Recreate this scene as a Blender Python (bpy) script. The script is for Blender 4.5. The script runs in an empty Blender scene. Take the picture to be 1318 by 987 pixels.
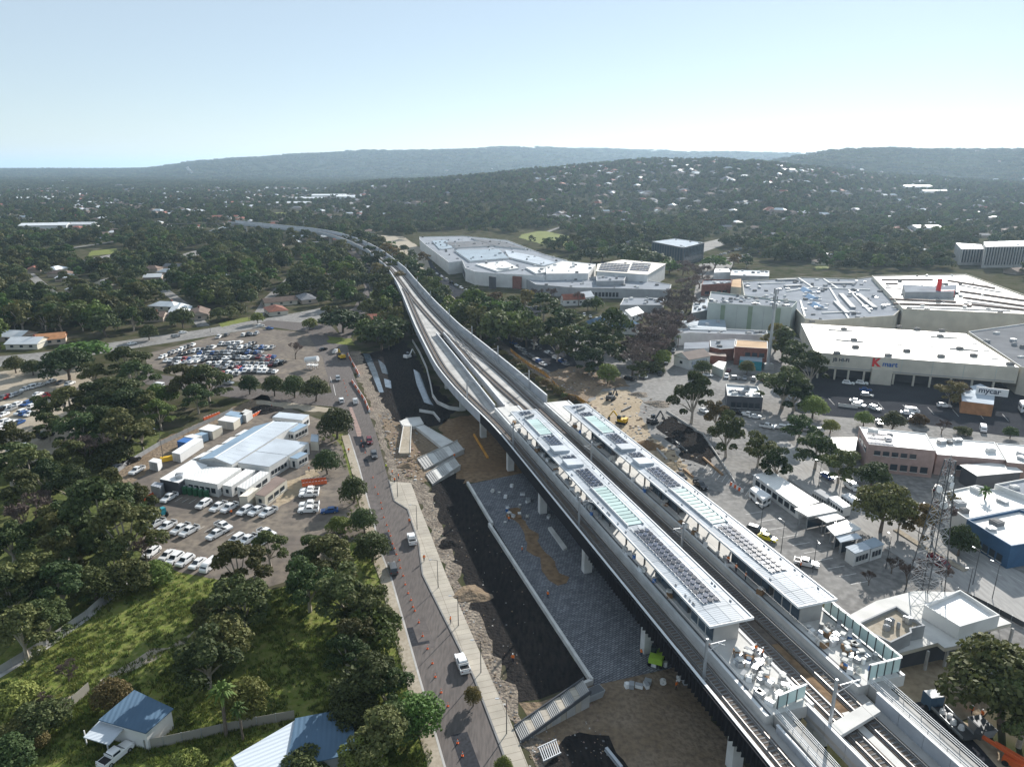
import bpy, math, random, numpy as np
from mathutils import Vector, Matrix
R = math.radians
rnd = random.Random(7)
SC = bpy.context.scene
COL = SC.collection

# ------------------------------------------------------------------ camera, sky, sun, exposure
CAM_H, PITCH, FPX, CX, CY = 85.0, R(17.0), 914.0, 659.0, 493.5
HAZE = 6.5e-5
SUN_AZ, SUN_EL = R(28.0), R(24.0)          # azimuth clockwise from +Y
cam_d = bpy.data.cameras.new('camera'); cam = bpy.data.objects.new('camera', cam_d); COL.objects.link(cam)
cam.location = (0, 0, CAM_H); cam.rotation_euler = (math.pi/2 - PITCH, 0, 0)
cam_d.sensor_fit = 'HORIZONTAL'; cam_d.sensor_width = 36.0; cam_d.lens = 36.0*FPX/1318.0
cam_d.clip_start = 1.0; cam_d.clip_end = 60000.0
SC.camera = cam
SC.render.resolution_x, SC.render.resolution_y = 1024, 766

world = bpy.data.worlds.new('World'); SC.world = world; world.use_nodes = True
wn = world.node_tree.nodes; bg = wn['Background']
sky = wn.new('ShaderNodeTexSky'); sky.sky_type = 'NISHITA'; sky.sun_disc = False
sky.sun_elevation = SUN_EL; sky.sun_rotation = SUN_AZ; sky.altitude = 100
sky.air_density = 0.9; sky.dust_density = 0.06; sky.ozone_density = 1.6
smix = wn.new('ShaderNodeMix'); smix.data_type = 'RGBA'; smix.inputs[0].default_value = 0.5; smix.inputs[7].default_value = (7.0, 8.0, 8.7, 1)   # even, thin high haze over the clear-sky model
world.node_tree.links.new(sky.outputs[0], smix.inputs[6]); world.node_tree.links.new(smix.outputs[2], bg.inputs[0]); bg.inputs[1].default_value = 0.066

sun_d = bpy.data.lights.new('sun', 'SUN'); sun_d.energy = 5.0; sun_d.angle = R(0.53); sun_d.color = (1.0, 0.955, 0.89)
sun = bpy.data.objects.new('sun', sun_d); COL.objects.link(sun)
sdir = Vector((math.sin(SUN_AZ)*math.cos(SUN_EL), math.cos(SUN_AZ)*math.cos(SUN_EL), math.sin(SUN_EL)))
sun.rotation_euler = sdir.to_track_quat('Z', 'Y').to_euler(); sun.location = (200, 400, 300)

vs = SC.view_settings
vs.view_transform = 'Standard'; vs.look = 'None'; vs.exposure = 0.72; vs.gamma = 1.0; vs.use_curve_mapping = False
cy = SC.cycles
cy.use_denoising = True; cy.max_bounces = 5; cy.diffuse_bounces = 2; cy.glossy_bounces = 2
cy.transmission_bounces = 4; cy.volume_bounces = 1; cy.transparent_max_bounces = 8; cy.sample_clamp_indirect = 4.0
cy.caustics_reflective = False; cy.caustics_refractive = False

# ------------------------------------------------------------------ projection helpers (photo point -> place on a level z)
_s, _c = math.sin(PITCH), math.cos(PITCH)
def G(u, v, z=0.0):
    a = (u-CX)/FPX; b = (v-CY)/FPX
    d = (CAM_H-z)/(b*_c+_s)
    return Vector((a*d, d*(_c-b*_s), z))
def W(x, y, z):
    dz = CAM_H-z; d = y*_c+dz*_s
    return (CX+FPX*x/d, CY+FPX*(dz*_c-y*_s)/d)
def ztop(u, v, base):                       # height of a point seen at row v that stands above the place 'base'
    b = (v-CY)/FPX
    return CAM_H - base.y*(_s+b*_c)/(_c-b*_s)
ST_A = math.atan(0.31); _sa, _ca = math.sin(ST_A), math.cos(ST_A)
def S(s, t, z=0.0):                         # station frame: s along the line (away), t across (right)
    return Vector((_ca*t-_sa*s, _sa*t+_ca*s, z))

# ------------------------------------------------------------------ materials
MATS = {}
def mat(name, col, rough=0.8, metal=0.0, var=0.0, scale=0.3, col2=None, bump=0.0, bscale=8.0, spec=0.3, objvar=0.0, detail=4.0, emit=None, trans=0.0):
    if name in MATS: return MATS[name]
    m = bpy.data.materials.new(name); m.use_nodes = True
    nt = m.node_tree; n = nt.nodes; l = nt.links; b = n['Principled BSDF']
    b.inputs['Roughness'].default_value = rough; b.inputs['Metallic'].default_value = metal
    b.inputs['Specular IOR Level'].default_value = spec
    b.inputs['Base Color'].default_value = (*col, 1)
    src = None
    geo = n.new('ShaderNodeNewGeometry')
    if var > 0 or col2:
        tx = n.new('ShaderNodeTexNoise'); tx.inputs['Scale'].default_value = scale; tx.inputs['Detail'].default_value = detail
        l.new(geo.outputs['Position'], tx.inputs['Vector'])
        mr = n.new('ShaderNodeMapRange'); mr.inputs[1].default_value = 0.32; mr.inputs[2].default_value = 0.68
        l.new(tx.outputs[0], mr.inputs[0])
        mx = n.new('ShaderNodeMix'); mx.data_type = 'RGBA'
        l.new(mr.outputs[0], mx.inputs[0])
        c2 = col2 if col2 else tuple(c*(1-var) for c in col)
        c1 = col if col2 else tuple(min(1, c*(1+var*0.6)) for c in col)
        mx.inputs[6].default_value = (*c1, 1); mx.inputs[7].default_value = (*c2, 1)
        src = mx.outputs[2]
    if objvar > 0:
        oi = n.new('ShaderNodeObjectInfo'); hs = n.new('ShaderNodeHueSaturation')
        mv = n.new('ShaderNodeMapRange'); mv.inputs[3].default_value = 1-objvar; mv.inputs[4].default_value = 1+objvar
        l.new(oi.outputs['Random'], mv.inputs[0]); l.new(mv.outputs[0], hs.inputs['Value'])
        if src: l.new(src, hs.inputs['Color'])
        else: hs.inputs['Color'].default_value = (*col, 1)
        src = hs.outputs[0]
    if src: l.new(src, b.inputs['Base Color'])
    if bump > 0:
        t2 = n.new('ShaderNodeTexNoise'); t2.inputs['Scale'].default_value = bscale; t2.inputs['Detail'].default_value = 3
        l.new(geo.outputs['Position'], t2.inputs['Vector'])
        bp = n.new('ShaderNodeBump'); bp.inputs['Strength'].default_value = bump; bp.inputs['Distance'].default_value = 0.3
        l.new(t2.outputs[0], bp.inputs['Height']); l.new(bp.outputs[0], b.inputs['Normal'])
    if emit: b.inputs['Emission Color'].default_value = (*emit, 1); b.inputs['Emission Strength'].default_value = 1
    if trans: b.inputs['Transmission Weight'].default_value = trans
    MATS[name] = m
    return m

def ground_mat(name, cols, scale=0.05, fine=1.5, rough=0.95, bump=0.0, bscale=1.0, streak=None):
    """three colours mixed by two noises: large patches and fine speckle"""
    if name in MATS: return MATS[name]
    m = bpy.data.materials.new(name); m.use_nodes = True
    nt = m.node_tree; n = nt.nodes; l = nt.links; b = n['Principled BSDF']
    b.inputs['Roughness'].default_value = rough; b.inputs['Specular IOR Level'].default_value = 0.0 if 'dark' in name or name in ('mulch','earth') else 0.08
    geo = n.new('ShaderNodeNewGeometry'); vec = geo.outputs['Position']
    if streak:
        mp = n.new('ShaderNodeMapping'); mp.inputs['Rotation'].default_value = (0, 0, -streak[0]); mp.inputs['Scale'].default_value = (1, streak[1], 1)
        l.new(vec, mp.inputs[0]); vec = mp.outputs[0]
    def nz(sc, det, lo, hi):
        t = n.new('ShaderNodeTexNoise'); t.inputs['Scale'].default_value = sc; t.inputs['Detail'].default_value = det
        l.new(vec, t.inputs['Vector']); r = n.new('ShaderNodeMapRange'); r.inputs[1].default_value = lo; r.inputs[2].default_value = hi
        l.new(t.outputs[0], r.inputs[0]); return r.outputs[0]
    a = nz(scale, 5, 0.35, 0.65); f = nz(fine, 4, 0.4, 0.7)
    m1 = n.new('ShaderNodeMix'); m1.data_type = 'RGBA'; l.new(a, m1.inputs[0])
    m1.inputs[6].default_value = (*cols[0], 1); m1.inputs[7].default_value = (*cols[1], 1)
    m2 = n.new('ShaderNodeMix'); m2.data_type = 'RGBA'; l.new(f, m2.inputs[0])
    l.new(m1.outputs[2], m2.inputs[6]); m2.inputs[7].default_value = (*cols[2], 1)
    l.new(m2.outputs[2], b.inputs['Base Color'])
    if bump:
        bp = n.new('ShaderNodeBump'); bp.inputs['Strength'].default_value = bump; bp.inputs['Distance'].default_value = 0.5
        t = n.new('ShaderNodeTexNoise'); t.inputs['Scale'].default_value = bscale; t.inputs['Detail'].default_value = 5
        l.new(geo.outputs['Position'], t.inputs['Vector']); l.new(t.outputs[0], bp.inputs['Height']); l.new(bp.outputs[0], b.inputs['Normal'])
    MATS[name] = m
    return m

def grid_mat(name, col, col2, joint, bw, bh, ang, jw=0.03, rough=0.9, offset=0.5):
    """small pavers or slabs, laid at an angle, a joint colour between them"""
    if name in MATS: return MATS[name]
    m = bpy.data.materials.new(name); m.use_nodes = True
    nt = m.node_tree; n = nt.nodes; l = nt.links; b = n['Principled BSDF']; b.inputs['Roughness'].default_value = rough
    b.inputs['Specular IOR Level'].default_value = 0.2
    geo = n.new('ShaderNodeNewGeometry'); mp = n.new('ShaderNodeMapping'); mp.inputs['Rotation'].default_value = (0, 0, -ang)
    l.new(geo.outputs['Position'], mp.inputs[0])
    br = n.new('ShaderNodeTexBrick'); l.new(mp.outputs[0], br.inputs['Vector']); br.offset = offset
    br.inputs['Color1'].default_value = (*col, 1); br.inputs['Color2'].default_value = (*col2, 1); br.inputs['Mortar'].default_value = (*joint, 1)
    br.inputs['Scale'].default_value = 1; br.inputs['Mortar Size'].default_value = jw; br.inputs['Brick Width'].default_value = bw; br.inputs['Row Height'].default_value = bh
    tx = n.new('ShaderNodeTexNoise'); tx.inputs['Scale'].default_value = 0.25; tx.inputs['Detail'].default_value = 5; l.new(geo.outputs['Position'], tx.inputs['Vector'])
    mr = n.new('ShaderNodeMapRange'); mr.inputs[1].default_value = 0.3; mr.inputs[2].default_value = 0.7; mr.inputs[3].default_value = 0.8; mr.inputs[4].default_value = 1.08
    l.new(tx.outputs[0], mr.inputs[0])
    hs = n.new('ShaderNodeHueSaturation'); l.new(br.outputs[0], hs.inputs['Color']); l.new(mr.outputs[0], hs.inputs['Value'])
    l.new(hs.outputs[0], b.inputs['Base Color'])
    MATS[name] = m
    return m

def ribbed_mat(name, col, pitch, ang, rough=0.4, metal=0.0, depth=0.5, var=0.15, objvar=0.0, spec=0.0):
    """sheet-metal roofing with narrow ribs across direction ang"""
    if name in MATS: return MATS[name]
    m = mat(name, col, rough, metal, var=var, scale=0.12, spec=spec, objvar=objvar)
    n = m.node_tree.nodes; l = m.node_tree.links
    geo = n.new('ShaderNodeNewGeometry'); mp = n.new('ShaderNodeMapping'); mp.inputs['Rotation'].default_value = (0, 0, -ang)
    l.new(geo.outputs['Position'], mp.inputs[0])
    w = n.new('ShaderNodeTexWave'); w.wave_type = 'BANDS'; w.inputs['Scale'].default_value = 0.314/pitch; l.new(mp.outputs[0], w.inputs[0])
    bp = n.new('ShaderNodeBump'); bp.inputs['Strength'].default_value = depth; bp.inputs['Distance'].default_value = 0.08
    l.new(w.outputs[1], bp.inputs['Height']); l.new(bp.outputs[0], n['Principled BSDF'].inputs['Normal'])
    return m

M = {}
def defmats():
    M.update(
    asphalt=ground_mat('asphalt', [(.135,.12,.113),(.165,.146,.136),(.105,.095,.09)], .06, 2.5, streak=(ST_A*0.9, .15)),
    asphalt_lot=ground_mat('asphalt_lot', [(.155,.132,.115),(.235,.20,.16),(.12,.105,.092)], .11, .5),
    asphalt_old=ground_mat('asphalt_old', [(.24,.232,.22),(.155,.15,.145),(.30,.29,.275)], .07, .6),
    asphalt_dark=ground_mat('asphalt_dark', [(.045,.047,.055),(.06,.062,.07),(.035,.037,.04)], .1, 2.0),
    road_pale=ground_mat('road_pale', [(.36,.35,.335),(.42,.41,.39),(.30,.29,.28)], .08, 1.4, streak=(R(-60), .2)),
    slab=grid_mat('slab', (.46,.42,.35), (.43,.39,.33), (.27,.24,.2), 3.0, 1.5, ST_A, .05, offset=0.0),
    path_beige=ground_mat('path_beige', [(.36,.31,.24),(.42,.37,.3),(.3,.26,.2)], .15, 1.5),
    paver=grid_mat('paver', (.27,.28,.30), (.15,.16,.18), (.07,.07,.075), 0.9, 0.45, ST_A+.3, .06),
    dirt=ground_mat('dirt', [(.21,.155,.10),(.28,.22,.16),(.15,.115,.085)], .12, 1.2, bump=.8, bscale=1.2),
    sand=ground_mat('sand', [(.36,.285,.19),(.42,.35,.26),(.27,.215,.15)], .08, .8, bump=.5, bscale=.8),
    clay=ground_mat('clay', [(.20,.13,.075),(.26,.18,.11),(.14,.095,.06)], .1, .8, bump=.5, bscale=.8),
    rubble=ground_mat('rubble', [(.2,.165,.13),(.34,.29,.23),(.09,.08,.075)], .3, 1.8, bump=1.0, bscale=1.4),
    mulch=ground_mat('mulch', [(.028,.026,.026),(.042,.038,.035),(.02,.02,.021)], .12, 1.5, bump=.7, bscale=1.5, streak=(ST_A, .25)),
    grass=ground_mat('grass_ground', [(.16,.195,.045),(.115,.15,.032),(.20,.195,.07)], .06, .9, bump=.5, bscale=1.1),
    grass2=ground_mat('grass_rough', [(.10,.125,.035),(.14,.14,.055),(.065,.085,.025)], .05, .7, bump=.8, bscale=.8),
    concrete=mat('concrete', (.44,.43,.41), .85, var=.22, scale=.25),
    concrete_lt=mat('concrete_light', (.62,.61,.58), .8, var=.15, scale=.3),
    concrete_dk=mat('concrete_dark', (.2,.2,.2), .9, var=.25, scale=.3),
    parapet=mat('parapet_precast', (.42,.44,.47), .65, var=.15, scale=.2),
    fins=mat('dark_fins', (.03,.03,.034), .8, spec=.05),
    white=mat('white_paint', (.78,.78,.77), .5, var=.06, scale=.4),
    white_wall=mat('white_wall', (.68,.68,.66), .8, var=.12, scale=.25),
    cream=mat('cream_wall', (.58,.54,.45), .85, var=.14, scale=.2),
    greygreen=mat('greygreen_wall', (.46,.5,.46), .85, var=.1, scale=.15),
    greydark=mat('dark_grey_wall', (.09,.095,.105), .7, var=.15),
    grey=mat('grey_wall', (.33,.34,.35), .8, var=.15),
    brick=mat('red_brick', (.24,.10,.075), .9, var=.25, scale=.8),
    brick2=mat('brown_brick', (.30,.21,.18), .9, var=.2, scale=.8),
    mesh_pink=mat('pink_brick', (.38,.27,.24), .9, var=.18, scale=.6),
    roof_white=ribbed_mat('roof_white_metal', (.80,.79,.76), .8, ST_A, .45, spec=.1),
    roof_cream=ribbed_mat('roof_cream_metal', (.78,.72,.62), 1.0, .1, .5, spec=.1),
    roof_grey=ribbed_mat('roof_grey_metal', (.32,.34,.37), .8, .2, .45),
    roof_mid=ribbed_mat('roof_mid_grey', (.22,.225,.235), .9, .1, .6),
    roof_blue=ribbed_mat('roof_blue_metal', (.30,.40,.50), .76, R(-58), .4),
    roof_pale=ribbed_mat('roof_pale_metal', (.52,.57,.62), .76, R(-58), .4),
    roof_navy=ribbed_mat('roof_navy_metal', (.10,.16,.23), .76, .2, .4),
    roof_steel=ribbed_mat('roof_steel_metal', (.34,.40,.45), .6, .35, .45, spec=.05),
    roof_rust=ribbed_mat('roof_rust_metal', (.60,.44,.30), .8, .1, .6),
    roof_brown=mat('roof_brown', (.22,.165,.14), .8, var=.15),
    tile_red=mat('tile_red', (.30,.115,.075), .85, var=.25, scale=.6, objvar=.25),
    tile_brown=mat('tile_brown', (.17,.12,.095), .85, var=.25, scale=.6, objvar=.3),
    tile_orange=mat('tile_orange', (.46,.22,.10), .85, var=.2, scale=.6),
    tile_grey=mat('tile_grey', (.19,.19,.2), .8, var=.25, scale=.6, objvar=.3),
    house_white=mat('house_roof_white', (.70,.72,.73), .55, var=.1, scale=.3, objvar=.15),
    house_wall=mat('house_wall', (.42,.35,.29), .9, var=.15, objvar=.3),
    glass=mat('window_glass', (.03,.04,.05), .12, spec=.6),
    glass_blue=mat('glass_blue', (.05,.075,.10), .1, spec=.7),
    glass_green=mat('skylight_glass', (.56,.70,.66), .25, spec=.4, objvar=.15),
    solar=mat('solar_panel', (.05,.065,.10), .35, spec=.08, objvar=.5),
    steel=mat('galvanised_steel', (.46,.48,.5), .45, .6),
    steel_dk=mat('dark_steel', (.10,.105,.11), .5, .4),
    rail=mat('rail_steel', (.36,.33,.31), .35, .8),
    rust=mat('rail_rust', (.16,.10,.07), .9),
    ballast=ground_mat('ballast', [(.17,.155,.15),(.22,.2,.19),(.12,.11,.105)], .3, 2.5),
    track_dirt=ground_mat('track_dirt', [(.13,.105,.09),(.18,.15,.12),(.09,.08,.075)], .3, 1.5),
    orange=mat('orange_plastic', (.72,.14,.04), .5),
    red=mat('red_paint', (.55,.045,.035), .5),
    magenta=mat('pink_plastic', (.6,.05,.12), .6),
    yellow=mat('yellow_paint', (.72,.45,.04), .5),
    orange_mesh=mat('orange_mesh', (.62,.31,.06), .8, var=.3, scale=.3),
    blue=mat('blue_paint', (.05,.16,.42), .5),
    teal=mat('teal_paint', (.03,.27,.33), .5),
    green=mat('green_paint', (.03,.12,.06), .6),
    lime=mat('lime_paint', (.35,.55,.06), .6),
    tarp_blue=mat('blue_tarp', (.07,.2,.6), .5),
    hose_black=mat('black_rubber', (.02,.02,.022), .8),
    timber=mat('timber', (.32,.2,.11), .85, var=.2, scale=1),
    fence=mat('fence_sheet', (.33,.31,.27), .7, var=.1),
    bark=mat('bark', (.16,.13,.105), .95, var=.3, scale=1.5),
    bark_pale=mat('bark_pale', (.42,.37,.31), .9, var=.3, scale=1.2),
    skin=mat('skin', (.45,.28,.2), .6),
    trousers=mat('navy_trousers', (.02,.025,.05), .9),
    hivis=mat('hivis_orange', (.85,.2,.03), .7),
    hivis_y=mat('hivis_yellow', (.65,.75,.05), .7),
    tyre=mat('tyre', (.02,.02,.02), .9),
    chrome=mat('lamp_lens', (.75,.75,.75), .15, spec=.7),
    tail=mat('tail_lens', (.35,.02,.02), .3),
    carpaint_white=mat('car_white', (.80,.80,.79), .25, spec=.5),
    carpaint_silver=mat('car_silver', (.40,.41,.42), .3, .5),
    carpaint_grey=mat('car_grey', (.13,.135,.14), .3, .3),
    carpaint_black=mat('car_black', (.02,.02,.023), .2, spec=.5),
    carpaint_blue=mat('car_blue', (.03,.09,.26), .25, spec=.5),
    carpaint_red=mat('car_red', (.38,.02,.02), .25, spec=.5),
    carpaint_yellow=mat('car_yellow', (.72,.6,.03), .3, spec=.5),
    carpaint_maroon=mat('car_maroon', (.14,.015,.02), .25, spec=.5),
    sign_blue=mat('sign_blue', (.03,.12,.38), .5), shop_blue=mat('shop_blue', (.05,.12,.22), .7, var=.2), sign_red=mat('sign_red', (.65,.03,.03), .5), sign_dark=mat('sign_dark', (.02,.03,.06), .5),
    )
defmats()

def leaf_mat(name, c1, c2, hue=0.03):
    m = bpy.data.materials.new(name); m.use_nodes = True
    n = m.node_tree.nodes; l = m.node_tree.links; b = n['Principled BSDF']
    b.inputs['Roughness'].default_value = .7; b.inputs['Specular IOR Level'].default_value = .2
    geo = n.new('ShaderNodeNewGeometry'); oi = n.new('ShaderNodeObjectInfo')
    mx = n.new('ShaderNodeMix'); mx.data_type = 'RGBA'; l.new(geo.outputs['Random Per Island'], mx.inputs[0])
    mx.inputs[6].default_value = (*c1, 1); mx.inputs[7].default_value = (*c2, 1)
    hs = n.new('ShaderNodeHueSaturation'); l.new(mx.outputs[2], hs.inputs['Color'])
    r1 = n.new('ShaderNodeMapRange'); r1.inputs[3].default_value = .5-hue; r1.inputs[4].default_value = .5+hue; l.new(oi.outputs['Random'], r1.inputs[0]); l.new(r1.outputs[0], hs.inputs['Hue'])
    ml = n.new('ShaderNodeMath'); ml.operation = 'MULTIPLY'; ml.inputs[1].default_value = 7.31; l.new(oi.outputs['Random'], ml.inputs[0])
    fr = n.new('ShaderNodeMath'); fr.operation = 'FRACT'; l.new(ml.outputs[0], fr.inputs[0])
    r2 = n.new('ShaderNodeMapRange'); r2.inputs[3].default_value = .65; r2.inputs[4].default_value = 1.35; l.new(fr.outputs[0], r2.inputs[0]); l.new(r2.outputs[0], hs.inputs['Value'])
    l.new(hs.outputs[0], b.inputs['Base Color'])
    tr = n.new('ShaderNodeBsdfTranslucent'); l.new(hs.outputs[0], tr.inputs[0])
    ms = n.new('ShaderNodeMixShader'); ms.inputs[0].default_value = .22
    l.new(b.outputs[0], ms.inputs[1]); l.new(tr.outputs[0], ms.inputs[2]); l.new(ms.outputs[0], n['Material Output'].inputs[0])
    MATS[name] = m
    return m
M['leaf'] = leaf_mat('leaf_gum', (.07,.086,.028), (.13,.135,.048))
M['leaf_green'] = leaf_mat('leaf_green', (.06,.10,.02), (.125,.175,.045))
M['leaf_dark'] = leaf_mat('leaf_dark', (.042,.066,.022), (.085,.11,.038))
M['leaf_brown'] = leaf_mat('leaf_brown', (.12,.10,.035), (.21,.16,.065))
M['leaf_light'] = leaf_mat('leaf_light', (.12,.16,.035), (.2,.23,.065))
M['twig'] = leaf_mat('twig_grey', (.15,.115,.10), (.25,.195,.17), .01)

# ------------------------------------------------------------------ mesh builder and object helpers
class MB:
    def __init__(self): self.v = []; self.f = []; self.m = []
    def poly(self, pts, mi=0):
        k = len(self.v); self.v += [tuple(p) for p in pts]; self.f.append(tuple(range(k, k+len(pts)))); self.m.append(mi); return self
    def prism(self, pts, z0, z1, mi=0, cap=True, bottom=False):
        a = sum(pts[i][0]*pts[(i+1) % len(pts)][1]-pts[(i+1) % len(pts)][0]*pts[i][1] for i in range(len(pts)))
        if a < 0: pts = list(reversed(pts))
        n = len(pts); k = len(self.v)
        self.v += [(p[0], p[1], z0) for p in pts]+[(p[0], p[1], z1) for p in pts]
        for i in range(n):
            j = (i+1) % n; self.f.append((k+i, k+j, k+n+j, k+n+i)); self.m.append(mi)
        if cap: self.f.append(tuple(range(k+n, k+2*n))); self.m.append(mi)
        if bottom: self.f.append(tuple(reversed(range(k, k+n)))); self.m.append(mi)
        return self
    def box(self, c, sz, rz=0, mi=0):
        ca, sa = math.cos(rz), math.sin(rz); x, y, z = sz[0]/2, sz[1]/2, sz[2]/2
        pts = [(c[0]+ca*a-sa*b, c[1]+sa*a+ca*b) for a, b in ((-x, -y), (x, -y), (x, y), (-x, y))]
        return self.prism(pts, c[2]-z, c[2]+z, mi, True, True)
    def hexa(self, p, mi=0):                # 8 corners: bottom loop, top loop
        k = len(self.v); self.v += [tuple(q) for q in p]
        for f in ((3,2,1,0),(4,5,6,7),(0,1,5,4),(1,2,6,5),(2,3,7,6),(3,0,4,7)):
            self.f.append(tuple(k+i for i in f)); self.m.append(mi)
        return self
    def beam(self, a, b, w, h=None, mi=0):
        a, b = Vector(a), Vector(b); h = h or w; d = (b-a)
        if d.length < 1e-6: return self
        d.normalize(); up = Vector((0, 0, 1)) if abs(d.z) < .95 else Vector((1, 0, 0))
        x = d.cross(up).normalized()*w/2; y = x.cross(d).normalized()*h/2
        return self.hexa([a-x-y, a+x-y, a+x+y, a-x+y, b-x-y, b+x-y, b+x+y, b-x+y], mi)
    def cyl(self, a, b, r0, r1=None, n=8, mi=0, caps=True):
        a, b = Vector(a), Vector(b); r1 = r0 if r1 is None else r1; d = (b-a).normalized()
        up = Vector((0, 0, 1)) if abs(d.z) < .95 else Vector((1, 0, 0))
        x = d.cross(up).normalized(); y = d.cross(x); k = len(self.v)
        for p, r in ((a, r0), (b, r1)):
            for i in range(n):
                t = 2*math.pi*i/n; q = p+x*math.cos(t)*r+y*math.sin(t)*r; self.v.append(tuple(q))
        for i in range(n):
            j = (i+1) % n; self.f.append((k+i, k+n+i, k+n+j, k+j)); self.m.append(mi)
        if caps:
            self.f.append(tuple(k+i for i in range(n))); self.m.append(mi); self.f.append(tuple(k+n+i for i in reversed(range(n)))); self.m.append(mi)
        return self
    def mesh(self, name, mats):
        me = bpy.data.meshes.new(name); me.from_pydata(self.v, [], self.f)
        for m in (mats if isinstance(mats, (list, tuple)) else [mats]): me.materials.append(m)
        if any(self.m): me.polygons.foreach_set('material_index', self.m)
        me.update(); return me

def link(name, data, parent=None, loc=None, rz=0.0, scale=None):
    o = bpy.data.objects.new(name, data); COL.objects.link(o)
    if loc is not None: o.location = loc
    if rz: o.rotation_euler = (0, 0, rz)
    if scale is not None: o.scale = scale if hasattr(scale, '__len__') else (scale,)*3
    if parent: o.parent = parent
    return o
def ob(name, mb, m, parent=None, loc=None, rz=0.0):
    return link(name, mb.mesh(name, m), parent, loc, rz)
USED = {}
def tag(o, label, cat, group=None):
    USED[label] = USED.get(label, 0)+1
    o['label'] = label; o['category'] = cat
    if group: o['group'] = group
    return o
def thing(name, label, cat, loc=(0, 0, 0), rz=0.0, group=None):
    o = link(name, None, None, loc, rz); o.empty_display_size = .5
    return tag(o, label, cat, group)
def struct(o): o['kind'] = 'structure'; return o
def stuff(o, label=None, cat=None):
    o['kind'] = 'stuff'
    if label: o['label'] = label; o['category'] = cat
    return o
def copytree(src, parent=None, loc=None, rz=None, scale=None):
    c = src.copy(); COL.objects.link(c)
    if parent: c.parent = parent
    if loc is not None: c.location = loc
    if rz is not None: c.rotation_euler = (0, 0, rz)
    if scale is not None: c.scale = scale if hasattr(scale, '__len__') else (scale,)*3
    for ch in CHILD.get(src.name, ()): copytree(ch, c)
    return c
CHILD = {}
def reg(o):                                  # remembers a prototype's parts so that copying does not search the scene
    for ch in o.children: CHILD.setdefault(o.name, []).append(ch); reg(ch)
def sheet(name, px, m, z=0.02, world=False, ragged=None):
    pts = [Vector((p[0], p[1], z)) for p in px] if world else [Vector((*G(u, v, 0).xy, z)) for u, v in px]
    if ragged is None: ragged = 1.1 if m.name in ('dirt','sand','clay','rubble','mulch','grass_ground','grass_rough','path_beige') else 0
    if ragged:
        q = []; rr = random.Random(len(name)*31+len(px))
        for i, p_ in enumerate(pts):
            n_ = pts[(i+1) % len(pts)]; L_ = (n_-p_).length; k_ = max(1, min(40, int(L_/2.2)))
            for j in range(k_):
                w_ = p_.lerp(n_, j/k_); amp = ragged*min(1, L_/8); q.append(w_+Vector((rr.uniform(-1,1)*amp, rr.uniform(-1,1)*amp, 0)))
        pts = q
    mb = MB(); a = sum(pts[i].x*pts[(i+1) % len(pts)].y-pts[(i+1) % len(pts)].x*pts[i].y for i in range(len(pts)))
    mb.poly(pts if a > 0 else list(reversed(pts)))
    return struct(ob(name, mb, m))
ORD = ['first','second','third','fourth','fifth','sixth','seventh','eighth','ninth','tenth','eleventh','twelfth','thirteenth','fourteenth','fifteenth','sixteenth','seventeenth','eighteenth','nineteenth','twentieth','twenty-first','twenty-second','twenty-third','twenty-fourth','twenty-fifth','twenty-sixth','twenty-seventh','twenty-eighth','twenty-ninth','thirtieth']
def interp(tab, x):
    if x <= tab[0][0]: return tab[0][1]
    for (a, b), (c, d) in zip(tab, tab[1:]):
        if x <= c:
            return b+(d-b)*(x-a)/(c-a)
    return tab[-1][1]
def smooth(tab, x, h):                       # softened table, for railway curves
    return sum(interp(tab, x+h*k)*w for k, w in ((-2, .1), (-1, .2), (0, .4), (1, .2), (2, .1)))
def inpoly(u, v, poly):
    r = False; n = len(poly); j = n-1
    for i in range(n):
        xi, yi = poly[i]; xj, yj = poly[j]
        if (yi > v) != (yj > v) and u < (xj-xi)*(v-yi)/(yj-yi)+xi: r = not r
        j = i
    return r
# ------------------------------------------------------------------ terrain: one sheet to the horizon
def crest(D, v):
    b = (v-CY)/FPX
    return CAM_H - D*(_s+b*_c)/(_c-b*_s)
HILLS = [(2300, 1250, [(380,246),(430,240),(480,231),(560,226),(660,217),(780,204.5),(835,201),(923,202),(990,205),(1060,213),(1150,222),(1318,232),(1600,236)]),
         (3600, 1350, [(860,232),(900,224),(960,213),(1000,204),(1040,198),(1100,191.5),(1200,189),(1318,190.5),(1600,193)]),
         (7000, 2600, [(150,217),(200,215.5),(240,209),(300,203.5),(330,202),(380,197.5),(430,196),(470,193.5),(560,193),(600,191.5),(700,190.5),(790,190.5),(850,194),(880,197),(920,195.5),(1000,196.5),(1150,202),(1600,202)])]
def hnoise(x, y):
    return math.sin(x*.0041+1.3)*math.cos(y*.0037)+.5*math.sin(x*.011+y*.007)+.35*math.sin(y*.019-x*.013)
def terrain(x, y):
    if y < 800: return 0.0
    u = CX+FPX*1.0457*x/y; z = 0.0
    for D, w, tab in HILLS:
        Dd = D+180*math.sin(u*.017+D)
        top = max(0.0, crest(D, smooth(tab, u, 12)+(6.5 if D < 3000 else 2.5 if D < 5000 else 1.5)))   # tree tops add the rest
        if y < Dd: f = max(0.0, min(1.0, (y-Dd+w)/w)); f = f*f*(3-2*f)
        else: f = max(.35, 1-(y-Dd)/(w*2.2))
        z = max(z, top*f*(1+.035*hnoise(x, y)*(1 if y < Dd-60 else .5)))
    return z
ys = [-120, 0, 60, 120, 180, 240, 300, 380, 460, 560, 680, 790]
yy = 800.0
while yy < 45000: ys.append(yy); yy *= 1.028
NK = 170
vv = []; ff = []
for j, y in enumerate(ys):
    for i in range(NK+1):
        x = (-1+2*i/NK)*1.05*(y+260); vv.append((x, y, terrain(x, y)))
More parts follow.
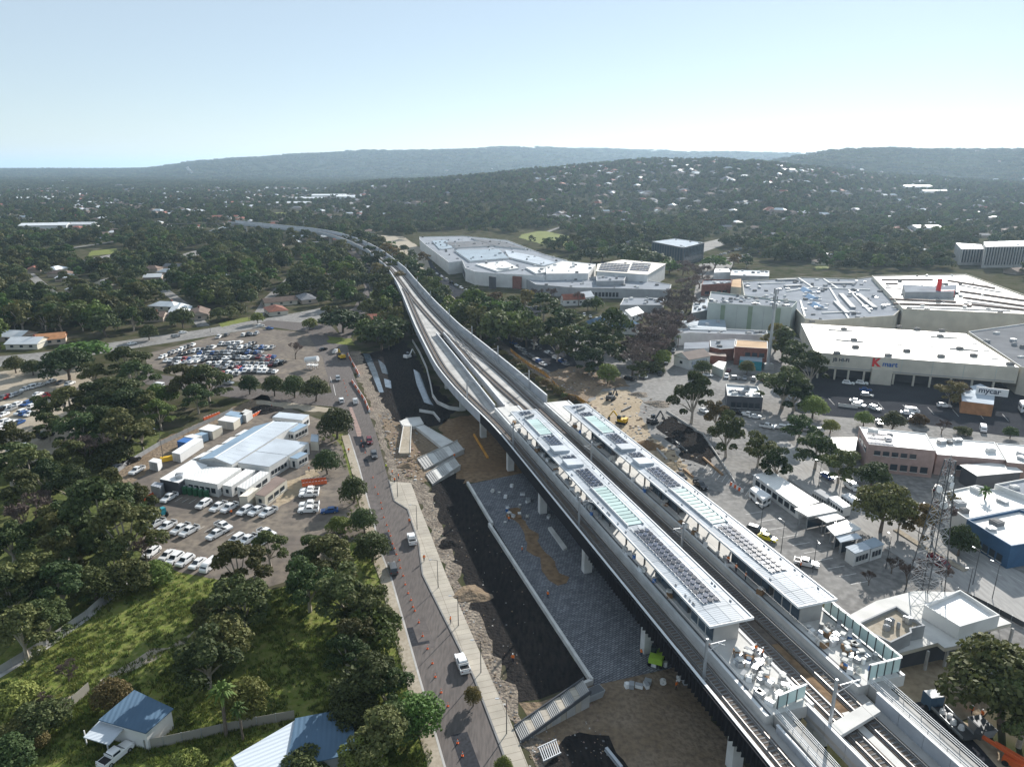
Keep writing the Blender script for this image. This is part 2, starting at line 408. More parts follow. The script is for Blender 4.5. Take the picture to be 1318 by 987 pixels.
for j in range(len(ys)-1):
    for i in range(NK):
        k = j*(NK+1)+i; ff.append((k, k+1, k+NK+2, k+NK+1))
me = bpy.data.meshes.new('ground'); me.from_pydata(vv, [], ff)
earth = ground_mat('earth', [(.062,.065,.032),(.042,.05,.024),(.115,.10,.075)], .012, .12)
n_ = earth.node_tree.nodes; l_ = earth.node_tree.links; b_ = n_['Principled BSDF']; src_ = b_.inputs['Base Color'].links[0].from_socket
ge_ = n_.new('ShaderNodeNewGeometry'); sx_ = n_.new('ShaderNodeSeparateXYZ'); l_.new(ge_.outputs['Position'], sx_.inputs[0])
mr_ = n_.new('ShaderNodeMapRange'); mr_.inputs[1].default_value = 1400; mr_.inputs[2].default_value = 3000; l_.new(sx_.outputs[1], mr_.inputs[0])
mx_ = n_.new('ShaderNodeMix'); mx_.data_type = 'RGBA'; l_.new(mr_.outputs[0], mx_.inputs[0]); l_.new(src_, mx_.inputs[6]); mx_.inputs[7].default_value = (.05,.058,.028,1); l_.new(mx_.outputs[2], b_.inputs['Base Color'])   # bushland floor beyond the suburbs
me.materials.append(earth)
me.polygons.foreach_set('use_smooth', [True]*len(ff)); me.update()
struct(link('ground', me))

# ------------------------------------------------------------------ ground cover, roads, paths
sheet('park_grass', [(-60,1000),(-60,880),(40,815),(120,765),(186,722),(290,748),(345,762),(430,740),(492,745),(562,1010),(580,1060),(-60,1060)], M['grass'], .03)
sheet('verge_ground', [(-60,600),(60,560),(190,520),(210,560),(150,612),(190,640),(186,722),(120,765),(40,815),(-60,880)], M['grass2'], .02)
sheet('roadside_grass', [(405,560),(440,560),(455,600),(468,647),(492,745),(430,742),(440,690),(452,640),(438,580)], M['grass'], .035)
sheet('depot_ground', [(150,612),(215,565),(340,513),(412,540),(440,575),(458,640),(475,695),(430,700),(380,745),(330,760),(290,748),(230,736),(183,716),(185,660),(195,635)], M['asphalt_lot'], .04)
sheet('depot_dirt', [(140,612),(215,562),(338,508),(352,516),(232,574),(165,628)], M['dirt'], .05)
sheet('depot_dirt_edge', [(365,625),(410,598),(420,600),(372,645),(352,655)], M['sand'], .05)
sheet('carpark_ground', [(190,472),(186,456),(262,436),(330,422),(395,428),(418,455),(424,498),(330,493),(230,484)], M['asphalt_lot'], .03)
sheet('carpark_dirt', [(-60,490),(72,466),(110,472),(125,505),(95,560),(50,606),(-60,606)], M['path_beige'], .03)
sheet('cross_road', [(180,478),(300,497),(365,504),(428,506),(436,524),(370,519),(300,512),(185,494)], M['asphalt'], .05)
sheet('cross_footpath', [(330,515),(420,524),(440,530),(438,534),(330,520)], M['path_beige'], .06)
sheet('suburb_road', [(-80,466),(72,452),(150,440),(262,424),(330,412),(412,397),(440,400),(430,412),(335,422),(262,434),(150,452),(72,464),(-80,481)], M['asphalt_old'], .05)
sheet('junction_road', [(395,428),(330,418),(345,412),(425,418),(446,440),(450,456),(413,458)], M['asphalt'], .055)
sheet('far_street', [(430,412),(455,396),(470,372),(462,345),(446,320),(452,318),(478,345),(487,374),(470,402),(448,440),(440,436)], M['asphalt'], .045)

ROAD_L = [(413,452),(427.6,507),(450,560),(462.7,600),(475,647),(493,715),(505,745),(540,868),(574,987),(592,1050)]
ROAD_R = [(449,450),(455,482),(470,520),(485,560),(500,618),(506.5,645),(516,651),(524,656),(538,700),(543,740),(608,870),(645.5,968),(672,1050)]
sheet('street', ROAD_L+list(reversed(ROAD_R)), M['asphalt'], .06)
def strip(name, pts, w0, w1, m, z0, z1, kind=True):
    """a raised band along a polyline of ground places, from offset w0 to w1 to its right"""
    P = [Vector((*p.xy, 0)) for p in pts]; A = []; B = []
    for i, p in enumerate(P):
        d = (P[min(i+1, len(P)-1)]-P[max(i-1, 0)]).normalized(); n = Vector((d.y, -d.x, 0))
        A.append(p+n*w0); B.append(p+n*w1)
    mb = MB()
    for i in range(len(P)-1):
        q = [A[i], A[i+1], B[i+1], B[i]]
        mb.hexa([(*p.xy, z0) for p in q]+[(*p.xy, z1) for p in q])
    o = ob(name, mb, m)
    return struct(o) if kind else o
RL = [G(*p) for p in ROAD_L]; RR = [G(*p) for p in ROAD_R]
strip('street_kerb_west', RL[2:], 0.0, .35, M['concrete'], 0, .19)
strip('footpath_west', RL[2:], .35, 2.6, M['path_beige'], 0, .17)
strip('street_kerb_east', RR[4:], -.3, 0.0, M['concrete_dk'], 0, .2)
sheet('footpath_east', [(500.5,620),(507.3,645),(517,650),(525,655.5),(539,700),(544,740),(609.5,870),(647.5,968),(674,1050),(712,1050),(680,987),(655.5,925),(600,800),(574,740),(555,690),(541,655),(529,622)], M['slab'], .19)
sheet('verge_rubble', [(520,612),(529,622),(541,655),(555,690),(574,740),(600,800),(655.5,925),(680,987),(712,1050),(745,1050),(712,985),(668,905),(640,850),(607,780),(586,725),(566,672),(553,628)], M['rubble'], .03)
sheet('embankment_soil', [(545,605),(553,628),(566,672),(586,725),(607,780),(640,850),(668,905),(700,902),(763,881),(690,765),(621,655),(602,623),(590,606)], M['mulch'], .02)  # dark soil, with the viaduct's shadow also put into its near-black colour
sheet('site_ground_south', [(668,905),(700,902),(763,881),(860,848),(1010,1050),(745,1050)], M['dirt'], .025)
sheet('site_ground_north', [(485,528),(505,535),(540,545),(575,560),(600,600),(545,622),(520,612),(505,590)], M['dirt'], .025)
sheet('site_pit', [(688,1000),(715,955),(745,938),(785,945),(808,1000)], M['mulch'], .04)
sheet('brown_fill', [S(178,41).xy, S(178,64).xy, S(232,64).xy, S(232,46).xy, S(205,40).xy], M['clay'], .03, True)
sheet('street_verge', [(471,522),(486,560),(501,618),(529,622),(520,606),(505,588),(492,545),(484,525)], M['rubble'], .035)
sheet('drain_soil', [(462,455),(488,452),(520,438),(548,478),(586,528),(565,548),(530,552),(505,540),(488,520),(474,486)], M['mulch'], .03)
sheet('drain_bank', [(449,452),(464,452),(478,490),(492,520),(505,540),(492,538),(474,515),(458,484)], M['rubble'], .04)
for i, (pp) in enumerate([[(467,455),(476,456),(486,480),(494,505),(488,505),(478,480)], [(486,462),(496,470),(500,482),(492,480)], [(494,487),(503,490),(504,500),(496,498)], [(532,475),(540,480),(552,512),(558,522),(546,518),(536,494)]]):
    sheet('puddle', pp, mat('puddle_water', (.12,.15,.18), .08, var=.3, scale=.5, spec=.6), .06)
sheet('plaza_paving', [S(92.5,43.3).xy, S(92.5,86).xy, S(178,86).xy, S(180,60).xy, S(177,42).xy], M['paver'], .06, True)
sheet('plaza_soil_bed', [G(652,655).xy, G(668,654).xy, G(732,752).xy, G(712,756).xy], M['clay'], .09, True)
sheet('trail_dirt', [(60,908),(115,884),(180,848),(276,797),(281,799),(186,852),(118,890),(64,914)], M['path_beige'], .05)
sheet('park_path', [(-30,880),(0,860),(60,823),(110,788),(162,744),(172,747),(116,796),(66,832),(4,870),(-30,890)], M['concrete'], .05)
# east of the line
sheet('town_ground', [(628,405),(690,425),(760,425),(852,480),(890,400),(900,340),(945,330),(930,400),(1040,440),(1318,520),(1500,560),(1500,1000),(1318,900),(1150,795),(1080,790),(905,640),(820,560),(765,520),(735,505),(690,470)], M['asphalt_old'], .02)
sheet('scrub_ground', [(560,385),(628,405),(690,470),(735,505),(722,512),(690,490),(640,445),(600,410)], M['rubble'], .035)
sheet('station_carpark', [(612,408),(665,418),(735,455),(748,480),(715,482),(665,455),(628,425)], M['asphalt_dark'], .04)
sheet('north_worksite', [(455,300),(520,305),(545,322),(560,345),(590,380),(612,400),(585,398),(548,360),(510,325),(478,312)], M['path_beige'], .03)
sheet('mall_road', [(545,320),(560,345),(590,372),(640,388),(700,398),(690,408),(640,402),(590,388),(560,362)], M['asphalt_dark'], .04)
sheet('excavation_sand', [(756,520),(778,504),(806,502),(826,514),(824,535),(840,560),(872,585),(892,620),(880,640),(850,612),(815,575),(790,548)], M['sand'], .04)
sheet('excavation_soil', [(700,480),(745,470),(800,485),(812,498),(775,500),(752,520),(728,512)], M['dirt'], .045)
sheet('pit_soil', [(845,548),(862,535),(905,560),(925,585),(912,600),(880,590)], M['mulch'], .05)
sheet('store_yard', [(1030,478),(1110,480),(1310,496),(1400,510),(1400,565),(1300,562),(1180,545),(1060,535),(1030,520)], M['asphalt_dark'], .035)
sheet('east_road', [(985,572),(1012,566),(1060,604),(1130,648),(1200,682),(1318,738),(1500,815),(1500,890),(1318,806),(1235,768),(1150,712),(1070,655),(1000,606)], M['road_pale'], .03)
sheet('bus_loop', [(905,640),(935,600),(985,640),(1060,700),(1110,735),(1150,760),(1160,790),(1080,786)], M['asphalt_old'], .04)
sheet('forecourt_sand', [(1130,850),(1180,842),(1262,868),(1275,905),(1245,928),(1318,985),(1380,1060),(1290,1050),(1180,925)], M['sand'], .04)
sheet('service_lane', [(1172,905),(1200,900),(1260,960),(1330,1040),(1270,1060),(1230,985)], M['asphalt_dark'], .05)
# bright lawns in the distance
for i, pp in enumerate([[(676,297),(705,298),(740,306),(735,318),(700,315),(668,306)], [(350,274),(385,273),(386,277),(352,279)], [(118,323),(150,320),(152,326),(112,330)], [(0,440),(60,432),(62,440),(0,450)], [(30,620),(60,620),(70,640),(40,650)], [(420,432),(452,436),(456,444),(424,442)], [(280,416),(320,408),(322,412),(284,422)], [(1050,340),(1065,338),(1066,346),(1050,348)]]):
    sheet('lawn', pp, M['grass'], .06)
for i, pp in enumerate([[(100,336),(160,324),(168,330),(110,344)], [(225,330),(268,318),(275,328),(235,338)], [(640,330),(700,345),(690,352),(630,338)], [(880,318),(960,300),(965,304),(890,330)]]):
    sheet('distant_carpark', pp, M['asphalt_old'], .05)
# lane lines
mb = MB()
def dash(a, b, w, mb, z):
    a, b = Vector((*a.xy, 0)), Vector((*b.xy, 0)); d = (b-a).normalized(); n = Vector((d.y, -d.x, 0))*w/2
    mb.poly([(*(a+n).xy, z), (*(b+n).xy, z), (*(b-n).xy, z), (*(a-n).xy, z)])
dash(G(429,495), G(432,509), .15, mb, .075); dash(G(425,485), G(427,492), .15, mb, .075)
for k in range(7):
    a = G(446+k*2.6, 545+k*13); b = G(446+k*2.6+1.2, 545+k*13+6); dash(b, a, .12, mb, .075)
for k in range(9):
    u = 1020+k*32; v = 598+k*17; dash(G(u+13, v+7), G(u, v), .15, mb, .05); dash(G(u+45, v+18), G(u+25, v+7), .12, mb, .05)
for k in range(12):
    dash(G(905+k*6, 606+k*3.6), G(911+k*6, 597+k*3.6), .1, mb, .06)
struct(ob('road_marking', mb, mat('line_paint', (.7,.69,.66), .8, var=.2, scale=1)))

STREETS = [[(-40,424),(40,410),(95,398),(140,385)], [(95,398),(60,372),(35,350)], [(140,385),(200,365),(262,345),(330,335)], [(262,420),(240,395),(200,365)], [(20,335),(100,318),(190,305),(280,298)], [(330,410),(345,385),(372,360),(395,335)], [(372,360),(430,352),(462,348)], [(960,318),(1040,306),(1110,300)], [(1085,330),(1105,312),(1150,298)], [(700,300),(740,286),(800,275)]]
for i, st_ in enumerate(STREETS):
    P_ = [G(*p) for p in st_]; strip('residential_street', P_, -3.2, 3.2, M['asphalt_old'], -.2, .05)
# parking bay lines
mb = MB()
for (u0, v0, u1, v1, n, du, dv) in ((208,636,352,655,16,-10,6),(186,664,350,692,17,-10,6),(190,706,275,725,10,-9,6.5),(258,451,338,450,18,-7,4),(262,458,354,456,20,-7,4),(268,464,358,465,20,-7,4)):
    for i in range(n+1): u, v = u0+(u1-u0)*i/n, v0+(v1-v0)*i/n; dash(G(u+du, v+dv), G(u, v), .1, mb, .052)
for k in range(8): u, v = 1066+k*32, 512+k*3.0; dash(G(u+8, v+9), G(u, v), .12, mb, .05)
for k in range(10): u, v = 960+k*15, 662+k*10; dash(G(u+22, v-4), G(u, v), .14, mb, .055)
struct(ob('parking_marking', mb, MATS['line_paint']))

pr_ = random.Random(12)
for i in range(16):
    f = pr_.random(); a = G(interp([(0,455),(.4,480),(1,600)], f)+pr_.uniform(-4,8), interp([(0,560),(.4,660),(1,980)], f)); L_, W_ = pr_.uniform(2,7), pr_.uniform(.8,2.2); d = Vector((-_sa*1.1, _ca, 0)); n = Vector((_ca, _sa, 0))
    sheet('asphalt_patch', [(a-d*L_-n*W_).xy, (a-d*L_+n*W_).xy, (a+d*L_+n*W_).xy, (a+d*L_-n*W_).xy], M['asphalt_dark'] if i % 3 == 0 else mat('asphalt_patch', (.12,.105,.1), .9, var=.3, scale=.6), .066+.001*i, True)
# ------------------------------------------------------------------ viaduct decks in the station frame (s away, t across)
A_L = [(20,53.6),(190,53.8),(209,52.3),(231,50.9),(263,50.6),(295,52.6),(335,55.2),(375,58.6),(420,62.5),(469,66.4),(548,70.6),(676,69.6),(721,64.6),(774,58.5),(837,47.6),(880,36),(923,17),(1001,-30),(1072,-72),(1300,-215)]
A_R = [(20,59.2),(66,59.2),(207,59.0),(228,59.7),(268,60.8),(320,62.0)]
B_L = [(20,65.0),(66,65.4),(203,61.9),(229,62.7),(267,63.7),(320,65.2)]
B_R = [(20,76.0),(66,76.2),(200,77.0),(246,76.6),(286,75.6),(324,74.4),(386,75.4),(445,77.5),(532,81.6),(652,80.2),(721,75.4),(774,69.2),(837,58.4),(880,46.5),(923,28),(1001,-20),(1072,-62),(1300,-205)]
ZD = 9.7
def edge(tab, s): return smooth(tab, s, 7)
def slist(a, b, st):
    n = max(1, round((b-a)/st)); return [a+(b-a)*i/n for i in range(n+1)]
def ribbon(mb, t0, t1, z0, z1, ss, mi=0):
    for a, b in zip(ss, ss[1:]):
        mb.hexa([S(a,t0(a),z0), S(a,t1(a),z0), S(b,t1(b),z0), S(b,t0(b),z0), S(a,t0(a),z1), S(a,t1(a),z1), S(b,t1(b),z1), S(b,t0(b),z1)], mi)
via = thing('rail_viaduct', 'long grey concrete railway viaduct on piers curving into the distance', 'viaduct')
fl = lambda tab, d=0: (lambda s: edge(tab, s)+d)
def one_ribbon(name, t0, t1, z0, z1, ss, m, parent=via):
    mb = MB(); ribbon(mb, t0, t1, z0, z1, ss); return ob(name, mb, m, parent)
ssA = slist(24, 320, 8); ssF = slist(320, 1082, 14)
one_ribbon('deck_slab', fl(A_L), fl(A_R), ZD-.55, ZD, ssA, M['concrete'])
one_ribbon('deck_slab', fl(B_L), fl(B_R), ZD-.55, ZD, ssA, M['concrete'])
one_ribbon('deck_slab', fl(A_L), fl(B_R), ZD-.55, ZD, ssF, M['concrete'])
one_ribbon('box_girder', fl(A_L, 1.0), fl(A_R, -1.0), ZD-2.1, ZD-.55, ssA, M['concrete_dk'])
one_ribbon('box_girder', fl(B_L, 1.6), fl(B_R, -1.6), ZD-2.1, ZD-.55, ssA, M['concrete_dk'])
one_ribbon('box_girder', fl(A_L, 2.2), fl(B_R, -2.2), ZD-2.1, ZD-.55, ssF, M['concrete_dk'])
# parapet panels, each its own piece with an open joint
def panels(tab, off, th, z0, z1, s0, s1, pitch, m, name='parapet_panel', gap=.06):
    for a in slist(s0, s1, pitch)[:-1]:
        b = a+(s1-s0)/max(1, round((s1-s0)/pitch))-gap; mb = MB(); w = (min(off, off+th), max(off, off+th))
        mid = (a+b)/2
        ribbon(mb, fl(tab, w[0]), fl(tab, w[1]), z0, z1, [a, mid, b] if pitch > 5 else [a, b]); ob(name, mb, m, via)
panels(A_L, -.25, .3, ZD-1.7, ZD+1.5, 24, 470, 4.0, M['parapet'])
panels(A_L, -.25, .3, ZD-1.5, ZD+1.6, 470, 1082, 16.0, M['parapet'], gap=.1)
panels(A_R, -.3, .3, ZD-1.2, ZD+1.1, 24, 66, 4.0, M['parapet'])
panels(A_R, -.3, .3, ZD-1.2, ZD+1.6, 209, 318, 4.0, M['parapet'])
panels(B_L, 0, .3, ZD-1.2, ZD+1.4, 24, 68, 4.0, M['parapet'])
panels(B_L, 0, .3, ZD-1.2, ZD+1.4, 209, 318, 4.0, M['parapet'])
panels(B_R, -.3, .35, ZD-1.2, ZD+2.2, 24, 66, 4.0, M['parapet'])
panels(B_R, -.3, .35, ZD-1.4, ZD+3.3, 209, 470, 4.0, M['parapet'], 'noise_wall_panel')
panels(B_R, -.3, .35, ZD-1.5, ZD+3.0, 470, 1082, 16.0, M['parapet'], 'noise_wall_panel', .1)
# pale cappings, the walkway and cable trough lines
CAP = mat('capping_white', (.74,.75,.75), .5, var=.08)
for tab, off, z, a, b, w in ((A_L,-.32,ZD+1.5,24,470,.42),(A_R,-.36,ZD+1.1,24,66,.4),(A_R,-.36,ZD+1.6,209,318,.4),(B_L,-.06,ZD+1.4,24,68,.4),(B_L,-.06,ZD+1.4,209,318,.4),(B_R,-.36,ZD+3.3,209,470,.46),(B_R,-.36,ZD+2.2,24,66,.46),(A_L,-.32,ZD+1.6,470,1082,.42),(B_R,-.36,ZD+3.0,470,1082,.46)):
    one_ribbon('capping', fl(tab, off), fl(tab, off+w), z+.005, z+.12, slist(a, b, 10), CAP)
one_ribbon('cable_trough', fl(A_L, .1), fl(A_L, .75), ZD+.003, ZD+.5, slist(24, 320, 8), M['concrete_lt'])
for k in (0.2, .42, .64):
    one_ribbon('handrail', fl(A_L, k), fl(A_L, k+.06), ZD+.8, ZD+.86, slist(24, 85, 8), CAP)
one_ribbon('cable_trough', fl(B_R, -1.2), fl(B_R, -.45), ZD+.003, ZD+.45, slist(209, 470, 10), M['concrete'])
one_ribbon('cable_trough', fl(B_L, .4), fl(B_L, 1.6), ZD+.003, ZD+.4, slist(24, 68, 8), M['concrete_lt'])
for k in (.5, .8, 1.1, 1.4):
    one_ribbon('cable_rail', fl(B_L, k), fl(B_L, k+.07), ZD+.403, ZD+.5, slist(24, 68, 8), CAP)
one_ribbon('walkway', fl(B_L, .35), fl(B_L, 2.4), ZD+.003, ZD+.2, slist(209, 318, 8), M['concrete_lt'])
one_ribbon('walkway', fl(A_R, -2.4), fl(A_R, -.35), ZD+.003, ZD+.2, slist(209, 318, 8), M['concrete'])
# steel fins hung outside the west parapet beside the platforms
for s in slist(24, 118, 1.0):
    mb = MB(); mb.beam(S(s, edge(A_L, s)-.55, ZD-1.75), S(s, edge(A_L, s)-.3, ZD+1.35), .16, .5); ob('fin', mb, M['fins'], via)
one_ribbon('parapet_shade_sheet', fl(A_L, -.29), fl(A_L, -.255), ZD-1.72, ZD+1.45, slist(24, 203, 8), M['fins'])  # dark sheet added over the pale parapet; its shade is put into the colour
one_ribbon('fin_rail', fl(A_L, -.72), fl(A_L, -.52), ZD+1.36, ZD+1.46, slist(24, 118, 8), M['fins'])
# piers
def pier(s, t, w=2.6, d=1.5, head=4.6, z=ZD-2.1):
    mb = MB(); rz = ST_A
    P = lambda a, b, zz: S(s+b, t+a, zz)
    for z0, z1, a0, a1 in ((0, z-1.6, w/2, w/2), (z-1.6, z, w/2, head/2)):
        mb.hexa([P(-a0,-d/2,z0),P(a0,-d/2,z0),P(a0,d/2,z0),P(-a0,d/2,z0),P(-a1,-d/2,z1),P(a1,-d/2,z1),P(a1,d/2,z1),P(-a1,d/2,z1)])
    o = ob('pier', mb, M['concrete_lt'], via); return o
for s in (42.5, 70.5, 98, 126, 155, 183, 211, 239, 267, 295):
    pier(s, (edge(A_L, s)+edge(A_R, s))/2-.2, 1.9, 1.6, 4.2); pier(s, (edge(B_L, s)+edge(B_R, s))/2, 3.0, 1.6, 8.0)
for s in slist(325, 1082, 31): pier(s, (edge(A_L, s)+edge(B_R, s))/2, 3.0, 1.6, 8.0)
# deck cross-beam south of the platforms
mb = MB(); mb.hexa([S(61.5,65.8,ZD+.9),S(63.6,65.8,ZD+.9),S(65.6,74.4,ZD+.9),S(63.5,74.4,ZD+.9),S(61.5,65.8,ZD+1.5),S(63.6,65.8,ZD+1.5),S(65.6,74.4,ZD+1.5),S(63.5,74.4,ZD+1.5)]); ob('cross_beam', mb, M['concrete_lt'], via)
for s, t in ((62.6,66.0),(64.5,74.2)): mb = MB(); mb.box(S(s,t,ZD+.45), (.5,.5,.9), ST_A); ob('cross_beam_post', mb, M['concrete_lt'], via)

# ------------------------------------------------------------------ tracks
def track(tab, s0, s1, label, st=8):
    root = thing('railway_track', label, 'railway track')
    ss = slist(s0, s1, st); c = lambda d: (lambda s: smooth(tab, s, 7)+d)
    mb = MB(); ribbon(mb, c(-1.35), c(1.35), ZD+.004, ZD+.28, ss); ob('track_slab', mb, M['track_dirt'], root)
    for d in (-.8, .8):
        mb = MB(); ribbon(mb, c(d-.26), c(d+.26), ZD+.285, ZD+.37, ss); ob('plinth', mb, M['concrete_dk'], root)
        mb = MB(); ribbon(mb, c(d-.06), c(d+.06), ZD+.373, ZD+.53, ss); ob('rail', mb, M['rail'], root)
    for s in slist(s0, min(s1, 120), .75):          # sleeper blocks, near end only
        mb = MB(); p = S(s, c(0)(s), ZD+.3); mb.box((0,0,0), (2.3,.24,.06)); 
        if 'slp' not in MATS: MATS['slp'] = mb.mesh('sleeper', M['concrete_dk'])
        link('sleeper', MATS['slp'], root, p, ST_A)
    return root
T1 = [(20,56.2),(190,56.2),(215,54.6),(235,53.4),(263,53.2),(295,55.2),(335,58.2),(375,61.6),(420,65.6),(455,68.6)]
T2 = [(20,68.6),(200,68.6),(215,67.8),(240,66.8),(280,66.2),(335,66.0),(375,66.6),(420,67.6),(469,70.0),(548,73.4),(676,72.4),(721,67.6),(774,61.4),(837,50.5),(880,39),(923,20),(1001,-27.5),(1072,-69.5),(1082,-220)]
T3 = [(20,72.7),(200,73.0),(246,73.0),(286,72.0),(324,71.0),(386,71.8),(445,74.0),(532,77.8),(652,76.6),(721,71.6),(774,65.6),(837,54.6),(880,43),(923,24),(1001,-23.5),(1072,-65.5),(1082,-215)]
track(T1, 24, 455, 'railway track along the western parapet of the viaduct')
track(T2, 24, 1080, 'railway track beside the platform under the near canopy')
track(T3, 24, 1080, 'railway track beside the platform under the far canopy', 8)
XO = [(255,66.6),(262,66.8),(318,70.6),(326,70.9)]
rt = thing('crossover_track', 'crossover rails running diagonally between the two middle tracks', 'railway track')
for tb in (XO, [(255,72.6),(262,72.3),(318,66.3),(326,66.1)]):
    for d in (-.8, .8):
        mb = MB(); ribbon(mb, lambda s: smooth(tb, s, 3)+d-.06, lambda s: smooth(tb, s, 3)+d+.06, ZD+.375, ZD+.55, slist(256, 325, 6)); ob('rail', mb, M['rail'], rt)
# infill slab between the two middle tracks, with rusty sand at the south
for a, b, m in ((24, 66, M['concrete_lt']), (66, 82, M['clay']), (82, 205, M['track_dirt'])):
    mb = MB(); ribbon(mb, lambda s: 70.0, lambda s: 71.3, ZD+.004, ZD+.2, slist(a+.02, b, 8)); ob('infill', mb, m, via)
# catenary masts
def mast(s, t, side, label, h=7.5, arm=3.2):
    r = thing('catenary_mast', label, 'catenary mast', S(s, t, ZD), ST_A, 'overhead line masts along the viaduct')
    mb = MB(); mb.box((0,0,h/2), (.34,.34,h)); ob('pole', mb, M['steel'], r)
    mb = MB(); mb.box((0,0,.15), (.7,.7,.3)); ob('base', mb, M['concrete'], r)
    a = MB(); a.beam((0,0,h-1.1), (side*arm,0,h-1.0), .1); a.beam((0,0,h-2.4), (side*arm*.9,0,h-1.15), .08); a.beam((side*arm*.6,0,h-1.2), (side*arm,0,h-1.8), .06); ob('cantilever_arm', a, M['steel'], r)
    i = MB(); i.cyl((side*.25,0,h-1.1), (side*.6,0,h-1.08), .12); ob('insulator', i, M['brick2'], r)
mast(78, 54.9, 1, 'catenary mast by the fins, west of the platform end')
mast(64, 66.2, 1, 'catenary mast standing by the pale cross beam south of platforms', 8.5, 4)
mast(128, 54.9, 1, 'slim catenary mast west of the near canopy, second from the south')
mast(176, 54.9, 1, 'slim catenary mast by the northern half of the near canopy')
mast(112, 70.7, -1, 'catenary mast between both canopies, closer to their southern ends', 7, 2.2)
mast(158, 70.7, -1, 'catenary mast between both canopies, closer to their northern ends', 7, 2.2)
mast(222, 53.0, 1, 'catenary mast at the void just north of the platforms')
for i, s in enumerate((225, 262, 300)):
    mast(s, edge(B_R, s)-.8, -1, f'catenary mast on the east noise wall, {ORD[i]} north of the platforms', 7.5, 5)
for i, s in enumerate((345, 400, 455, 520, 590)):
    mast(s, edge(B_R, s)-.8, -1, f'distant catenary mast on the curving viaduct, {ORD[i]} of five going away', 7, 4)
wires = thing('overhead_wire', 'thin overhead wires hung above the viaduct tracks', 'wire')
for tb, z in ((T1, 5.6), (T2, 5.6), (T3, 5.6)):
    mb = MB(); ss = slist(40, 460, 20)
    for a, b in zip(ss, ss[1:]):
        mb.beam(S(a, smooth(tb, a, 7), ZD+z), S(b, smooth(tb, b, 7), ZD+z), .035); 
    ob('wire', mb, M['steel_dk'], wires)

# ------------------------------------------------------------------ platforms and canopies
ZP = ZD+1.45
def platform(label, t0, t1, s0, s1, edge_m):
    r = thing('platform', label, 'platform')
    mb = MB(); ribbon(mb, lambda s: t0, lambda s: t1, ZD-.5, ZP, slist(s0, s1, 20)); ob('platform_slab', mb, M['concrete_lt'], r)
    for t in (t0, t1-.45):
        mb = MB(); ribbon(mb, lambda s: t, lambda s: t+.45, ZP+.004, ZP+.03, slist(s0, s1, 20)); ob('edge_strip', mb, CAP, r)
    for t in (t0+.55, t1-.85):
        mb = MB(); ribbon(mb, lambda s: t, lambda s: t+.3, ZP+.004, ZP+.02, slist(s0, s1, 20)); ob('tactile_strip', mb, edge_m, r)
    mb = MB(); ribbon(mb, lambda s: t0+.9, lambda s: t1-.9, ZD-2.0, ZD-.5, slist(s0+1, s1-1, 20)); ob('platform_girder', mb, M['concrete_dk'], r)
    return r
platform('concrete station platform under the near canopy', 58.3, 66.4, 67.5, 207, M['greydark'])
platform('concrete station platform under the far canopy', 75.0, 83.8, 68.5, 207, M['greydark'])
for s in (98, 126, 155, 183): pier(s, 62.3, 1.6, 1.4, 4.5, ZD-2.0); pier(s, 79.4, 1.6, 1.4, 4.5, ZD-2.0)

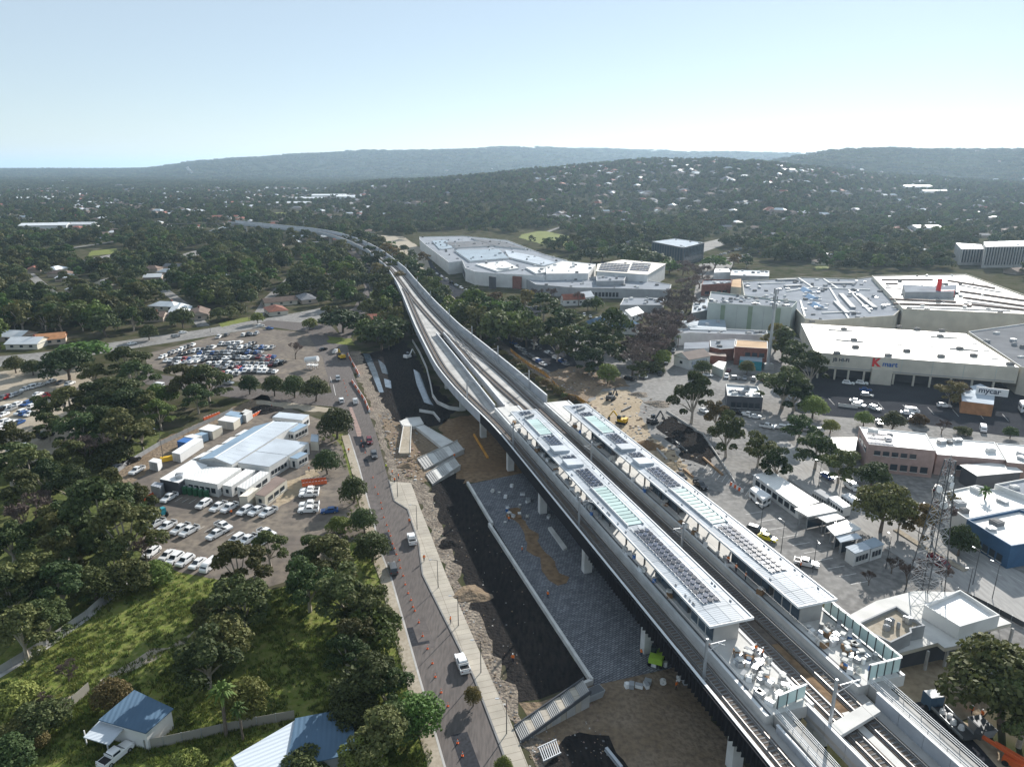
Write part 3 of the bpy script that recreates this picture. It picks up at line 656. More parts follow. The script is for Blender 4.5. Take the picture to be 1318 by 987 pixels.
SM = {}
def shared(key, make, m):
    if key not in SM: SM[key] = make().mesh(key, m)
    return SM[key]
def canopy(label, t0, t1, s0, s1, feats, glass_side):
    r = thing('station_canopy', label, 'canopy', S(s0, t0, ZP), ST_A)   # local x across, y along
    Wd, Ln = t1-t0, s1-s0; hz = 4.35; slope = .35
    zt = lambda x: hz+slope*math.sin(math.pi*x/Wd)*.6
    nb = round(Ln/4.0); xs = [0, Wd*.2, Wd*.5, Wd*.8, Wd]
    for i in range(nb):                                       # roofing sheets, bay by bay
        y0, y1 = Ln*i/nb+.04, Ln*(i+1)/nb-.04
        for x0, x1 in zip(xs, xs[1:]):
            key = f'roof_panel_{round(x0,2)}_{round(Wd,2)}_{nb}'
            def mk():
                mb = MB(); a, b = x0+.04, x1-.04; d = y1-y0
                return mb.hexa([(a,0,zt(a)-.12),(b,0,zt(b)-.12),(b,d,zt(b)-.12),(a,d,zt(a)-.12),(a,0,zt(a)),(b,0,zt(b)),(b,d,zt(b)),(a,d,zt(a))])
            link('roof_panel', shared(key, mk, CANROOF), r, (0, y0, 0))
    for x0, x1, y0, y1 in ((-.22,-.003,-.2,Ln+.2),(Wd+.003,Wd+.22,-.2,Ln+.2),(-.003,Wd+.003,-.2,-.003),(-.003,Wd+.003,Ln+.003,Ln+.2)):
        mb = MB(); mb.box(((x0+x1)/2,(y0+y1)/2,hz-.06), (x1-x0,y1-y0,.42)); ob('fascia', mb, CAP, r)
    mb = MB(); mb.box((Wd/2,Ln/2,hz-.32), (Wd-.3,Ln-.3,.2)); ob('ceiling', mb, M['grey'], r)
    n = 0
    y = 2.0
    while y < Ln-1:
        for x in (Wd*.28, Wd*.72):
            mb = MB(); mb.box((0,0,hz/2-.2), (.28,.28,hz-.45)); link('column', shared('canopy_column', lambda: MB().box((0,0,hz/2-.22),(.28,.28,hz-.45)), M['steel_dk']), r, (x, y, 0))
        y += 8.0
    for kind, f0, f1 in feats:
        ya, yb = Ln*f0, Ln*f1
        if kind == 'solar':
            rows = max(1, int((yb-ya)/1.36))
            for i in range(rows):
                for j in range(3):
                    x = Wd*.33+j*1.12
                    sp = shared('solar_panel', lambda: MB().box((0,0,0),(.86,1.05,.05)), M['solar'])
                    o = link('solar_panel', sp, r, (x, ya+.6+i*1.36, zt(x)+.2))
            [ob('solar_rail', MB().box((x,(ya+yb)/2,zt(Wd/2)+.1), (.1,yb-ya+.2,.08)), M['steel'], r) for x in (Wd*.33-.5, Wd*.33+1.12, Wd*.33+2.74)]
        elif kind == 'sky':
            rows = max(2, int((yb-ya)/1.5)); 
            for i in range(rows):
                sp = shared('skylight_pane', lambda: MB().hexa([(-1.65,-.5,.05),(1.65,-.5,.05),(1.65,.5,.05),(-1.65,.5,.05),(-1.65,-.5,.12),(1.65,-.5,.12),(1.65,.5,.26),(-1.65,.5,.26)]), M['glass_green'])
                link('skylight_pane', sp, r, (Wd*.47, ya+.75+i*1.5, zt(Wd/2)))
            for x in (Wd*.47-1.75, Wd*.47+1.75):
                mb = MB(); mb.box((x,(ya+yb)/2,zt(Wd/2)+.15), (.14,yb-ya+.2,.32)); ob('skylight_frame', mb, M['white'], r)
        elif kind == 'vent':
            mb = MB(); mb.hexa([(Wd*.12,ya,hz+.2),(Wd*.66,ya,hz+.2),(Wd*.66,yb,hz+.2),(Wd*.12,yb,hz+.2),(Wd*.12,ya,hz+1.0),(Wd*.66,ya,hz+.75),(Wd*.66,yb,hz+.75),(Wd*.12,yb,hz+1.0)]); ob('roof_monitor', mb, CANROOF, r)
        elif kind == 'unit':
            for k in range(3):
                mb = MB(); mb.box((Wd*(.35+.13*k), ya+(yb-ya)*(.3+.2*k), hz+.55), (1.1,.8,.6)); ob('rooftop_unit', mb, M['grey'], r)
    # glazed screens and rooms below
    for f0, f1, x0, x1, m in ((.01,.075,Wd*.2,Wd*.8,'cream'),(.09,.2,Wd*.25,Wd*.75,'greydark'),(.4,.52,Wd*.3,Wd*.7,'greydark'),(.72,.84,Wd*.3,Wd*.7,'greydark')):
        ya, yb = Ln*f0, Ln*f1
        mb = MB(); mb.box(((x0+x1)/2,(ya+yb)/2,1.85), (x1-x0,yb-ya,3.68)); room = ob('platform_room', mb, M['concrete'] if m == 'cream' else M['greydark'], r)
        k = max(2, int((yb-ya)/2.2))
        for i in range(k):
            for x in (x0-.03, x1+.03):
                g = MB(); g.box((x, ya+(i+.5)*(yb-ya)/k, 1.7), (.05,(yb-ya)/k-.35,2.6)); ob('glass_panel', g, M['glass_blue'], room)
    for i in range(26):                                       # small fixings on the roof
        y = rnd.uniform(1, Ln-1); x = rnd.choice((Wd*.08, Wd*.9)); mb = MB(); mb.box((x, y, zt(x)+.12), (.12,.5,.22)); ob('roof_anchor', mb, M['grey'], r)
    return r
CANROOF = ribbed_mat('canopy_roof_sheet', (.46,.495,.53), .5, ST_A+math.pi/2, .5, 0, .5, .16, .12, .12)
feats1 = [('solar',.05,.30),('sky',.31,.485),('solar',.49,.585),('vent',.595,.63),('solar',.635,.67),('vent',.68,.715),('solar',.72,.80),('sky',.805,.925),('unit',.93,.955),('solar',.962,.99)]
feats2 = [('solar',.09,.26),('sky',.265,.43),('solar',.435,.54),('vent',.55,.585),('solar',.59,.63),('vent',.64,.675),('solar',.68,.76),('sky',.765,.895),('solar',.90,.935),('unit',.94,.965),('solar',.97,.99)]
canopy('pale metal platform canopy with skylights, the one closer to the street', 58.4, 66.1, 82.5, 189.5, feats1, -1)
canopy('pale metal platform canopy with skylights, beside the bus loop', 75.2, 82.6, 82.8, 190, feats2, -1)

# end-of-platform screens
def screen(name, label, segs, h=2.3):
    r = thing(name, label, 'screen fence')
    for a, b in segs:
        a, b = Vector(a), Vector(b); n = max(1, round((b-a).length/1.6))
        for i in range(n):
            p, q = a+(b-a)*(i/n), a+(b-a)*((i+1)/n)
            g = MB(); d = (q-p).normalized(); g.beam(p+d*.12+Vector((0,0,h/2)), q-d*.12+Vector((0,0,h/2)), .04, h-.3); ob('screen_panel', g, M['glass_green'], r)
            m = MB(); m.beam(p+Vector((0,0,h/2-.3)), p+Vector((0,0,h/2+.3))+Vector((0,0,0)), .12, .12); m2 = MB(); m2.box((p.x,p.y,p.z+h/2), (.14,.14,h), ST_A); ob('screen_post', m2, M['steel_dk'], r)
        m = MB(); m.beam(a+Vector((0,0,h+.06)), b+Vector((0,0,h+.06)), .3, .12); ob('top_rail', m, CAP, r)
screen('screen_fence', 'glazed screen with dark posts closing the near platform end', [(S(68.2,60.6,ZP), S(69,66,ZP))])
screen('screen_fence', 'long glazed screen with dark posts around the far platform end', [(S(69.3,77.6,ZP), S(69.3,83.4,ZP)), (S(69.4,83.5,ZP), S(86,83.5,ZP))], 2.6)
# stairs and escalators side walls down to the forecourt
st = thing('platform_ramp', 'pale stair ramp wall running south from the far platform', 'ramp')
mb = MB(); mb.hexa([S(24,77.0,ZD-1.2),S(24,79.4,ZD-1.2),S(68.4,79.4,ZD-.6),S(68.4,77.0,ZD-.6),S(24,77.0,ZD+.6),S(24,79.4,ZD+.6),S(68.4,79.4,ZP-.05),S(68.4,77.0,ZP-.05)]); ob('ramp_slab', mb, M['concrete'], st)
for t in (77.1, 79.3):
    for k in (.35, .7, 1.05):
        mb = MB(); mb.beam(S(24,t,ZD+.6+k), S(68.3,t,ZP+k), .07); ob('handrail', mb, CAP, st)
    for i in range(15):
        s = 24+i*3.1; z = ZD+.6+(ZP-ZD-.6)*(s-24)/44.4; mb = MB(); mb.beam(S(s,t,z), S(s,t,z+1.05), .07); ob('baluster', mb, M['steel'], st)
st = thing('platform_ramp', 'pale stair ramp wall running south from the near platform', 'ramp')
mb = MB(); mb.hexa([S(24,59.6,ZD-1.2),S(24,61.4,ZD-1.2),S(67.4,61.4,ZD-.6),S(67.4,59.6,ZD-.6),S(24,59.6,ZD+.6),S(24,61.4,ZD+.6),S(67.4,61.4,ZP-.05),S(67.4,59.6,ZP-.05)]); ob('ramp_slab', mb, M['concrete'], st)
for t in (59.7, 61.3):
    for k in (.35, .7, 1.05):
        mb = MB(); mb.beam(S(24,t,ZD+.6+k), S(67.3,t,ZP+k), .07); ob('handrail', mb, CAP, st)
    for i in range(15):
        s = 24+i*3.05; z = ZD+.6+(ZP-ZD-.6)*(s-24)/43.4; mb = MB(); mb.beam(S(s,t,z), S(s,t,z+1.05), .07); ob('baluster', mb, M['steel'], st)
# ------------------------------------------------------------------ buildings
def ccw(p):
    a = sum(p[i].x*p[(i+1) % len(p)].y-p[(i+1) % len(p)].x*p[i].y for i in range(len(p)))
    return p if a > 0 else list(reversed(p))
def inset(p, d):
    n = len(p); out = []
    for i in range(n):
        a, b, c = p[i-1], p[i], p[(i+1) % n]
        e1 = (b-a).normalized(); e2 = (c-b).normalized(); n1 = Vector((-e1.y, e1.x)); n2 = Vector((-e2.y, e2.x))
        m = (n1+n2); k = max(.25, 1+n1.dot(n2)); out.append(b+m*(d/k))
    return out
def units(root, poly, z, n, seed, smin=.8, smax=2.4, m=None):
    r = random.Random(seed); xs = [q.x for q in poly]; ys_ = [q.y for q in poly]; tries = 0; k = 0
    ins = inset(poly, 1.2); pp = [(q.x, q.y) for q in ins]
    while k < n and tries < n*12:
        tries += 1; x = r.uniform(min(xs), max(xs)); y = r.uniform(min(ys_), max(ys_))
        if not inpoly(x, y, pp): continue
        a = r.uniform(smin, smax); b = r.uniform(smin, smax); h = r.uniform(.5, 1.3)
        mb = MB(); mb.box((x, y, z+h/2+.01), (a, b, h), ST_A if r.random() < .6 else .1); mb.box((x, y, z+h+.06), (a*.6, b*.6, .1), ST_A)
        ob('rooftop_unit', mb, m or M[r.choice(('grey','white_wall','steel','concrete_dk'))], root); k += 1
def bld(name, label, cat, px, h, wall, roof, par=0.0, z0=0.0, ledge=.0, nunits=0, seed=1, wins=(), over=0.0, split=0, group=None, part_of=None, usize=(.8,2.4)):
    P3 = [G(u, v, h) for u, v in px]; cen = sum((Vector(p.xy) for p in P3), Vector((0, 0)))/len(P3)
    if part_of: r = part_of; cen = Vector(r.location.xy)
    else: r = thing(name, label, cat, (cen.x, cen.y, 0), 0, group)
    P = ccw([Vector(p.xy)-cen for p in P3]); n = len(P)
    mb = MB(); mb.prism([tuple(q) for q in P], z0, h-.02+par if par else h-.02, cap=False); w = ob(name+'_wall' if part_of else 'wall', mb, M[wall], r)
    if par:
        I = inset(P, .3); mb = MB()
        for i in range(n):
            j = (i+1) % n
            mb.poly([(*P[i],h+par),(*P[j],h+par),(*I[j],h+par),(*I[i],h+par)]); mb.poly([(*I[i],h+par),(*I[j],h+par),(*I[j],h-.05),(*I[i],h-.05)])
        ob('parapet', mb, M['white_wall'] if par < .7 else M[wall], r)
        rp = I
    else: rp = inset(P, -over) if over else P
    if split and n == 4:                                     # roof laid as strips, one object each
        for k in range(split):
            a0, a1 = k/split, (k+1)/split; lerp = lambda p, q, t: p+(q-p)*t
            q = [lerp(rp[0], rp[1], a0), lerp(rp[0], rp[1], a1), lerp(rp[3], rp[2], a1), lerp(rp[3], rp[2], a0)]
            mb = MB(); mb.prism([tuple(x) for x in inset(q, .02)], h-.1, h+.05, bottom=True); ob('roof_sheet', mb, M[roof], r)
    else:
        mb = MB(); mb.prism([tuple(q) for q in rp], h-.12, h+.05, bottom=True); ob(name if part_of else 'roof', mb, M[roof], r)
    for (e, k, za, zb, f0, f1, wm) in wins:                   # e: edge by compass of its middle: 'S','W','E' or index
        if isinstance(e, str):
            mids = [(P[i]+P[(i+1) % n])/2 for i in range(n)]; nor = []
            for i in range(n): d = (P[(i+1) % n]-P[i]).normalized(); nor.append(Vector((d.y, -d.x)))
            want = {'S': Vector((0,-1)), 'W': Vector((-1,0)), 'E': Vector((1,0)), 'N': Vector((0,1))}[e]
            e = max(range(n), key=lambda i: nor[i].dot(want)*1.0+.1*min(1, (P[(i+1) % n]-P[i]).length/20))
        a, b = P[e], P[(e+1) % n]; d = (b-a); L = d.length; d.normalize(); nn = Vector((d.y, -d.x))
        for i in range(k):
            x0 = L*(f0+(f1-f0)*i/k); x1 = L*(f0+(f1-f0)*(i+1)/k); wd = (x1-x0)*.72; c = a+d*((x0+x1)/2)+nn*.04
            g = MB(); g.box((c.x, c.y, (za+zb)/2), (wd, .12, zb-za), math.atan2(d.y, d.x)); wo = ob('window', g, M[wm], w)
            if (zb-za) > .9 and L < 90 and h < 12:
                s = MB(); c2 = a+d*((x0+x1)/2)+nn*.12; s.box((c2.x, c2.y, za-.07), (wd+.2, .24, .1), math.atan2(d.y, d.x)); ob('sill', s, M['concrete_lt'], wo)
    if nunits: units(r, rp, h+.05, nunits, seed, *usize)
    return r, P, cen, w
def gable(name, label, cat, c, L, Wd, rz, he, rise, wall, roof, over=.5, hip=False, group=None, wins=True, chimney=False):
    """c: ground place; L along the ridge"""
    r = thing(name, label, cat, (c.x, c.y, c.z), rz, group)
    key = (round(L), round(Wd), he, rise, hip)
    mb = MB(); mb.prism([(-L/2,-Wd/2),(L/2,-Wd/2),(L/2,Wd/2),(-L/2,Wd/2)], -.5, he, cap=False)
    if not hip:
        for x in (-L/2, L/2): mb.poly([(x,-Wd/2,he),(x,Wd/2,he),(x,0,he+rise)])
    w = link('wall', mb.mesh('wall', M[wall]), r)
    a, b = L/2+over, Wd/2+over; k = (Wd/2+over) if hip else 0; zr = he+rise; ze = he-.12
    rx = max(.4, a-k*.95) if hip else a
    mb = MB()
    mb.poly([(-a,-b,ze),(a,-b,ze),(rx,0,zr),(-rx,0,zr)]); mb.poly([(a,b,ze),(-a,b,ze),(-rx,0,zr),(rx,0,zr)])
    if hip: mb.poly([(a,-b,ze),(a,b,ze),(rx,0,zr)]); mb.poly([(-a,b,ze),(-a,-b,ze),(-rx,0,zr)])
    mb.poly([(-a,b,ze-.1),(a,b,ze-.1),(a,-b,ze-.1),(-a,-b,ze-.1)])
    for p, q in (((-a,-b),(a,-b)),((a,-b),(a,b)),((a,b),(-a,b)),((-a,b),(-a,-b))): mb.poly([(*p,ze-.1),(*q,ze-.1),(*q,ze),(*p,ze)])
    ro = link('roof', mb.mesh('roof', M[roof]), r)
    if wins:
        for y, s in ((-Wd/2,-1),(Wd/2,1)):
            for x in (-L*.3, 0, L*.3):
                g = MB(); g.box((x, y+s*.03, he*.55), (1.5,.1,1.1)); ob('window', g, M['glass'], w)
        g = MB(); g.box((-L/2-.03, 0, he*.5), (.1,1.6,1.2)); ob('window', g, M['glass'], w)
    if chimney:
        g = MB(); g.box((L*.2, .6, zr+.1), (.8,.8,1.8)); ob('chimney', g, M['brick'], ro)
    return r
def put_text(root, txt, p, d, nrm, size, m, name='lettering', bold=0.0):
    cu = bpy.data.curves.new(name, 'FONT'); cu.body = txt; cu.size = size; cu.extrude = .05; cu.offset = bold
    o = bpy.data.objects.new(name, cu); COL.objects.link(o)
    dg = bpy.context.evaluated_depsgraph_get(); me = bpy.data.meshes.new_from_object(o.evaluated_get(dg)); bpy.data.objects.remove(o)
    me.materials.clear(); me.materials.append(m)
    x = Vector((d.x, d.y, 0)).normalized(); z = Vector((0,0,1)); y = Vector((nrm.x, nrm.y, 0)).normalized()
    o = bpy.data.objects.new(name, me); COL.objects.link(o); o.parent = root
    o.matrix_basis = Matrix(((x.x,0,y.x,p.x),(x.y,0,y.y,p.y),(0,1,0,p.z),(0,0,0,1)))
    return o

# big store with the pale roof and red letter sign
hS = 11.0
store, SP, scen, sw = bld('department_store', 'large store with cream flat roof and red letter sign on wall', 'store', [(1031,416.4),(1048.6,453.5),(1312,473),(1243,429.5)], hS, 'cream', 'roof_cream', z0=4.6, split=9)
a = Vector(G(1048.6,453.5,hS).xy)-scen; b = Vector(G(1312,473,hS).xy)-scen; d = (b-a).normalized(); nn = Vector((d.y,-d.x)); L = (b-a).length
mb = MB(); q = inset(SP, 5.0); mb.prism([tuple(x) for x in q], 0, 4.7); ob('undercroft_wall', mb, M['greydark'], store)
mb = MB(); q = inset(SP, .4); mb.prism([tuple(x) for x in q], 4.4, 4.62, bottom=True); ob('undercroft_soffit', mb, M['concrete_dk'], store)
for f in (.03,.12,.19,.27,.42,.52,.6,.7,.8,.9): c = a+d*L*f-nn*.4; mb = MB(); mb.box((c.x,c.y,2.2), (.7,.7,4.4), math.atan2(d.y,d.x)); ob('column', mb, M['cream'], store)
c = a+d*L*.355+nn*.6; mb = MB(); mb.box((c.x,c.y,3.2), (7.5,2.6,6.4), math.atan2(d.y,d.x)); ob('stair_block', mb, M['cream'], store)
for f in (.15,.3,.45,.6,.75,.9): c = a+d*L*f+nn*.06; mb = MB(); mb.box((c.x,c.y,7.6), (.18,.1,5.6), math.atan2(d.y,d.x)); ob('panel_joint', mb, M['greygreen'], store)
c = a+d*L*.5+nn*.1; mb = MB(); mb.box((c.x,c.y,5.3), (L*.98,.16,.25), math.atan2(d.y,d.x)); ob('string_course', mb, M['grey'], store)
for k, w in ((-.05,.3),(.035,.2)):
    pass
for u, v in ((1086,425),(1099,439),(1101,448),(1167,453),(1210,434),(1235,450),(1253,459),(1211,460),(1143,459),(1077,456),(1300,470),(1045,415),(1157,422),(1180,425),(1212,427)):
    p = Vector(G(u,v,hS).xy)-scen; mb = MB(); mb.box((p.x,p.y,hS+.6), (2.2,1.8,1.1), .1); mb.box((p.x,p.y,hS+1.2), (1.2,1.2,.12), .1); ob('rooftop_unit', mb, M['concrete_dk'], store)
for u, v in [(1045,421),(1051,429),(1056,437),(1060,446),(1117,434),(1125,442),(1150,437),(1158,444),(1190,440),(1200,447),(1227,442),(1255,443),(1270,452),(1280,462),(1140,428),(1110,425),(1090,433),(1176,430)]:
    p = Vector(G(u,v,hS).xy)-scen; mb = MB(); mb.box((p.x,p.y,hS+.15), (2.4,1.0,.2), .1); ob('roof_light', mb, M['grey'], store)
for (u0, v0, u1, v1) in ((1066,425,1098,427),(1076,438,1111,441),(1198,434,1232,436),(1222,449,1259,452)):
    p = Vector(G(u0,v0,hS).xy)-scen; q = Vector(G(u1,v1,hS).xy)-scen; mb = MB(); mb.beam((p.x,p.y,hS+.3), (q.x,q.y,hS+.3), .9, .35); ob('roof_duct', mb, M['concrete'], store)
pt = a+d*L*.30+nn*.12
put_text(store, 'K', Vector((pt.x,pt.y,7.2)), d, nn, 4.6, M['sign_red'], bold=.2)
pt = a+d*L*.30+d*3.9+nn*.12
put_text(store, 'mart', Vector((pt.x,pt.y,7.4)), d, nn, 2.9, M['sign_blue'], bold=.06)
pt = a+d*L*.10+nn*.12
put_text(store, 'JB HI-FI', Vector((pt.x,pt.y,8.0)), d, nn, 2.0, M['sign_dark'], bold=.04)

bld('retail_wing', 'grey-roofed retail wing joined to the east end of the big store', 'store', [(1246,428),(1318,418),(1420,430),(1420,496),(1313.5,473.5)], 10.5, 'cream', 'roof_mid', .6, nunits=22, seed=4, wins=[('S',3,1,5,.05,.9,'greydark')])
shopc = bld('shopping_centre', 'sprawling shopping centre with white rust-streaked roof behind the big store', 'shopping centre', [(1122,356),(1243,354),(1318,381),(1440,404),(1440,420),(1318,406),(1162,399)], 12, 'cream', 'roof_cream', .8, nunits=44, seed=5)[0]
r_, _, _, _ = bld('plant_room', 'grey louvred plant room on the shopping centre roof', 'plant room', [(1162,366),(1208,369),(1232,366),(1228,376),(1165,376)], 16, 'grey', 'roof_grey', z0=12.1, part_of=shopc)
py = G(1206,383,12)-shopc.location; py.z = 0; mb = MB(); mb.box((0,0,5.5), (2.2,1.2,11), .1); pyl = ob('sign_pylon', mb, M['sign_red'], shopc, (py.x,py.y,12.1))
mb = MB(); mb.box((4,-1.2,2.6), (10,1,3.4), .1); ob('sign_board', mb, M['sign_red'], pyl)
hall = bld('shopping_hall', 'dark grey flat roofed hall with a row of blue skylights', 'shopping centre', [(955,363),(1032,358),(1102,360),(1122,357),(1160,399),(1150,408),(1060,414),(1036,412),(1014,388),(958,384)], 10, 'cream', 'roof_grey', .8, nunits=80, seed=6)[0]
def roof_lines(root, z, lines, w, h, m, name='roof_ridge'):
    for (u0, v0, u1, v1) in lines:
        a, b = G(u0, v0, z)-root.location, G(u1, v1, z)-root.location; mb = MB(); mb.beam((a.x,a.y,z+h/2+.06), (b.x,b.y,z+h/2+.06), w, h); ob(name, mb, M[m], root)
roof_lines(hall, 10, [(1028,359,1046,371),(1060,360,1078,372),(1012,376,1046,371),(1046,371,1120,374),(1068,372,1092,411),(1092,374,1120,403),(1030,388,1036,409),(1058,404,1100,402),(975,366,1010,365)], .9, .7, 'white_wall')
roof_lines(hall, 10, [(1000,362,1025,361),(1082,380,1098,398),(1104,380,1126,398),(1066,366,1100,366),(1010,370,1030,369),(1075,390,1090,405)], 2.6, 1.2, 'grey', 'roof_plant')
roof_lines(shopc, 12, [(1135,361,1200,361),(1140,366,1155,366),(1220,362,1280,372),(1145,386,1230,390),(1150,392,1250,395),(1236,376,1318,388),(1240,384,1318,395),(1180,382,1228,383),(1250,393,1318,400)], 1.6, 1.0, 'roof_brown')
roof_lines(shopc, 12, [(1140,371,1160,372),(1238,368,1290,377),(1170,396,1300,401),(1160,379,1225,380),(1245,389,1318,398)], 2.4, .5, 'grey', 'roof_plant')
for i, (u, v) in enumerate(((1038,375),(1045,384),(1052,395))):
    p = G(u, v, 10); mb = MB(); mb.hexa([(-3,-7,0),(3,-7,0),(3,7,0),(-3,7,0),(-.3,-6.6,1.8),(.3,-6.6,1.8),(.3,6.6,1.8),(-.3,6.6,1.8)])
    o = ob('roof_skylight', mb, mat('skylight_blue', (.16,.27,.42), .15, spec=.6), hall, (p.x-hall.location.x,p.y-hall.location.y,10.08), -.1)
    for y in (-7.2, 7.2): mb = MB(); mb.box((0,y,.4), (6.6,.4,.8)); ob('frame', mb, M['white'], o)
cin, CP, cc, cw_ = bld('cinema', 'tall pale box building with green stripes down its wall', 'cinema', [(911,391.5),(1019,397.5),(1026,390),(914.7,377)], 14, 'greygreen', 'roof_grey', .9, nunits=44, seed=7)
a = Vector(G(911,391.5,14).xy)-cc; b = Vector(G(1019,397.5,14).xy)-cc; d = (b-a).normalized(); nn = Vector((d.y,-d.x)); L = (b-a).length
for f in (.19,.52,.85): c = a+d*L*f+nn*.05; mb = MB(); mb.box((c.x,c.y,7), (2.3,.12,14), math.atan2(d.y,d.x)); ob('stripe_panel', mb, mat('green_stripe', (.25,.31,.22), .85, var=.1), cin)
for f in (.36,.68): c = a+d*L*f+nn*.04; mb = MB(); mb.box((c.x,c.y,7), (.16,.1,13.8), math.atan2(d.y,d.x)); ob('panel_joint', mb, M['grey'], cin)
bld('low_shop', 'low shop with teal metal roof in front of the striped box', 'shop', [(876,413),(933,411),(935,425),(889,424)], 6, 'white_wall', 'roof_steel', nunits=3, seed=8)
bld('long_arcade', 'long white arcade with flat parapet facing the brick shops', 'shop', [(868,425),(889,423),(987,427),(988,433),(888,429.5),(872,431)], 5.5, 'white_wall', 'roof_grey', .7, nunits=10, seed=9, wins=[('S',14,1,2.6,.3,.98,'glass')])
bld('annexe', 'low grey flat roofed annexe left of the striped box', 'shop', [(893,386),(911,385),(911,400),(890,404)], 6, 'grey', 'roof_steel', .5, nunits=12, seed=10)
bld('brick_shop', 'red brick shop with grey parapet beside the avenue', 'shop', [(905,361),(942,361),(941,366),(903,368)], 7, 'brick', 'roof_grey', .8, nunits=6, seed=11, wins=[('S',4,1,3,.1,.9,'glass')])
bld('white_shop', 'small white roofed shop behind the brick parapet shop', 'shop', [(920,346),(938,346),(940,350),(919,351)], 6, 'white_wall', 'roof_white', nunits=1, seed=12)
bld('cream_shop', 'cream shop with tan roof between brick shop and dark hall', 'shop', [(943,360),(954,359),(954,370),(941,369)], 6, 'cream', 'roof_rust', nunits=0, seed=12)
bld('teal_shop', 'long low teal shop roof next to the white roofed shop', 'shop', [(942,348),(990,349),(990,356),(940,355)], 6, 'grey', 'roof_steel', .4, nunits=8, seed=13)
bld('white_cottage', 'white two-window cottage with grey roof in the brick row', 'shop', [(881,441),(913,440),(913,448),(880,449)], 5.5, 'white_wall', 'roof_grey', nunits=0, wins=[('S',2,1.5,3.6,.3,.95,'glass')])
bld('grey_shop', 'grey roofed shop in the middle of the brick row', 'shop', [(913.5,439),(947,437),(945,449),(927,450),(914,447)], 5.5, 'brick', 'roof_grey', .3, nunits=2, seed=14)
bld('brick_hall', 'red brick hall with white rusting roof and teal lean-to', 'shop', [(948,437.5),(988,440),(988,449.5),(946,447)], 8, 'brick', 'roof_rust', .3, wins=[('S',3,4.2,6,.3,.95,'glass')])
bld('lean_to', 'teal lean-to on the front of the red brick hall', 'shop', [(953,456),(981,458),(981,466),(952,463)], 4, 'teal', 'roof_steel')
bld('low_brick_shop', 'low brick shop in front of the grey roofed one', 'shop', [(912,453),(934,455),(935,459),(911,457)], 4, 'brick', 'roof_brown')
c = G(890,470,0); muh = gable('mural_house', 'white walled building with brown gable roof and a mural', 'house', c, 13, 9, .55, 4.6, 2.2, 'white_wall', 'roof_brown', .4)
mu = MB(); rz = .55; mu.box((0,-4.56,2.0), (9,.05,3.0)); ob('mural', mu, mat('mural_paint', (.55,.58,.62), .8, col2=(.05,.12,.25), scale=.9), muh)
bld('yard_shed', 'small pale shed behind the mural building', 'shed', [(917,470),(925,464.5),(935,466),(931,476)], 3.4, 'greygreen', 'roof_white')
bld('cafe', 'flat roofed dark walled cafe with white roof units', 'cafe', [(934,496),(975,499),(982,513.5),(936,511)], 4.6, 'greydark', 'roof_steel', .6, nunits=8, seed=15, wins=[('S',5,.8,2.8,.1,.95,'glass')])
pink = bld('pink_brick_block', 'two storey pinkish brick block with solar panels on its roof', 'building', [(1105.7,550),(1192,559),(1204.5,581.5),(1118,573)], 8, 'mesh_pink', 'roof_white', .35, nunits=3, seed=16, wins=[('S',5,5.3,6.6,.08,.75,'glass'),('S',6,1.2,3,.05,.95,'glass'),('W',3,5.2,6.6,.1,.9,'glass')])[0]
for i in range(3):
    for j in range(6):
        p = G(1119+j*4.9+i*1.2, 558.5+i*6+j*.55, 8.3)-pink.location; o = link('solar_panel', shared('solar_panel_flat', lambda: MB().hexa([(-.9,-.55,0),(.9,-.55,0),(.9,.55,.25),(-.9,.55,.25),(-.9,-.55,.06),(.9,-.55,.06),(.9,.55,.31),(-.9,.55,.31)]), M['solar']), pink, p, -.1)
bld('workshop', 'low white roofed workshop joined to the pink brick block', 'workshop', [(1193,563.5),(1280,570),(1293.5,593),(1206,586)], 6, 'mesh_pink', 'roof_white', .3, nunits=5, seed=17, wins=[('S',5,2.2,3.6,.3,.9,'glass')])
bld('workshop_end', 'white roofed end unit of the workshop row by the frame edge', 'workshop', [(1281.5,571),(1360,577),(1370,603),(1296,596)], 6, 'brick2', 'roof_white', .3, nunits=4, seed=18)
bld('low_awning', 'low white canopy west of the pink brick block', 'canopy', [(1068,563),(1104,563),(1101,585),(1075,580)], 4, 'white_wall', 'roof_white')
bld('open_shed', 'white roofed open shed near the lattice mast', 'shed', [(1238,599),(1298,595),(1314,606.5),(1258,611.5)], 5, 'greydark', 'roof_white', over=.4)
bld('white_shop_row', 'white flat roofed shops behind the palm tree', 'shop', [(1211,636),(1256,626),(1318,641),(1380,655),(1312,656.5),(1244,670),(1222,655)], 5, 'white_wall', 'roof_white', .5, nunits=4, seed=19)
bld('blue_shop', 'corner shop with blue walls and white flat roof', 'shop', [(1244.5,671.5),(1311,658),(1400,690),(1301,706)], 5, 'shop_blue', 'roof_white', .7, nunits=2, seed=20, wins=[('S',5,.7,2.6,.3,.95,'glass'),('W',5,.7,2.4,.1,.9,'glass')])
bld('grey_roof_shop', 'grey roofed shop at the frame edge behind the blue shop', 'shop', [(1280,625),(1318,618),(1400,628),(1400,652),(1320,640)], 6, 'white_wall', 'roof_grey', .5, nunits=3, seed=21)
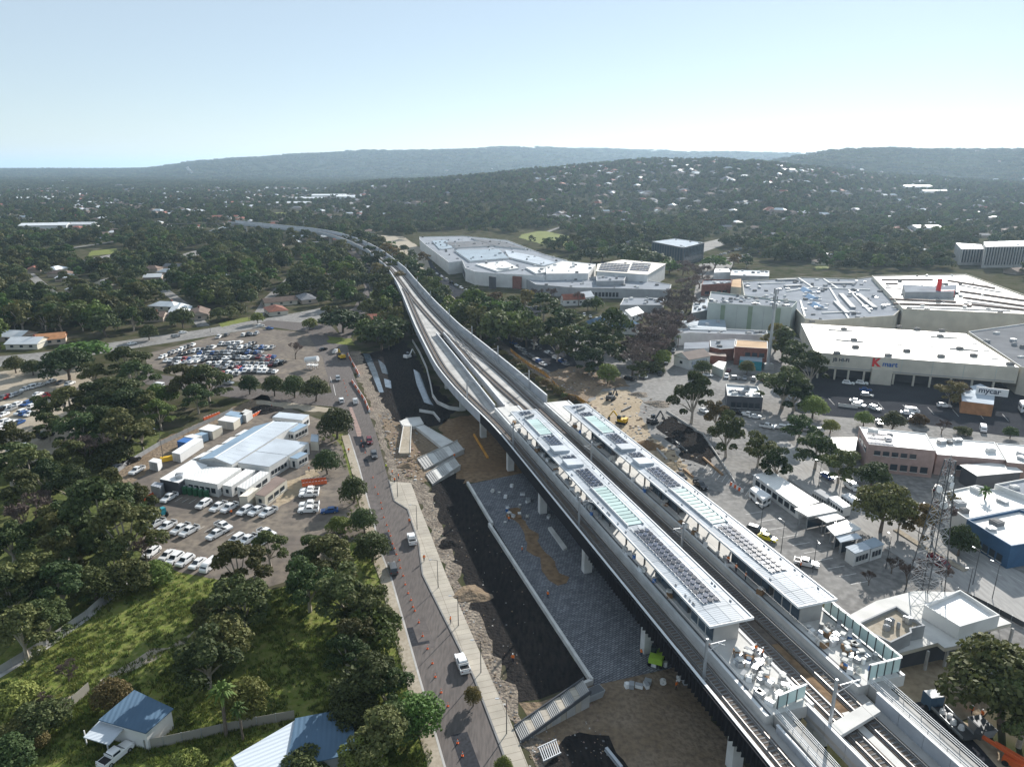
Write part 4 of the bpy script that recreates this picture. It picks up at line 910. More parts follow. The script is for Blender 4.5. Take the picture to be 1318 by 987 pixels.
# new station building by the tower
sb = bld('station_building', 'new flat station building, wide pale eaves slab', 'station building', [(1085,796),(1128,773),(1177,760.5),(1232,762),(1302,802),(1250,815),(1256,826),(1216,834),(1207,827),(1144,844)], 4.6, 'cream', 'concrete_lt', z0=3.9, over=.0)[0]
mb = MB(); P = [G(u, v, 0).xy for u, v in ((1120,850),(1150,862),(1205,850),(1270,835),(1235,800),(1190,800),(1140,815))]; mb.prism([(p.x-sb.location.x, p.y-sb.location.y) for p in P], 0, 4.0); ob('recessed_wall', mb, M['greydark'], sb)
for u, v in ((1140,868),(1215,858),(1253,850),(1298,832),(1190,862)):
    p = G(u, v, 0); mb = MB(); mb.box((p.x-sb.location.x,p.y-sb.location.y,2), (.4,.4,3.95), ST_A); ob('column', mb, M['concrete'], sb)
bld('roof_block', 'raised roof block with dark parapet and gravel top on station building', 'roof block', [(1098.5,807.6),(1153,783),(1190,809),(1172,813),(1173,818),(1146,831)], 6.6, 'grey', 'path_beige', .7, z0=4.7, nunits=7, seed=22, part_of=sb, usize=(.4,.9))
bld('white_roof_block', 'bright white parapeted roof block of the new station building', 'roof block', [(1188.5,783),(1234.6,763),(1286,796),(1234.6,811)], 6.6, 'white_wall', 'white', .8, z0=4.7, part_of=sb)
# bus station row
BS = [('site_cabin','long white site cabin beside the bus loop','cabin',[(970,611),(993,606.5),(1053,645.7),(1029,653)],3.3,'white_wall','roof_white',[('W',7,1,2.4,.05,.95,'glass'),('S',1,.5,2.5,.2,.8,'glass')],0),
 ('bus_shelter','white bus shelter roof next to the long site cabin','bus shelter',[(1024,655),(1059.5,648),(1076,657),(1040,664)],4.2,'white_wall','roof_white',[],3.7),
 ('bus_shelter','middle bus shelter roof with an open front','bus shelter',[(1053,665),(1075,660.5),(1086,666.5),(1064,671.5)],3.8,'white_wall','roof_white',[],3.4),
 ('bus_shelter','broad white bus shelter roof, fourth along the loop','bus shelter',[(1065,678),(1089.6,669.5),(1107,680),(1075,688.5)],4.2,'white_wall','roof_white',[],3.7),
 ('bus_shelter','small slatted bus shelter roof before the kiosk','bus shelter',[(1077,690.5),(1102,686.5),(1108,691.5),(1082,697)],3.8,'white_wall','roof_pale',[],3.5),
 ('kiosk','white kiosk with windows at the end of the bus loop','kiosk',[(1089.6,704),(1110,698),(1120.6,705),(1100.5,711.5)],3.4,'white_wall','roof_pale',[('S',4,1,2.3,.1,.9,'glass')],0),
 ('kiosk','grey-roofed cabin behind the bus loop kiosk','kiosk',[(1111.5,697),(1126,692),(1137,700),(1122,705)],3.4,'white_wall','roof_steel',[('S',3,1,2.3,.1,.9,'glass')],0)]
for nm, lb, ct, px, h, wl, rf, wn_, z0 in BS:
    r_, P_, c_, _ = bld(nm, lb, ct, px, h, wl, rf, wins=wn_, z0=z0, over=.2)
    if z0:
        for q in inset(P_, .8): mb = MB(); mb.box((q.x,q.y,z0/2), (.2,.2,z0)); ob('post', mb, M['steel'], r_)
        e = inset(P_, 1.0); mb = MB(); mb.beam((*e[0],1.3), (*e[1],1.3), .08, 2.2); ob('back_panel', mb, M['glass_blue'], r_)
# malls to the north
mall = bld('mall', 'huge low shopping mall with pale blue-grey roof beside the viaduct', 'mall', [(540,305.5),(597,304.4),(653,310),(700,328),(730,336),(722,352),(700,356),(662,354),(640,353),(611,350.5),(599,346),(595,336.5),(577.5,338.5),(549,317),(540,309)], 9.5, 'white_wall', 'roof_grey', .6, nunits=90, seed=23, wins=[('W',9,.5,6,.1,.95,'greydark')])[0]
for i, (px, h, m, lb) in enumerate([([(585,322),(642,321),(655,332),(605,336)],11,'roof_steel','pale raised roof section of the blue-grey mall'),([(570,312),(625,310),(640,316),(588,319)],10.6,'roof_mid','grey raised roof section at the back of the mall'),([(650,322),(690,330),(716,338),(700,342),(655,331)],11,'roof_pale','white raised roof section at the mall east end'),([(606,306.5),(650,311),(676,320),(640,317)],10.8,'roof_mid','dark section'),([(676,344),(712,344),(716,349),(690,352)],10.8,'roof_white','white section'),([(556,310),(575,309),(583,319),(566,321)],10.4,'roof_steel','steel section'),([(612,340),(650,336),(668,345),(640,349)],10.6,'roof_white','white low roof section above the mall entrance')]):
    bld('roof_section', lb, 'roof section', px, h, 'white_wall', m, z0=9.6, nunits=6, seed=30+i, part_of=mall)
p = G(648.5,364,0); mb = MB(); mb.cyl((0,0,0),(0,0,11.5),4.7,4.7,20); dr = ob('entry_drum', mb, M['white'], mall, p-mall.location); mb = MB(); mb.cyl((0,0,11.52),(0,0,11.9),5.1,5.1,20); ob('roof', mb, M['roof_white'], dr)
for u0, u1, m, lb in ((630,638,'greydark','dark cladding bay left of the round drum'),(660,671,'brick','red cladding bay right of the round drum')):
    a, b = G(u0,371,0), G(u1,372,0); mb = MB(); mb.beam((0,0,4.4), (b.x-a.x,b.y-a.y,4.4), 1.2, 8.8); ob('cladding_bay', mb, M[m], mall, a-mall.location)
mblk = bld('mall_block', 'white mall block with rows of rooftop solar panels', 'mall', [(770,340),(801,334.5),(856.5,339.5),(833,353.5),(768,349)], 12, 'white_wall', 'roof_cream', .0, nunits=3, seed=24, over=.6)[0]
for blk, (u0, u1) in enumerate(((772,809),(812,836))):
    for i in range(5):
        for j in range(9 if blk == 0 else 6):
            n_ = 9 if blk == 0 else 6; p = G(u0+(u1-u0)*(j+.5)/n_+i*-.9+2, 339.4+i*2.1+j*.25, 12.1)-mblk.location
            o = link('solar_panel', shared('solar_panel_big', lambda: MB().hexa([(-1.15,-1.5,0),(1.15,-1.5,0),(1.15,1.5,.5),(-1.15,1.5,.5),(-1.15,-1.5,.08),(1.15,-1.5,.08),(1.15,1.5,.58),(-1.15,1.5,.58)]), M['solar']), mblk, p, -.05)
bld('mall_hall', 'white boxy mall hall left of the solar roof', 'mall', [(702,344),(725,336),(767,340.5),(757,352.5),(703,353)], 11, 'white_wall', 'roof_white', .4, nunits=10, seed=25)
bld('mall_range', 'low grey front range of the mall facing the trees', 'mall', [(670,356),(702,354),(758,357),(800,356),(864,367),(862,374),(800,372),(740,371),(690,367)], 6.5, 'grey', 'roof_grey', .5, nunits=26, seed=26, wins=[('S',12,1,4,.05,.95,'glass')])
bld('mall_entry', 'grey boxy entry block standing in front of the mall', 'mall', [(767,356),(807,354.5),(803,362),(768,362.5)], 9.5, 'grey', 'roof_grey', .5, nunits=6, seed=27)
bld('office_block', 'dark glass office block with pale flat roof behind the fig trees', 'office', [(839,311.5),(869,307.7),(906.6,313),(880,319.5)], 16, 'greydark', 'roof_pale', .5, nunits=5, seed=28, wins=[('S',14,1,15.2,.02,.98,'glass_blue'),('W',12,1,15.2,.02,.98,'glass_blue')])
for i, (px, h) in enumerate([([(1230,313),(1263,315),(1266,321),(1237,321)],14), ([(1266,311.5),(1350,309),(1360,317),(1268,318)],18)]):
    r_, P_, c_, w_ = bld('civic_block', ['lower pale concrete block with vertical fins by the right edge','taller pale concrete block with vertical fins by the right edge'][i], 'building', px, h, 'concrete', 'roof_white', .4, nunits=5, seed=40+i)
    for k in range(len(P_)):
        a, b = P_[k], P_[(k+1) % len(P_)]; d = (b-a).normalized(); nn = Vector((d.y,-d.x)); m_ = int((b-a).length/2.6)
        if nn.y > .3: continue
        for j in range(m_): c2 = a+d*(j+.5)*2.6+nn*.35; mb = MB(); mb.box((c2.x,c2.y,h/2+1), (.35,.9,h-2.6), math.atan2(d.y,d.x)); ob('fin', mb, M['concrete_lt'], w_); g = MB(); c3 = c2+d*1.3-nn*.28; g.box((c3.x,c3.y,h/2+1), (1.6,.1,h-3), math.atan2(d.y,d.x)); ob('window', g, M['glass'], w_)
bld('shop_pavilion', 'grey low shop range with metal roofs in front of the mall', 'shop', [(803,384),(855,384),(852,393),(798,393)], 5, 'grey', 'roof_grey', .3, nunits=12, seed=29)
for i, (u, v, L_, W_, rz, rf, lb) in enumerate([(788,420,16,9,.5,'house_white','white gabled cafe hall beside the bare avenue trees'),(812,412,14,8,.9,'house_white','white steep gabled pavilion beside the bare avenue trees'),(770,425,14,9,.4,'roof_navy','navy hipped pavilion near the station trees'),(805,428,14,9,-.2,'roof_navy','navy roofed pavilion under the white gables'),(737,392,14,8,.2,'tile_red','red roofed shop half hidden by the station trees'),(752,389,10,7,.6,'house_white','small white roof behind the station trees')]):
    gable('pavilion', lb, 'pavilion', G(u,v,0), L_, W_, rz, 4, 3, 'white_wall', rf, .4, hip=(rf == 'roof_navy'))
bld('tyre_shop', 'workshop with pale striped roof, lettered white sign board and tan front', 'shop', [(1237,500),(1262,494),(1281,503),(1279,521),(1238,516)], 4.5, 'tile_orange', 'roof_pale', .0)
q0, q1 = G(1256,503,5.6), G(1281,506,5.6); sbd = thing('sign_board', 'white rooftop board with dark lettering on the tan workshop', 'sign', (q0.x,q0.y,4.6)); d = Vector((q1-q0).xy).normalized()
mb = MB(); mb.beam((0,0,1.4), (d.x*10,d.y*10,1.4), .2, 2.8); ob('board', mb, M['white'], sbd)
nn = Vector((d.y,-d.x)); put_text(sbd, 'mycar', Vector((d.x*.8+nn.x*.13,d.y*.8+nn.y*.13,.7)), d, nn, 2.8, M['sign_dark'], bold=.05)

# ------------------------------------------------------------------ depot west of the street
def D_(x, y): return (180+x/5.483, 520+y/5.483)
def dep(name, label, cat, z, h, wall, roof, wins=(), **k): return bld(name, label, cat, [D_(*p) for p in z], h, wall, roof, wins=wins, **k)
dep('lean_to_roof', 'long flat white roofed range on the west side of the depot', 'building', [(140,528),(272,556),(480,432),(365,392)], 3.6, 'greydark', 'white', nunits=2, seed=50)
for i, z in enumerate(([(365,390),(440,372),(505,335),(450,342)], [(470,335),(545,325),(610,285),(545,290)], [(575,280),(650,265),(705,230),(640,235)], [(670,220),(740,212),(805,185),(740,180)])):
    dep('link_roof', f'small white roof of the depot west side, {ORD[i]} from the front', 'building', z, 3.3, 'white_wall', 'white')
dep('front_hall', 'white ribbed roof hall at the front of the depot', 'building', [(312,526),(545,566),(716,452),(470,440)], 3.8, 'white_wall', 'roof_white', [('S',5,1,2.4,.1,.95,'glass'),('E',4,1,2.2,.1,.9,'glass')])
for i, (z, rf, wl, lb) in enumerate([([(580,571),(645,582),(816,468),(748,456)],'roof_white','white_wall','white cabin next to the white front hall'),([(684,583),(747,602),(916,482),(852,470)],'roof_white','white_wall','white cabin, second from the white front hall'),([(700,652),(757,652),(842,592),(788,587)],'roof_cream','cream','short cream container before the white cabins'),([(812,636),(880,652),(1036,532),(962,507)],'roof_brown','cream','brown roofed cabin at the depot corner')]):
    dep('site_cabin', lb, 'cabin', z, 3.1, wl, rf, [('E',3,1,2.1,.1,.9,'glass'),('S',1,1,2.1,.3,.7,'glass')] if i != 2 else ())
# main gable
e = [G(*D_(*p), 4.0) for p in ((415,392),(805,160),(1118,132),(650,428))]; rg = [G(*D_(*p), 5.6) for p in ((527,380),(945,122))]
cen = (e[0]+e[3])/2; cen.z = 0; r_ = thing('depot_hall', 'long gabled hall with blue-grey metal roof in the middle of the depot', 'building', cen)
q = [p-cen for p in e]; g_ = [p-cen for p in rg]
mb = MB(); mb.prism([tuple(p.xy) for p in q], 0, 3.95, cap=False); mb.poly([q[0], q[3], g_[0]]); ob('wall', mb, M['white_wall'], r_)
n_ = 12
for k in range(n_):
    f0, f1 = k/n_+.0008, (k+1)/n_-.0008
    for (p0, p1), (r0, r1), mm in (((q[0],q[1]),(g_[0],g_[1]),'roof_blue'), ((q[3],q[2]),(g_[0],g_[1]),'roof_pale')):
        a, b, c, d2 = p0.lerp(p1,f0), p0.lerp(p1,f1), r0.lerp(r1,f1), r0.lerp(r1,f0); up = Vector((0,0,.1)); mb = MB(); mb.hexa([a,b,c,d2,a+up,b+up,c+up,d2+up]); ob('roof_sheet', mb, M[mm], r_)
mb = MB(); mb.beam(g_[0]+Vector((0,0,.12)), g_[1]+Vector((0,0,.12)), .5, .12); ob('ridge_cap', mb, M['white'], r_)
dep('east_wing', 'pale blue flat roofed wing with windows, south east side of depot', 'building', [(690,412),(912,442),(1046,362),(815,335)], 3.9, 'white_wall', 'roof_pale', [('E',5,1,2.2,.05,.9,'glass'),('S',5,1,2.2,.05,.95,'glass')])
dep('east_wing', 'pale blue flat roofed wing behind the windowed wing of depot', 'building', [(820,332),(1050,360),(1192,272),(962,242)], 3.8, 'white_wall', 'roof_pale', [('E',4,1,2.2,.05,.9,'glass')])
dep('small_office', 'small blue roofed office with white walls on depot east side', 'cabin', [(1055,377),(1112,387),(1186,346),(1130,336)], 3.1, 'white_wall', 'roof_blue', [('E',3,1,2.1,.1,.9,'glass'),('S',1,.3,2.2,.3,.7,'glass')])
dep('north_wing', 'pale roofed cabin wing with windows at north east of depot', 'building', [(1030,187),(1088,197),(1184,146),(1122,134)], 3.3, 'white_wall', 'roof_blue', [('E',4,1,2.2,.05,.95,'glass'),('S',2,1,2.2,.1,.9,'glass')])
dep('north_hall', 'pale metal roof cabin closing the north end of depot', 'building', [(935,92),(1146,114),(1194,76),(985,57)], 3.5, 'white_wall', 'roof_pale', [('S',7,1.3,2.4,.05,.95,'glass'),('E',2,1,2.2,.1,.9,'glass')])
dep('tank_cabin', 'upright white cabin alone on the depot east path', 'cabin', [(1203,262),(1258,268),(1262,215),(1210,212)], 3.0, 'cream', 'roof_pale')
dep('bay_shed', 'small grey roofed shed at the depot west corner', 'shed', [(75,575),(140,590),(168,558),(105,548)], 2.8, 'grey', 'roof_grey')
CON = [([(226,340),(282,352),(444,246),(390,236)],2.9,'white','long white shipping container on the depot dirt strip'),([(262,262),(338,274),(380,246),(310,236)],2.7,'blue','dark blue shipping container on the depot dirt strip'),([(312,228),(384,240),(438,222),(370,211)],2.6,'white','white shipping container behind the dark blue one'),([(385,212),(430,222),(480,206),(436,196)],2.6,'roof_blue','grey-blue container behind the white containers'),
       ([(416,176),(512,192),(580,156),(485,141)],3.0,'cream','cream container, middle of the depot dirt strip'),([(550,112),(660,128),(706,96),(600,82)],3.0,'cream','yellowish cream container towards the depot north end'),([(600,74),(700,92),(740,62),(640,48)],2.9,'roof_blue','blue-grey container at the north end of strip'),([(700,70),(748,78),(792,48),(745,36)],2.9,'concrete_lt','pale grey container at the very north end of strip'),
       ([(62,402),(122,414),(152,390),(95,380)],2.8,'white','square white container beside the yellow skid')]
for z, h, m_, lb in CON:
    P3 = [G(*D_(*p), h) for p in z]; cc = sum(P3, Vector())/4; r_ = thing('shipping_container', lb, 'container', (cc.x,cc.y,0), 0, 'containers on the depot dirt strip'); P = [p-Vector((cc.x,cc.y,0)) for p in P3]
    mb = MB(); mb.prism([tuple(p.xy) for p in P], .15, h-.12); ob('body', mb, M[m_], r_)
    Q = ccw([Vector(p.xy) for p in P]); mb = MB(); mb.prism([tuple(x) for x in inset(Q,-.06)], h-.12, h, bottom=True); ob('roof', mb, M['white'] if m_ in ('white','cream') else M[m_], r_)
    mb = MB(); mb.prism([tuple(x) for x in inset(Q,.1)], 0, .15); ob('skid', mb, M['steel_dk'], r_)
    a, b = sorted([(Q[i], Q[(i+1) % 4]) for i in range(4)], key=lambda e_: (e_[0]+e_[1]).y)[0]; d = (b-a).normalized(); nn = Vector((d.y,-d.x)); Lc = (b-a).length
    for f in (.27,.73): c = a+d*Lc*f+nn*.03; g = MB(); g.box((c.x,c.y,h/2), (Lc*.42,.06,h-.5), math.atan2(d.y,d.x)); ob('door', g, M['concrete'] if m_ != 'blue' else M['blue'], r_)

# houses at the bottom of the park
bld('garage', 'navy metal roofed garage standing in the green block', 'garage', [(131,925),(172.5,890),(220,912.5),(187.5,941)], 3.6, 'white_wall', 'roof_navy', over=.3)
bld('carport', 'pale striped carport roof joined to the navy garage', 'carport', [(110,947.6),(130,927),(160,934.5),(140,956.5)], 2.9, 'white_wall', 'roof_pale', z0=2.6, over=.2)
for u, v in ((112,958),(140,968),(158,946)): p = G(u, v, 0); o = bpy.data.objects['carport']; mb = MB(); mb.box((p.x-o.location.x,p.y-o.location.y,1.35), (.15,.15,2.7)); ob('post', mb, M['white'], o)
ph = [G(u, v, 3.2) for u, v in ((345,988),(381,927),(449,913),(455,966),(425,973))]
bld('cottage', 'blue-grey metal roofed cottage at the bottom beside the street', 'house', [(383,926),(449,913),(455,966),(426,973),(372,985)], 3.6, 'grey', 'roof_navy', over=.4, wins=[('S',2,1,2.4,.1,.9,'glass')])
bld('cottage_wing', 'pale metal roofed wing of the bottom cottage', 'house', [(300,975),(382,927),(371,986),(330,1020)], 3.3, 'grey', 'roof_pale', over=.2)
# ------------------------------------------------------------------ vehicles (front towards +x, wheels on z = 0)
def loft(mb, secs, mi=0):
    """secs: list of (x, half-width bottom, half-width top, z bottom, z top); faces join consecutive sections"""
    k = len(mb.v)
    for x, wb, wt, z0, z1 in secs: mb.v += [(x,-wb,z0),(x,wb,z0),(x,wt,z1),(x,-wt,z1)]
    for i in range(len(secs)-1):
        a = k+4*i; b = a+4
        for j in range(4):
            jj = (j+1) % 4; mb.f.append((a+j, a+jj, b+jj, b+j)); mb.m.append(mi)
    mb.f.append((k+3,k+2,k+1,k)); mb.m.append(mi); e = k+4*(len(secs)-1); mb.f.append((e,e+1,e+2,e+3)); mb.m.append(mi)
def wheels(root, L, Wd, r, ax):
    for x in ax:
        for s in (-1, 1):
            mb = MB(); y = s*(Wd/2-.1); mb.cyl((0,-.11,0),(0,.11,0), r, r, 10)
            w = link('wheel', shared(f'wheel_{r}', lambda: mb, M['tyre']), root, (x, y, r))
            link('rim', shared(f'rim_{r}', lambda: MB().cyl((0,-.125,0),(0,.125,0), r*.6, r*.6, 8), M['steel']), w)
def lamps(root, L, Wd, z):
    for s in (-1, 1):
        link('headlight', shared('headlight', lambda: MB().box((0,0,0),(.12,.36,.16)), M['chrome']), root, (L/2-.03, s*(Wd/2-.3), z))
        link('tail_light', shared('tail_light', lambda: MB().box((0,0,0),(.1,.3,.2)), M['tail']), root, (-L/2+.03, s*(Wd/2-.26), z+.1))
PROTO = {}
def proto(kind, paint, near):
    key = (kind, paint, near)
    if key in PROTO: return PROTO[key]
    root = bpy.data.objects.new(kind, None)      # kept out of the scene; only copies are linked
    PROTO[key] = root
    P = M['carpaint_'+paint]; parts = []
    def part(name, mb, m): 
        k = f'{kind}_{name}_{paint if m is P else "x"}'; parts.append((name, shared(k, lambda: mb, m), None))
    body = MB(); gl = MB()
    if kind == 'ute':
        L, Wd, r, ax = 5.2, 1.86, .38, (1.6,-1.55)
        loft(body, [(2.6,.78,.72,.45,.85),(2.35,.92,.84,.35,1.02),(1.2,.93,.88,.35,1.12),(.45,.93,.9,.35,1.13),(-.9,.93,.9,.35,1.13),(-1.0,.93,.93,.35,1.08),(-2.55,.93,.93,.38,1.08),(-2.62,.9,.9,.42,1.0)])
        loft(body, [(.98,.80,.78,1.12,1.16),(.4,.82,.7,1.12,1.72),(-.75,.82,.7,1.12,1.74),(-1.0,.82,.72,1.12,1.5)])
        loft(gl, [(1.05,.72,.70,1.14,1.17),(.52,.74,.66,1.14,1.62),(.42,.74,.68,1.14,1.64)]); gl.box((-.3,0,1.42),(1.15,1.66,.34)); gl.box((-1.0,0,1.4),(.06,1.3,.34))
        tray = MB(); tray.box((-1.82,0,1.085),(1.45,1.6,.03)); part('tray_bed', tray, M['hose_black'])
        if near: rk = MB(); [rk.box((-1.15-.0,0,1.3),(.08,1.8,.5)), rk.box((-2.5,0,1.2),(.08,1.8,.25))]; part('tray_rack', rk, P)
    elif kind == 'van':
        L, Wd, r, ax = 4.9, 1.9, .36, (1.5,-1.45)
        loft(body, [(2.45,.8,.75,.42,.95),(2.2,.94,.88,.35,1.15),(1.5,.95,.82,.35,1.85),(1.1,.95,.82,.35,1.98),(-2.3,.95,.84,.35,1.98),(-2.45,.93,.8,.4,1.8)])
        loft(gl, [(2.12,.74,.72,1.2,1.24),(1.56,.76,.70,1.2,1.78),(1.46,.76,.72,1.2,1.82)]); gl.box((.6,0,1.48),(1.1,1.83,.42)); gl.box((-2.43,0,1.45),(.06,1.4,.45))
    elif kind == 'suv':
        L, Wd, r, ax = 4.7, 1.88, .38, (1.42,-1.38)
        loft(body, [(2.35,.78,.72,.45,.85),(2.1,.92,.85,.35,1.0),(1.0,.94,.88,.33,1.08),(-2.1,.94,.9,.35,1.1),(-2.35,.9,.86,.42,1.0)])
        loft(body, [(1.05,.82,.8,1.06,1.1),(.35,.84,.7,1.06,1.64),(-1.8,.84,.7,1.06,1.68),(-2.25,.84,.78,1.06,1.12)])
        loft(gl, [(1.12,.74,.72,1.08,1.12),(.48,.76,.66,1.08,1.56),(.36,.76,.68,1.08,1.6)]); gl.box((-.75,0,1.36),(2.0,1.66,.32)); loft(gl, [(-1.88,.7,.66,1.1,1.6),(-2.32,.72,.7,1.1,1.14)])
    else:
        L, Wd, r, ax = 4.5, 1.78, .33, (1.38,-1.32)
        loft(body, [(2.25,.74,.7,.4,.7),(2.0,.87,.8,.3,.86),(.95,.89,.84,.28,.95),(-1.5,.89,.85,.3,.98),(-2.1,.87,.8,.35,.96),(-2.25,.82,.76,.4,.85)])
        loft(body, [(1.0,.76,.74,.93,.96),(.25,.78,.62,.93,1.42),(-1.0,.78,.62,.93,1.43),(-1.75,.78,.72,.93,1.0)])
        loft(gl, [(1.08,.68,.66,.95,.98),(.36,.7,.6,.95,1.36),(.26,.7,.62,.95,1.4)]); gl.box((-.4,0,1.18),(1.4,1.5,.28)); loft(gl, [(-1.08,.6,.58,.97,1.37),(-1.82,.68,.66,.97,1.0)])
    part('body', body, P); part('glass', gl, M['glass'])
    root['spec'] = (L, Wd, r, ax[0], ax[1]); root['n'] = len(parts)
    PROTO[key] = (root, parts, (L, Wd, r, ax))
    return PROTO[key]
def vehicle(kind, paint, p, hd, label, group=None, near=True):
    _, parts, (L, Wd, r, ax) = proto(kind, paint, near)
    root = thing({'ute':'utility_truck','van':'van','suv':'suv','car':'car'}[kind], label, {'ute':'ute','van':'van','suv':'suv','car':'car'}[kind], (p.x,p.y,p.z+.02), hd, group)
    for nm, me_, _ in parts: link(nm, me_, root)
    if near: wheels(root, L, Wd, r, ax); lamps(root, L, Wd, .82 if kind != 'car' else .68)
    else:
        for x in ax:
            link('axle_wheels', shared(f'axle_{kind}', lambda: MB().cyl((0,-Wd/2+.02,0),(0,Wd/2-.02,0), r, r, 8), M['tyre']), root, (x,0,r))
    return root
def head(u, v, du, dv):
    a, b = G(u, v), G(u+du, v+dv); return math.atan2(b.y-a.y, b.x-a.x)
NAMEK = {'ute':'ute','van':'van','suv':'SUV','car':'car'}
def row(name, group, items, hv, near=True, z=.06, side='left'):
    """items: (u, v, kind, paint); hv: heading as photo direction; labels count along the row"""
    items = sorted(items, key=lambda i: i[0])
    for i, (u, v, k, p) in enumerate(items):
        q = G(u, v, .8); q.z = z
        vehicle(k, p, q, head(u, v, *hv)+rnd.uniform(-.04,.04), f'{p} {NAMEK[k]}, {ORD[i]} from the left in {name}', group, near)
# depot yard
row('the depot row facing the cabins', 'utes parked at the depot', [(217.4,640,'ute','white'),(262,648.2,'suv','white'),(281,651.7,'ute','white'),(295.3,652.8,'ute','white'),(315.3,656.4,'suv','white'),(331,656.8,'ute','white'),(345,658.6,'ute','white')], (-19,11))
row('the second depot row', 'utes parked at the depot', [(192.8,668.6,'suv','white'),(199.7,673.6,'ute','white'),(214.6,676.8,'ute','white'),(232,680.1,'ute','white'),(243.3,682.9,'ute','white'),(278,686.9,'ute','white'),(304,693.3,'suv','white'),(318.6,694.2,'ute','white'),(337.8,696,'ute','white')], (-19,11))
row('the depot pair nosed the other way', 'utes parked at the depot', [(287.6,676.5,'ute','white'),(343.2,685,'ute','white')], (20,7))
row('the last depot row by the grass', 'utes parked at the depot', [(195,710,'suv','white'),(215,713.5,'car','white'),(225,718,'suv','white'),(238,721,'suv','white'),(254,724,'car','white'),(269.5,728,'van','white')], (-15,11))
for i, (u, v) in enumerate([(398.5,630.5),(397.5,635.5),(398,648.5),(397,655.5)]):
    q = G(u, v, .8); q.z = .06; vehicle('ute', 'white', q, head(u, v, -20, 1), f'white ute nosed left by the orange barriers, {ORD[i]} from behind', 'utes by the barriers')
q = G(424,656,.8); q.z=.06; vehicle('car', 'blue', q, head(424,656,-20,2), 'teal blue car in tree shade right of the white utes')
for i, (u, v, k, p, hv, lb) in enumerate([(505.5,731,'suv','grey',(-9,-30),'grey car driving on the street beside the cones, tree line behind'),(530,693,'ute','white',(-8,-30),'white ute driving on the street near the kerb step'),(595,853,'ute','white',(-12,-30),'white ute parked at the kerb beside the small street tree'),(457.5,516,'ute','white',(-8,-30),'white ute beside the orange barriers at the street bend'),(439.5,515,'suv','white',(-8,-30),'white SUV, the left of two vehicles at the street bend'),(435,487,'suv','silver',(8,30),'silver SUV on the upper street near the junction'),(475.5,567,'suv','carp',(8,30),'x'),(481.5,585,'suv','carp',(8,30),'y'),(416,449,'car','black',(20,-5),'black car turning at the upper junction'),(432.5,452,'ute','white',(14,-8),'white work ute at the barrier by the junction')]):
    if p == 'carp': p, lb = ('maroon','dark red SUV following the oncoming lane of the street') if lb == 'x' else ('grey','grey SUV behind the red one on the street')
    q = G(u, v, .8); q.z=.09; vehicle(k, p, q, head(u, v, *hv), lb)
vehicle('ute', 'white', Vector((*G(149,1000-30,.8).xy,.06)), head(149,970,20,-16), 'white ute parked under the carport by the navy garage')
for i, (u, v, k, p, hv) in enumerate([(176,605,'ute','white',(-18,10)),(170,592,'ute','black',(18,-7)),(152,600,'car','silver',(18,-8))]):
    q = G(u, v, .8); q.z=.07; vehicle(k, p, q, head(u, v, *hv), f'{p} {NAMEK[k]} parked on the depot dirt strip near the square container')
# commuter car park: rows as lines in the photo
PAINTS = ['white']*11+['silver']*6+['grey']*4+['black']*4+['blue']+['red']+['maroon']
def lot(name, group, lines, hv, kinds=('car','car','suv','suv','ute'), seed=3, near=False, z=.06):
    r = random.Random(seed)
    for li, (u0, v0, u1, v1, n) in enumerate(lines):
        its = []
        for i in range(n):
            f = i/max(1, n-1); p = r.choice(PAINTS); k = r.choice(kinds)
            q = G(u0+(u1-u0)*f, v0+(v1-v0)*f, .8); q.z = z
            vehicle(k, p, q, head(u0, v0, *hv)+r.uniform(-.05,.05)+(math.pi if r.random() < .4 else 0), f'{p} {NAMEK[k]}, {ORD[i]} from left in {ORD[li]} row of {name}', group, near)
lot('the commuter lot', 'cars in the commuter car park', [(282,433,292,430.5,2),(314,430.5,330,429,4),(208,459,248,443.5,9),(262,449,274,446.5,3),(284,442.5,309,440.5,7),(313,445,326,442,4),(258,454,336,453,15),(214,463.5,262,460,9),(264,461,352,458.5,15),(220,467.5,262,463.5,6),(270,467.5,356,468.5,15),(283,472,338,473,8),(286,479.5,306,480.5,4),(226,472,278,475,9),(304,476.5,354,477.5,9),(338,462,364,466,5),(296,447.5,350,447,9),(232,456,256,450,5)], (-10,6))
lot('the dirt lot', 'cars in the dirt car park', [(3,512,22,506,4),(32,500,53,494.5,4),(66,490,90,493,3),(49,506.5,60,508.5,2),(5,525,24,519.5,4),(34,519,43,522,2),(4,533,14,526,2),(26,530.5,38,532,3),(4,543,24,543,3),(3,551,7,549,1),(46,559,60,560,2),(70,548,74,550,1),(108,495,114,494,2),(18,577,28,573,2)], (-12,5), seed=5)
lot('the shaded lot', 'cars in the shaded lot', [(661,441,672,450,3),(677,455,699,468,6),(705,453,728,468,5),(677,431,693,448,4),(666,412,676,416,3)], (10,4), seed=6)
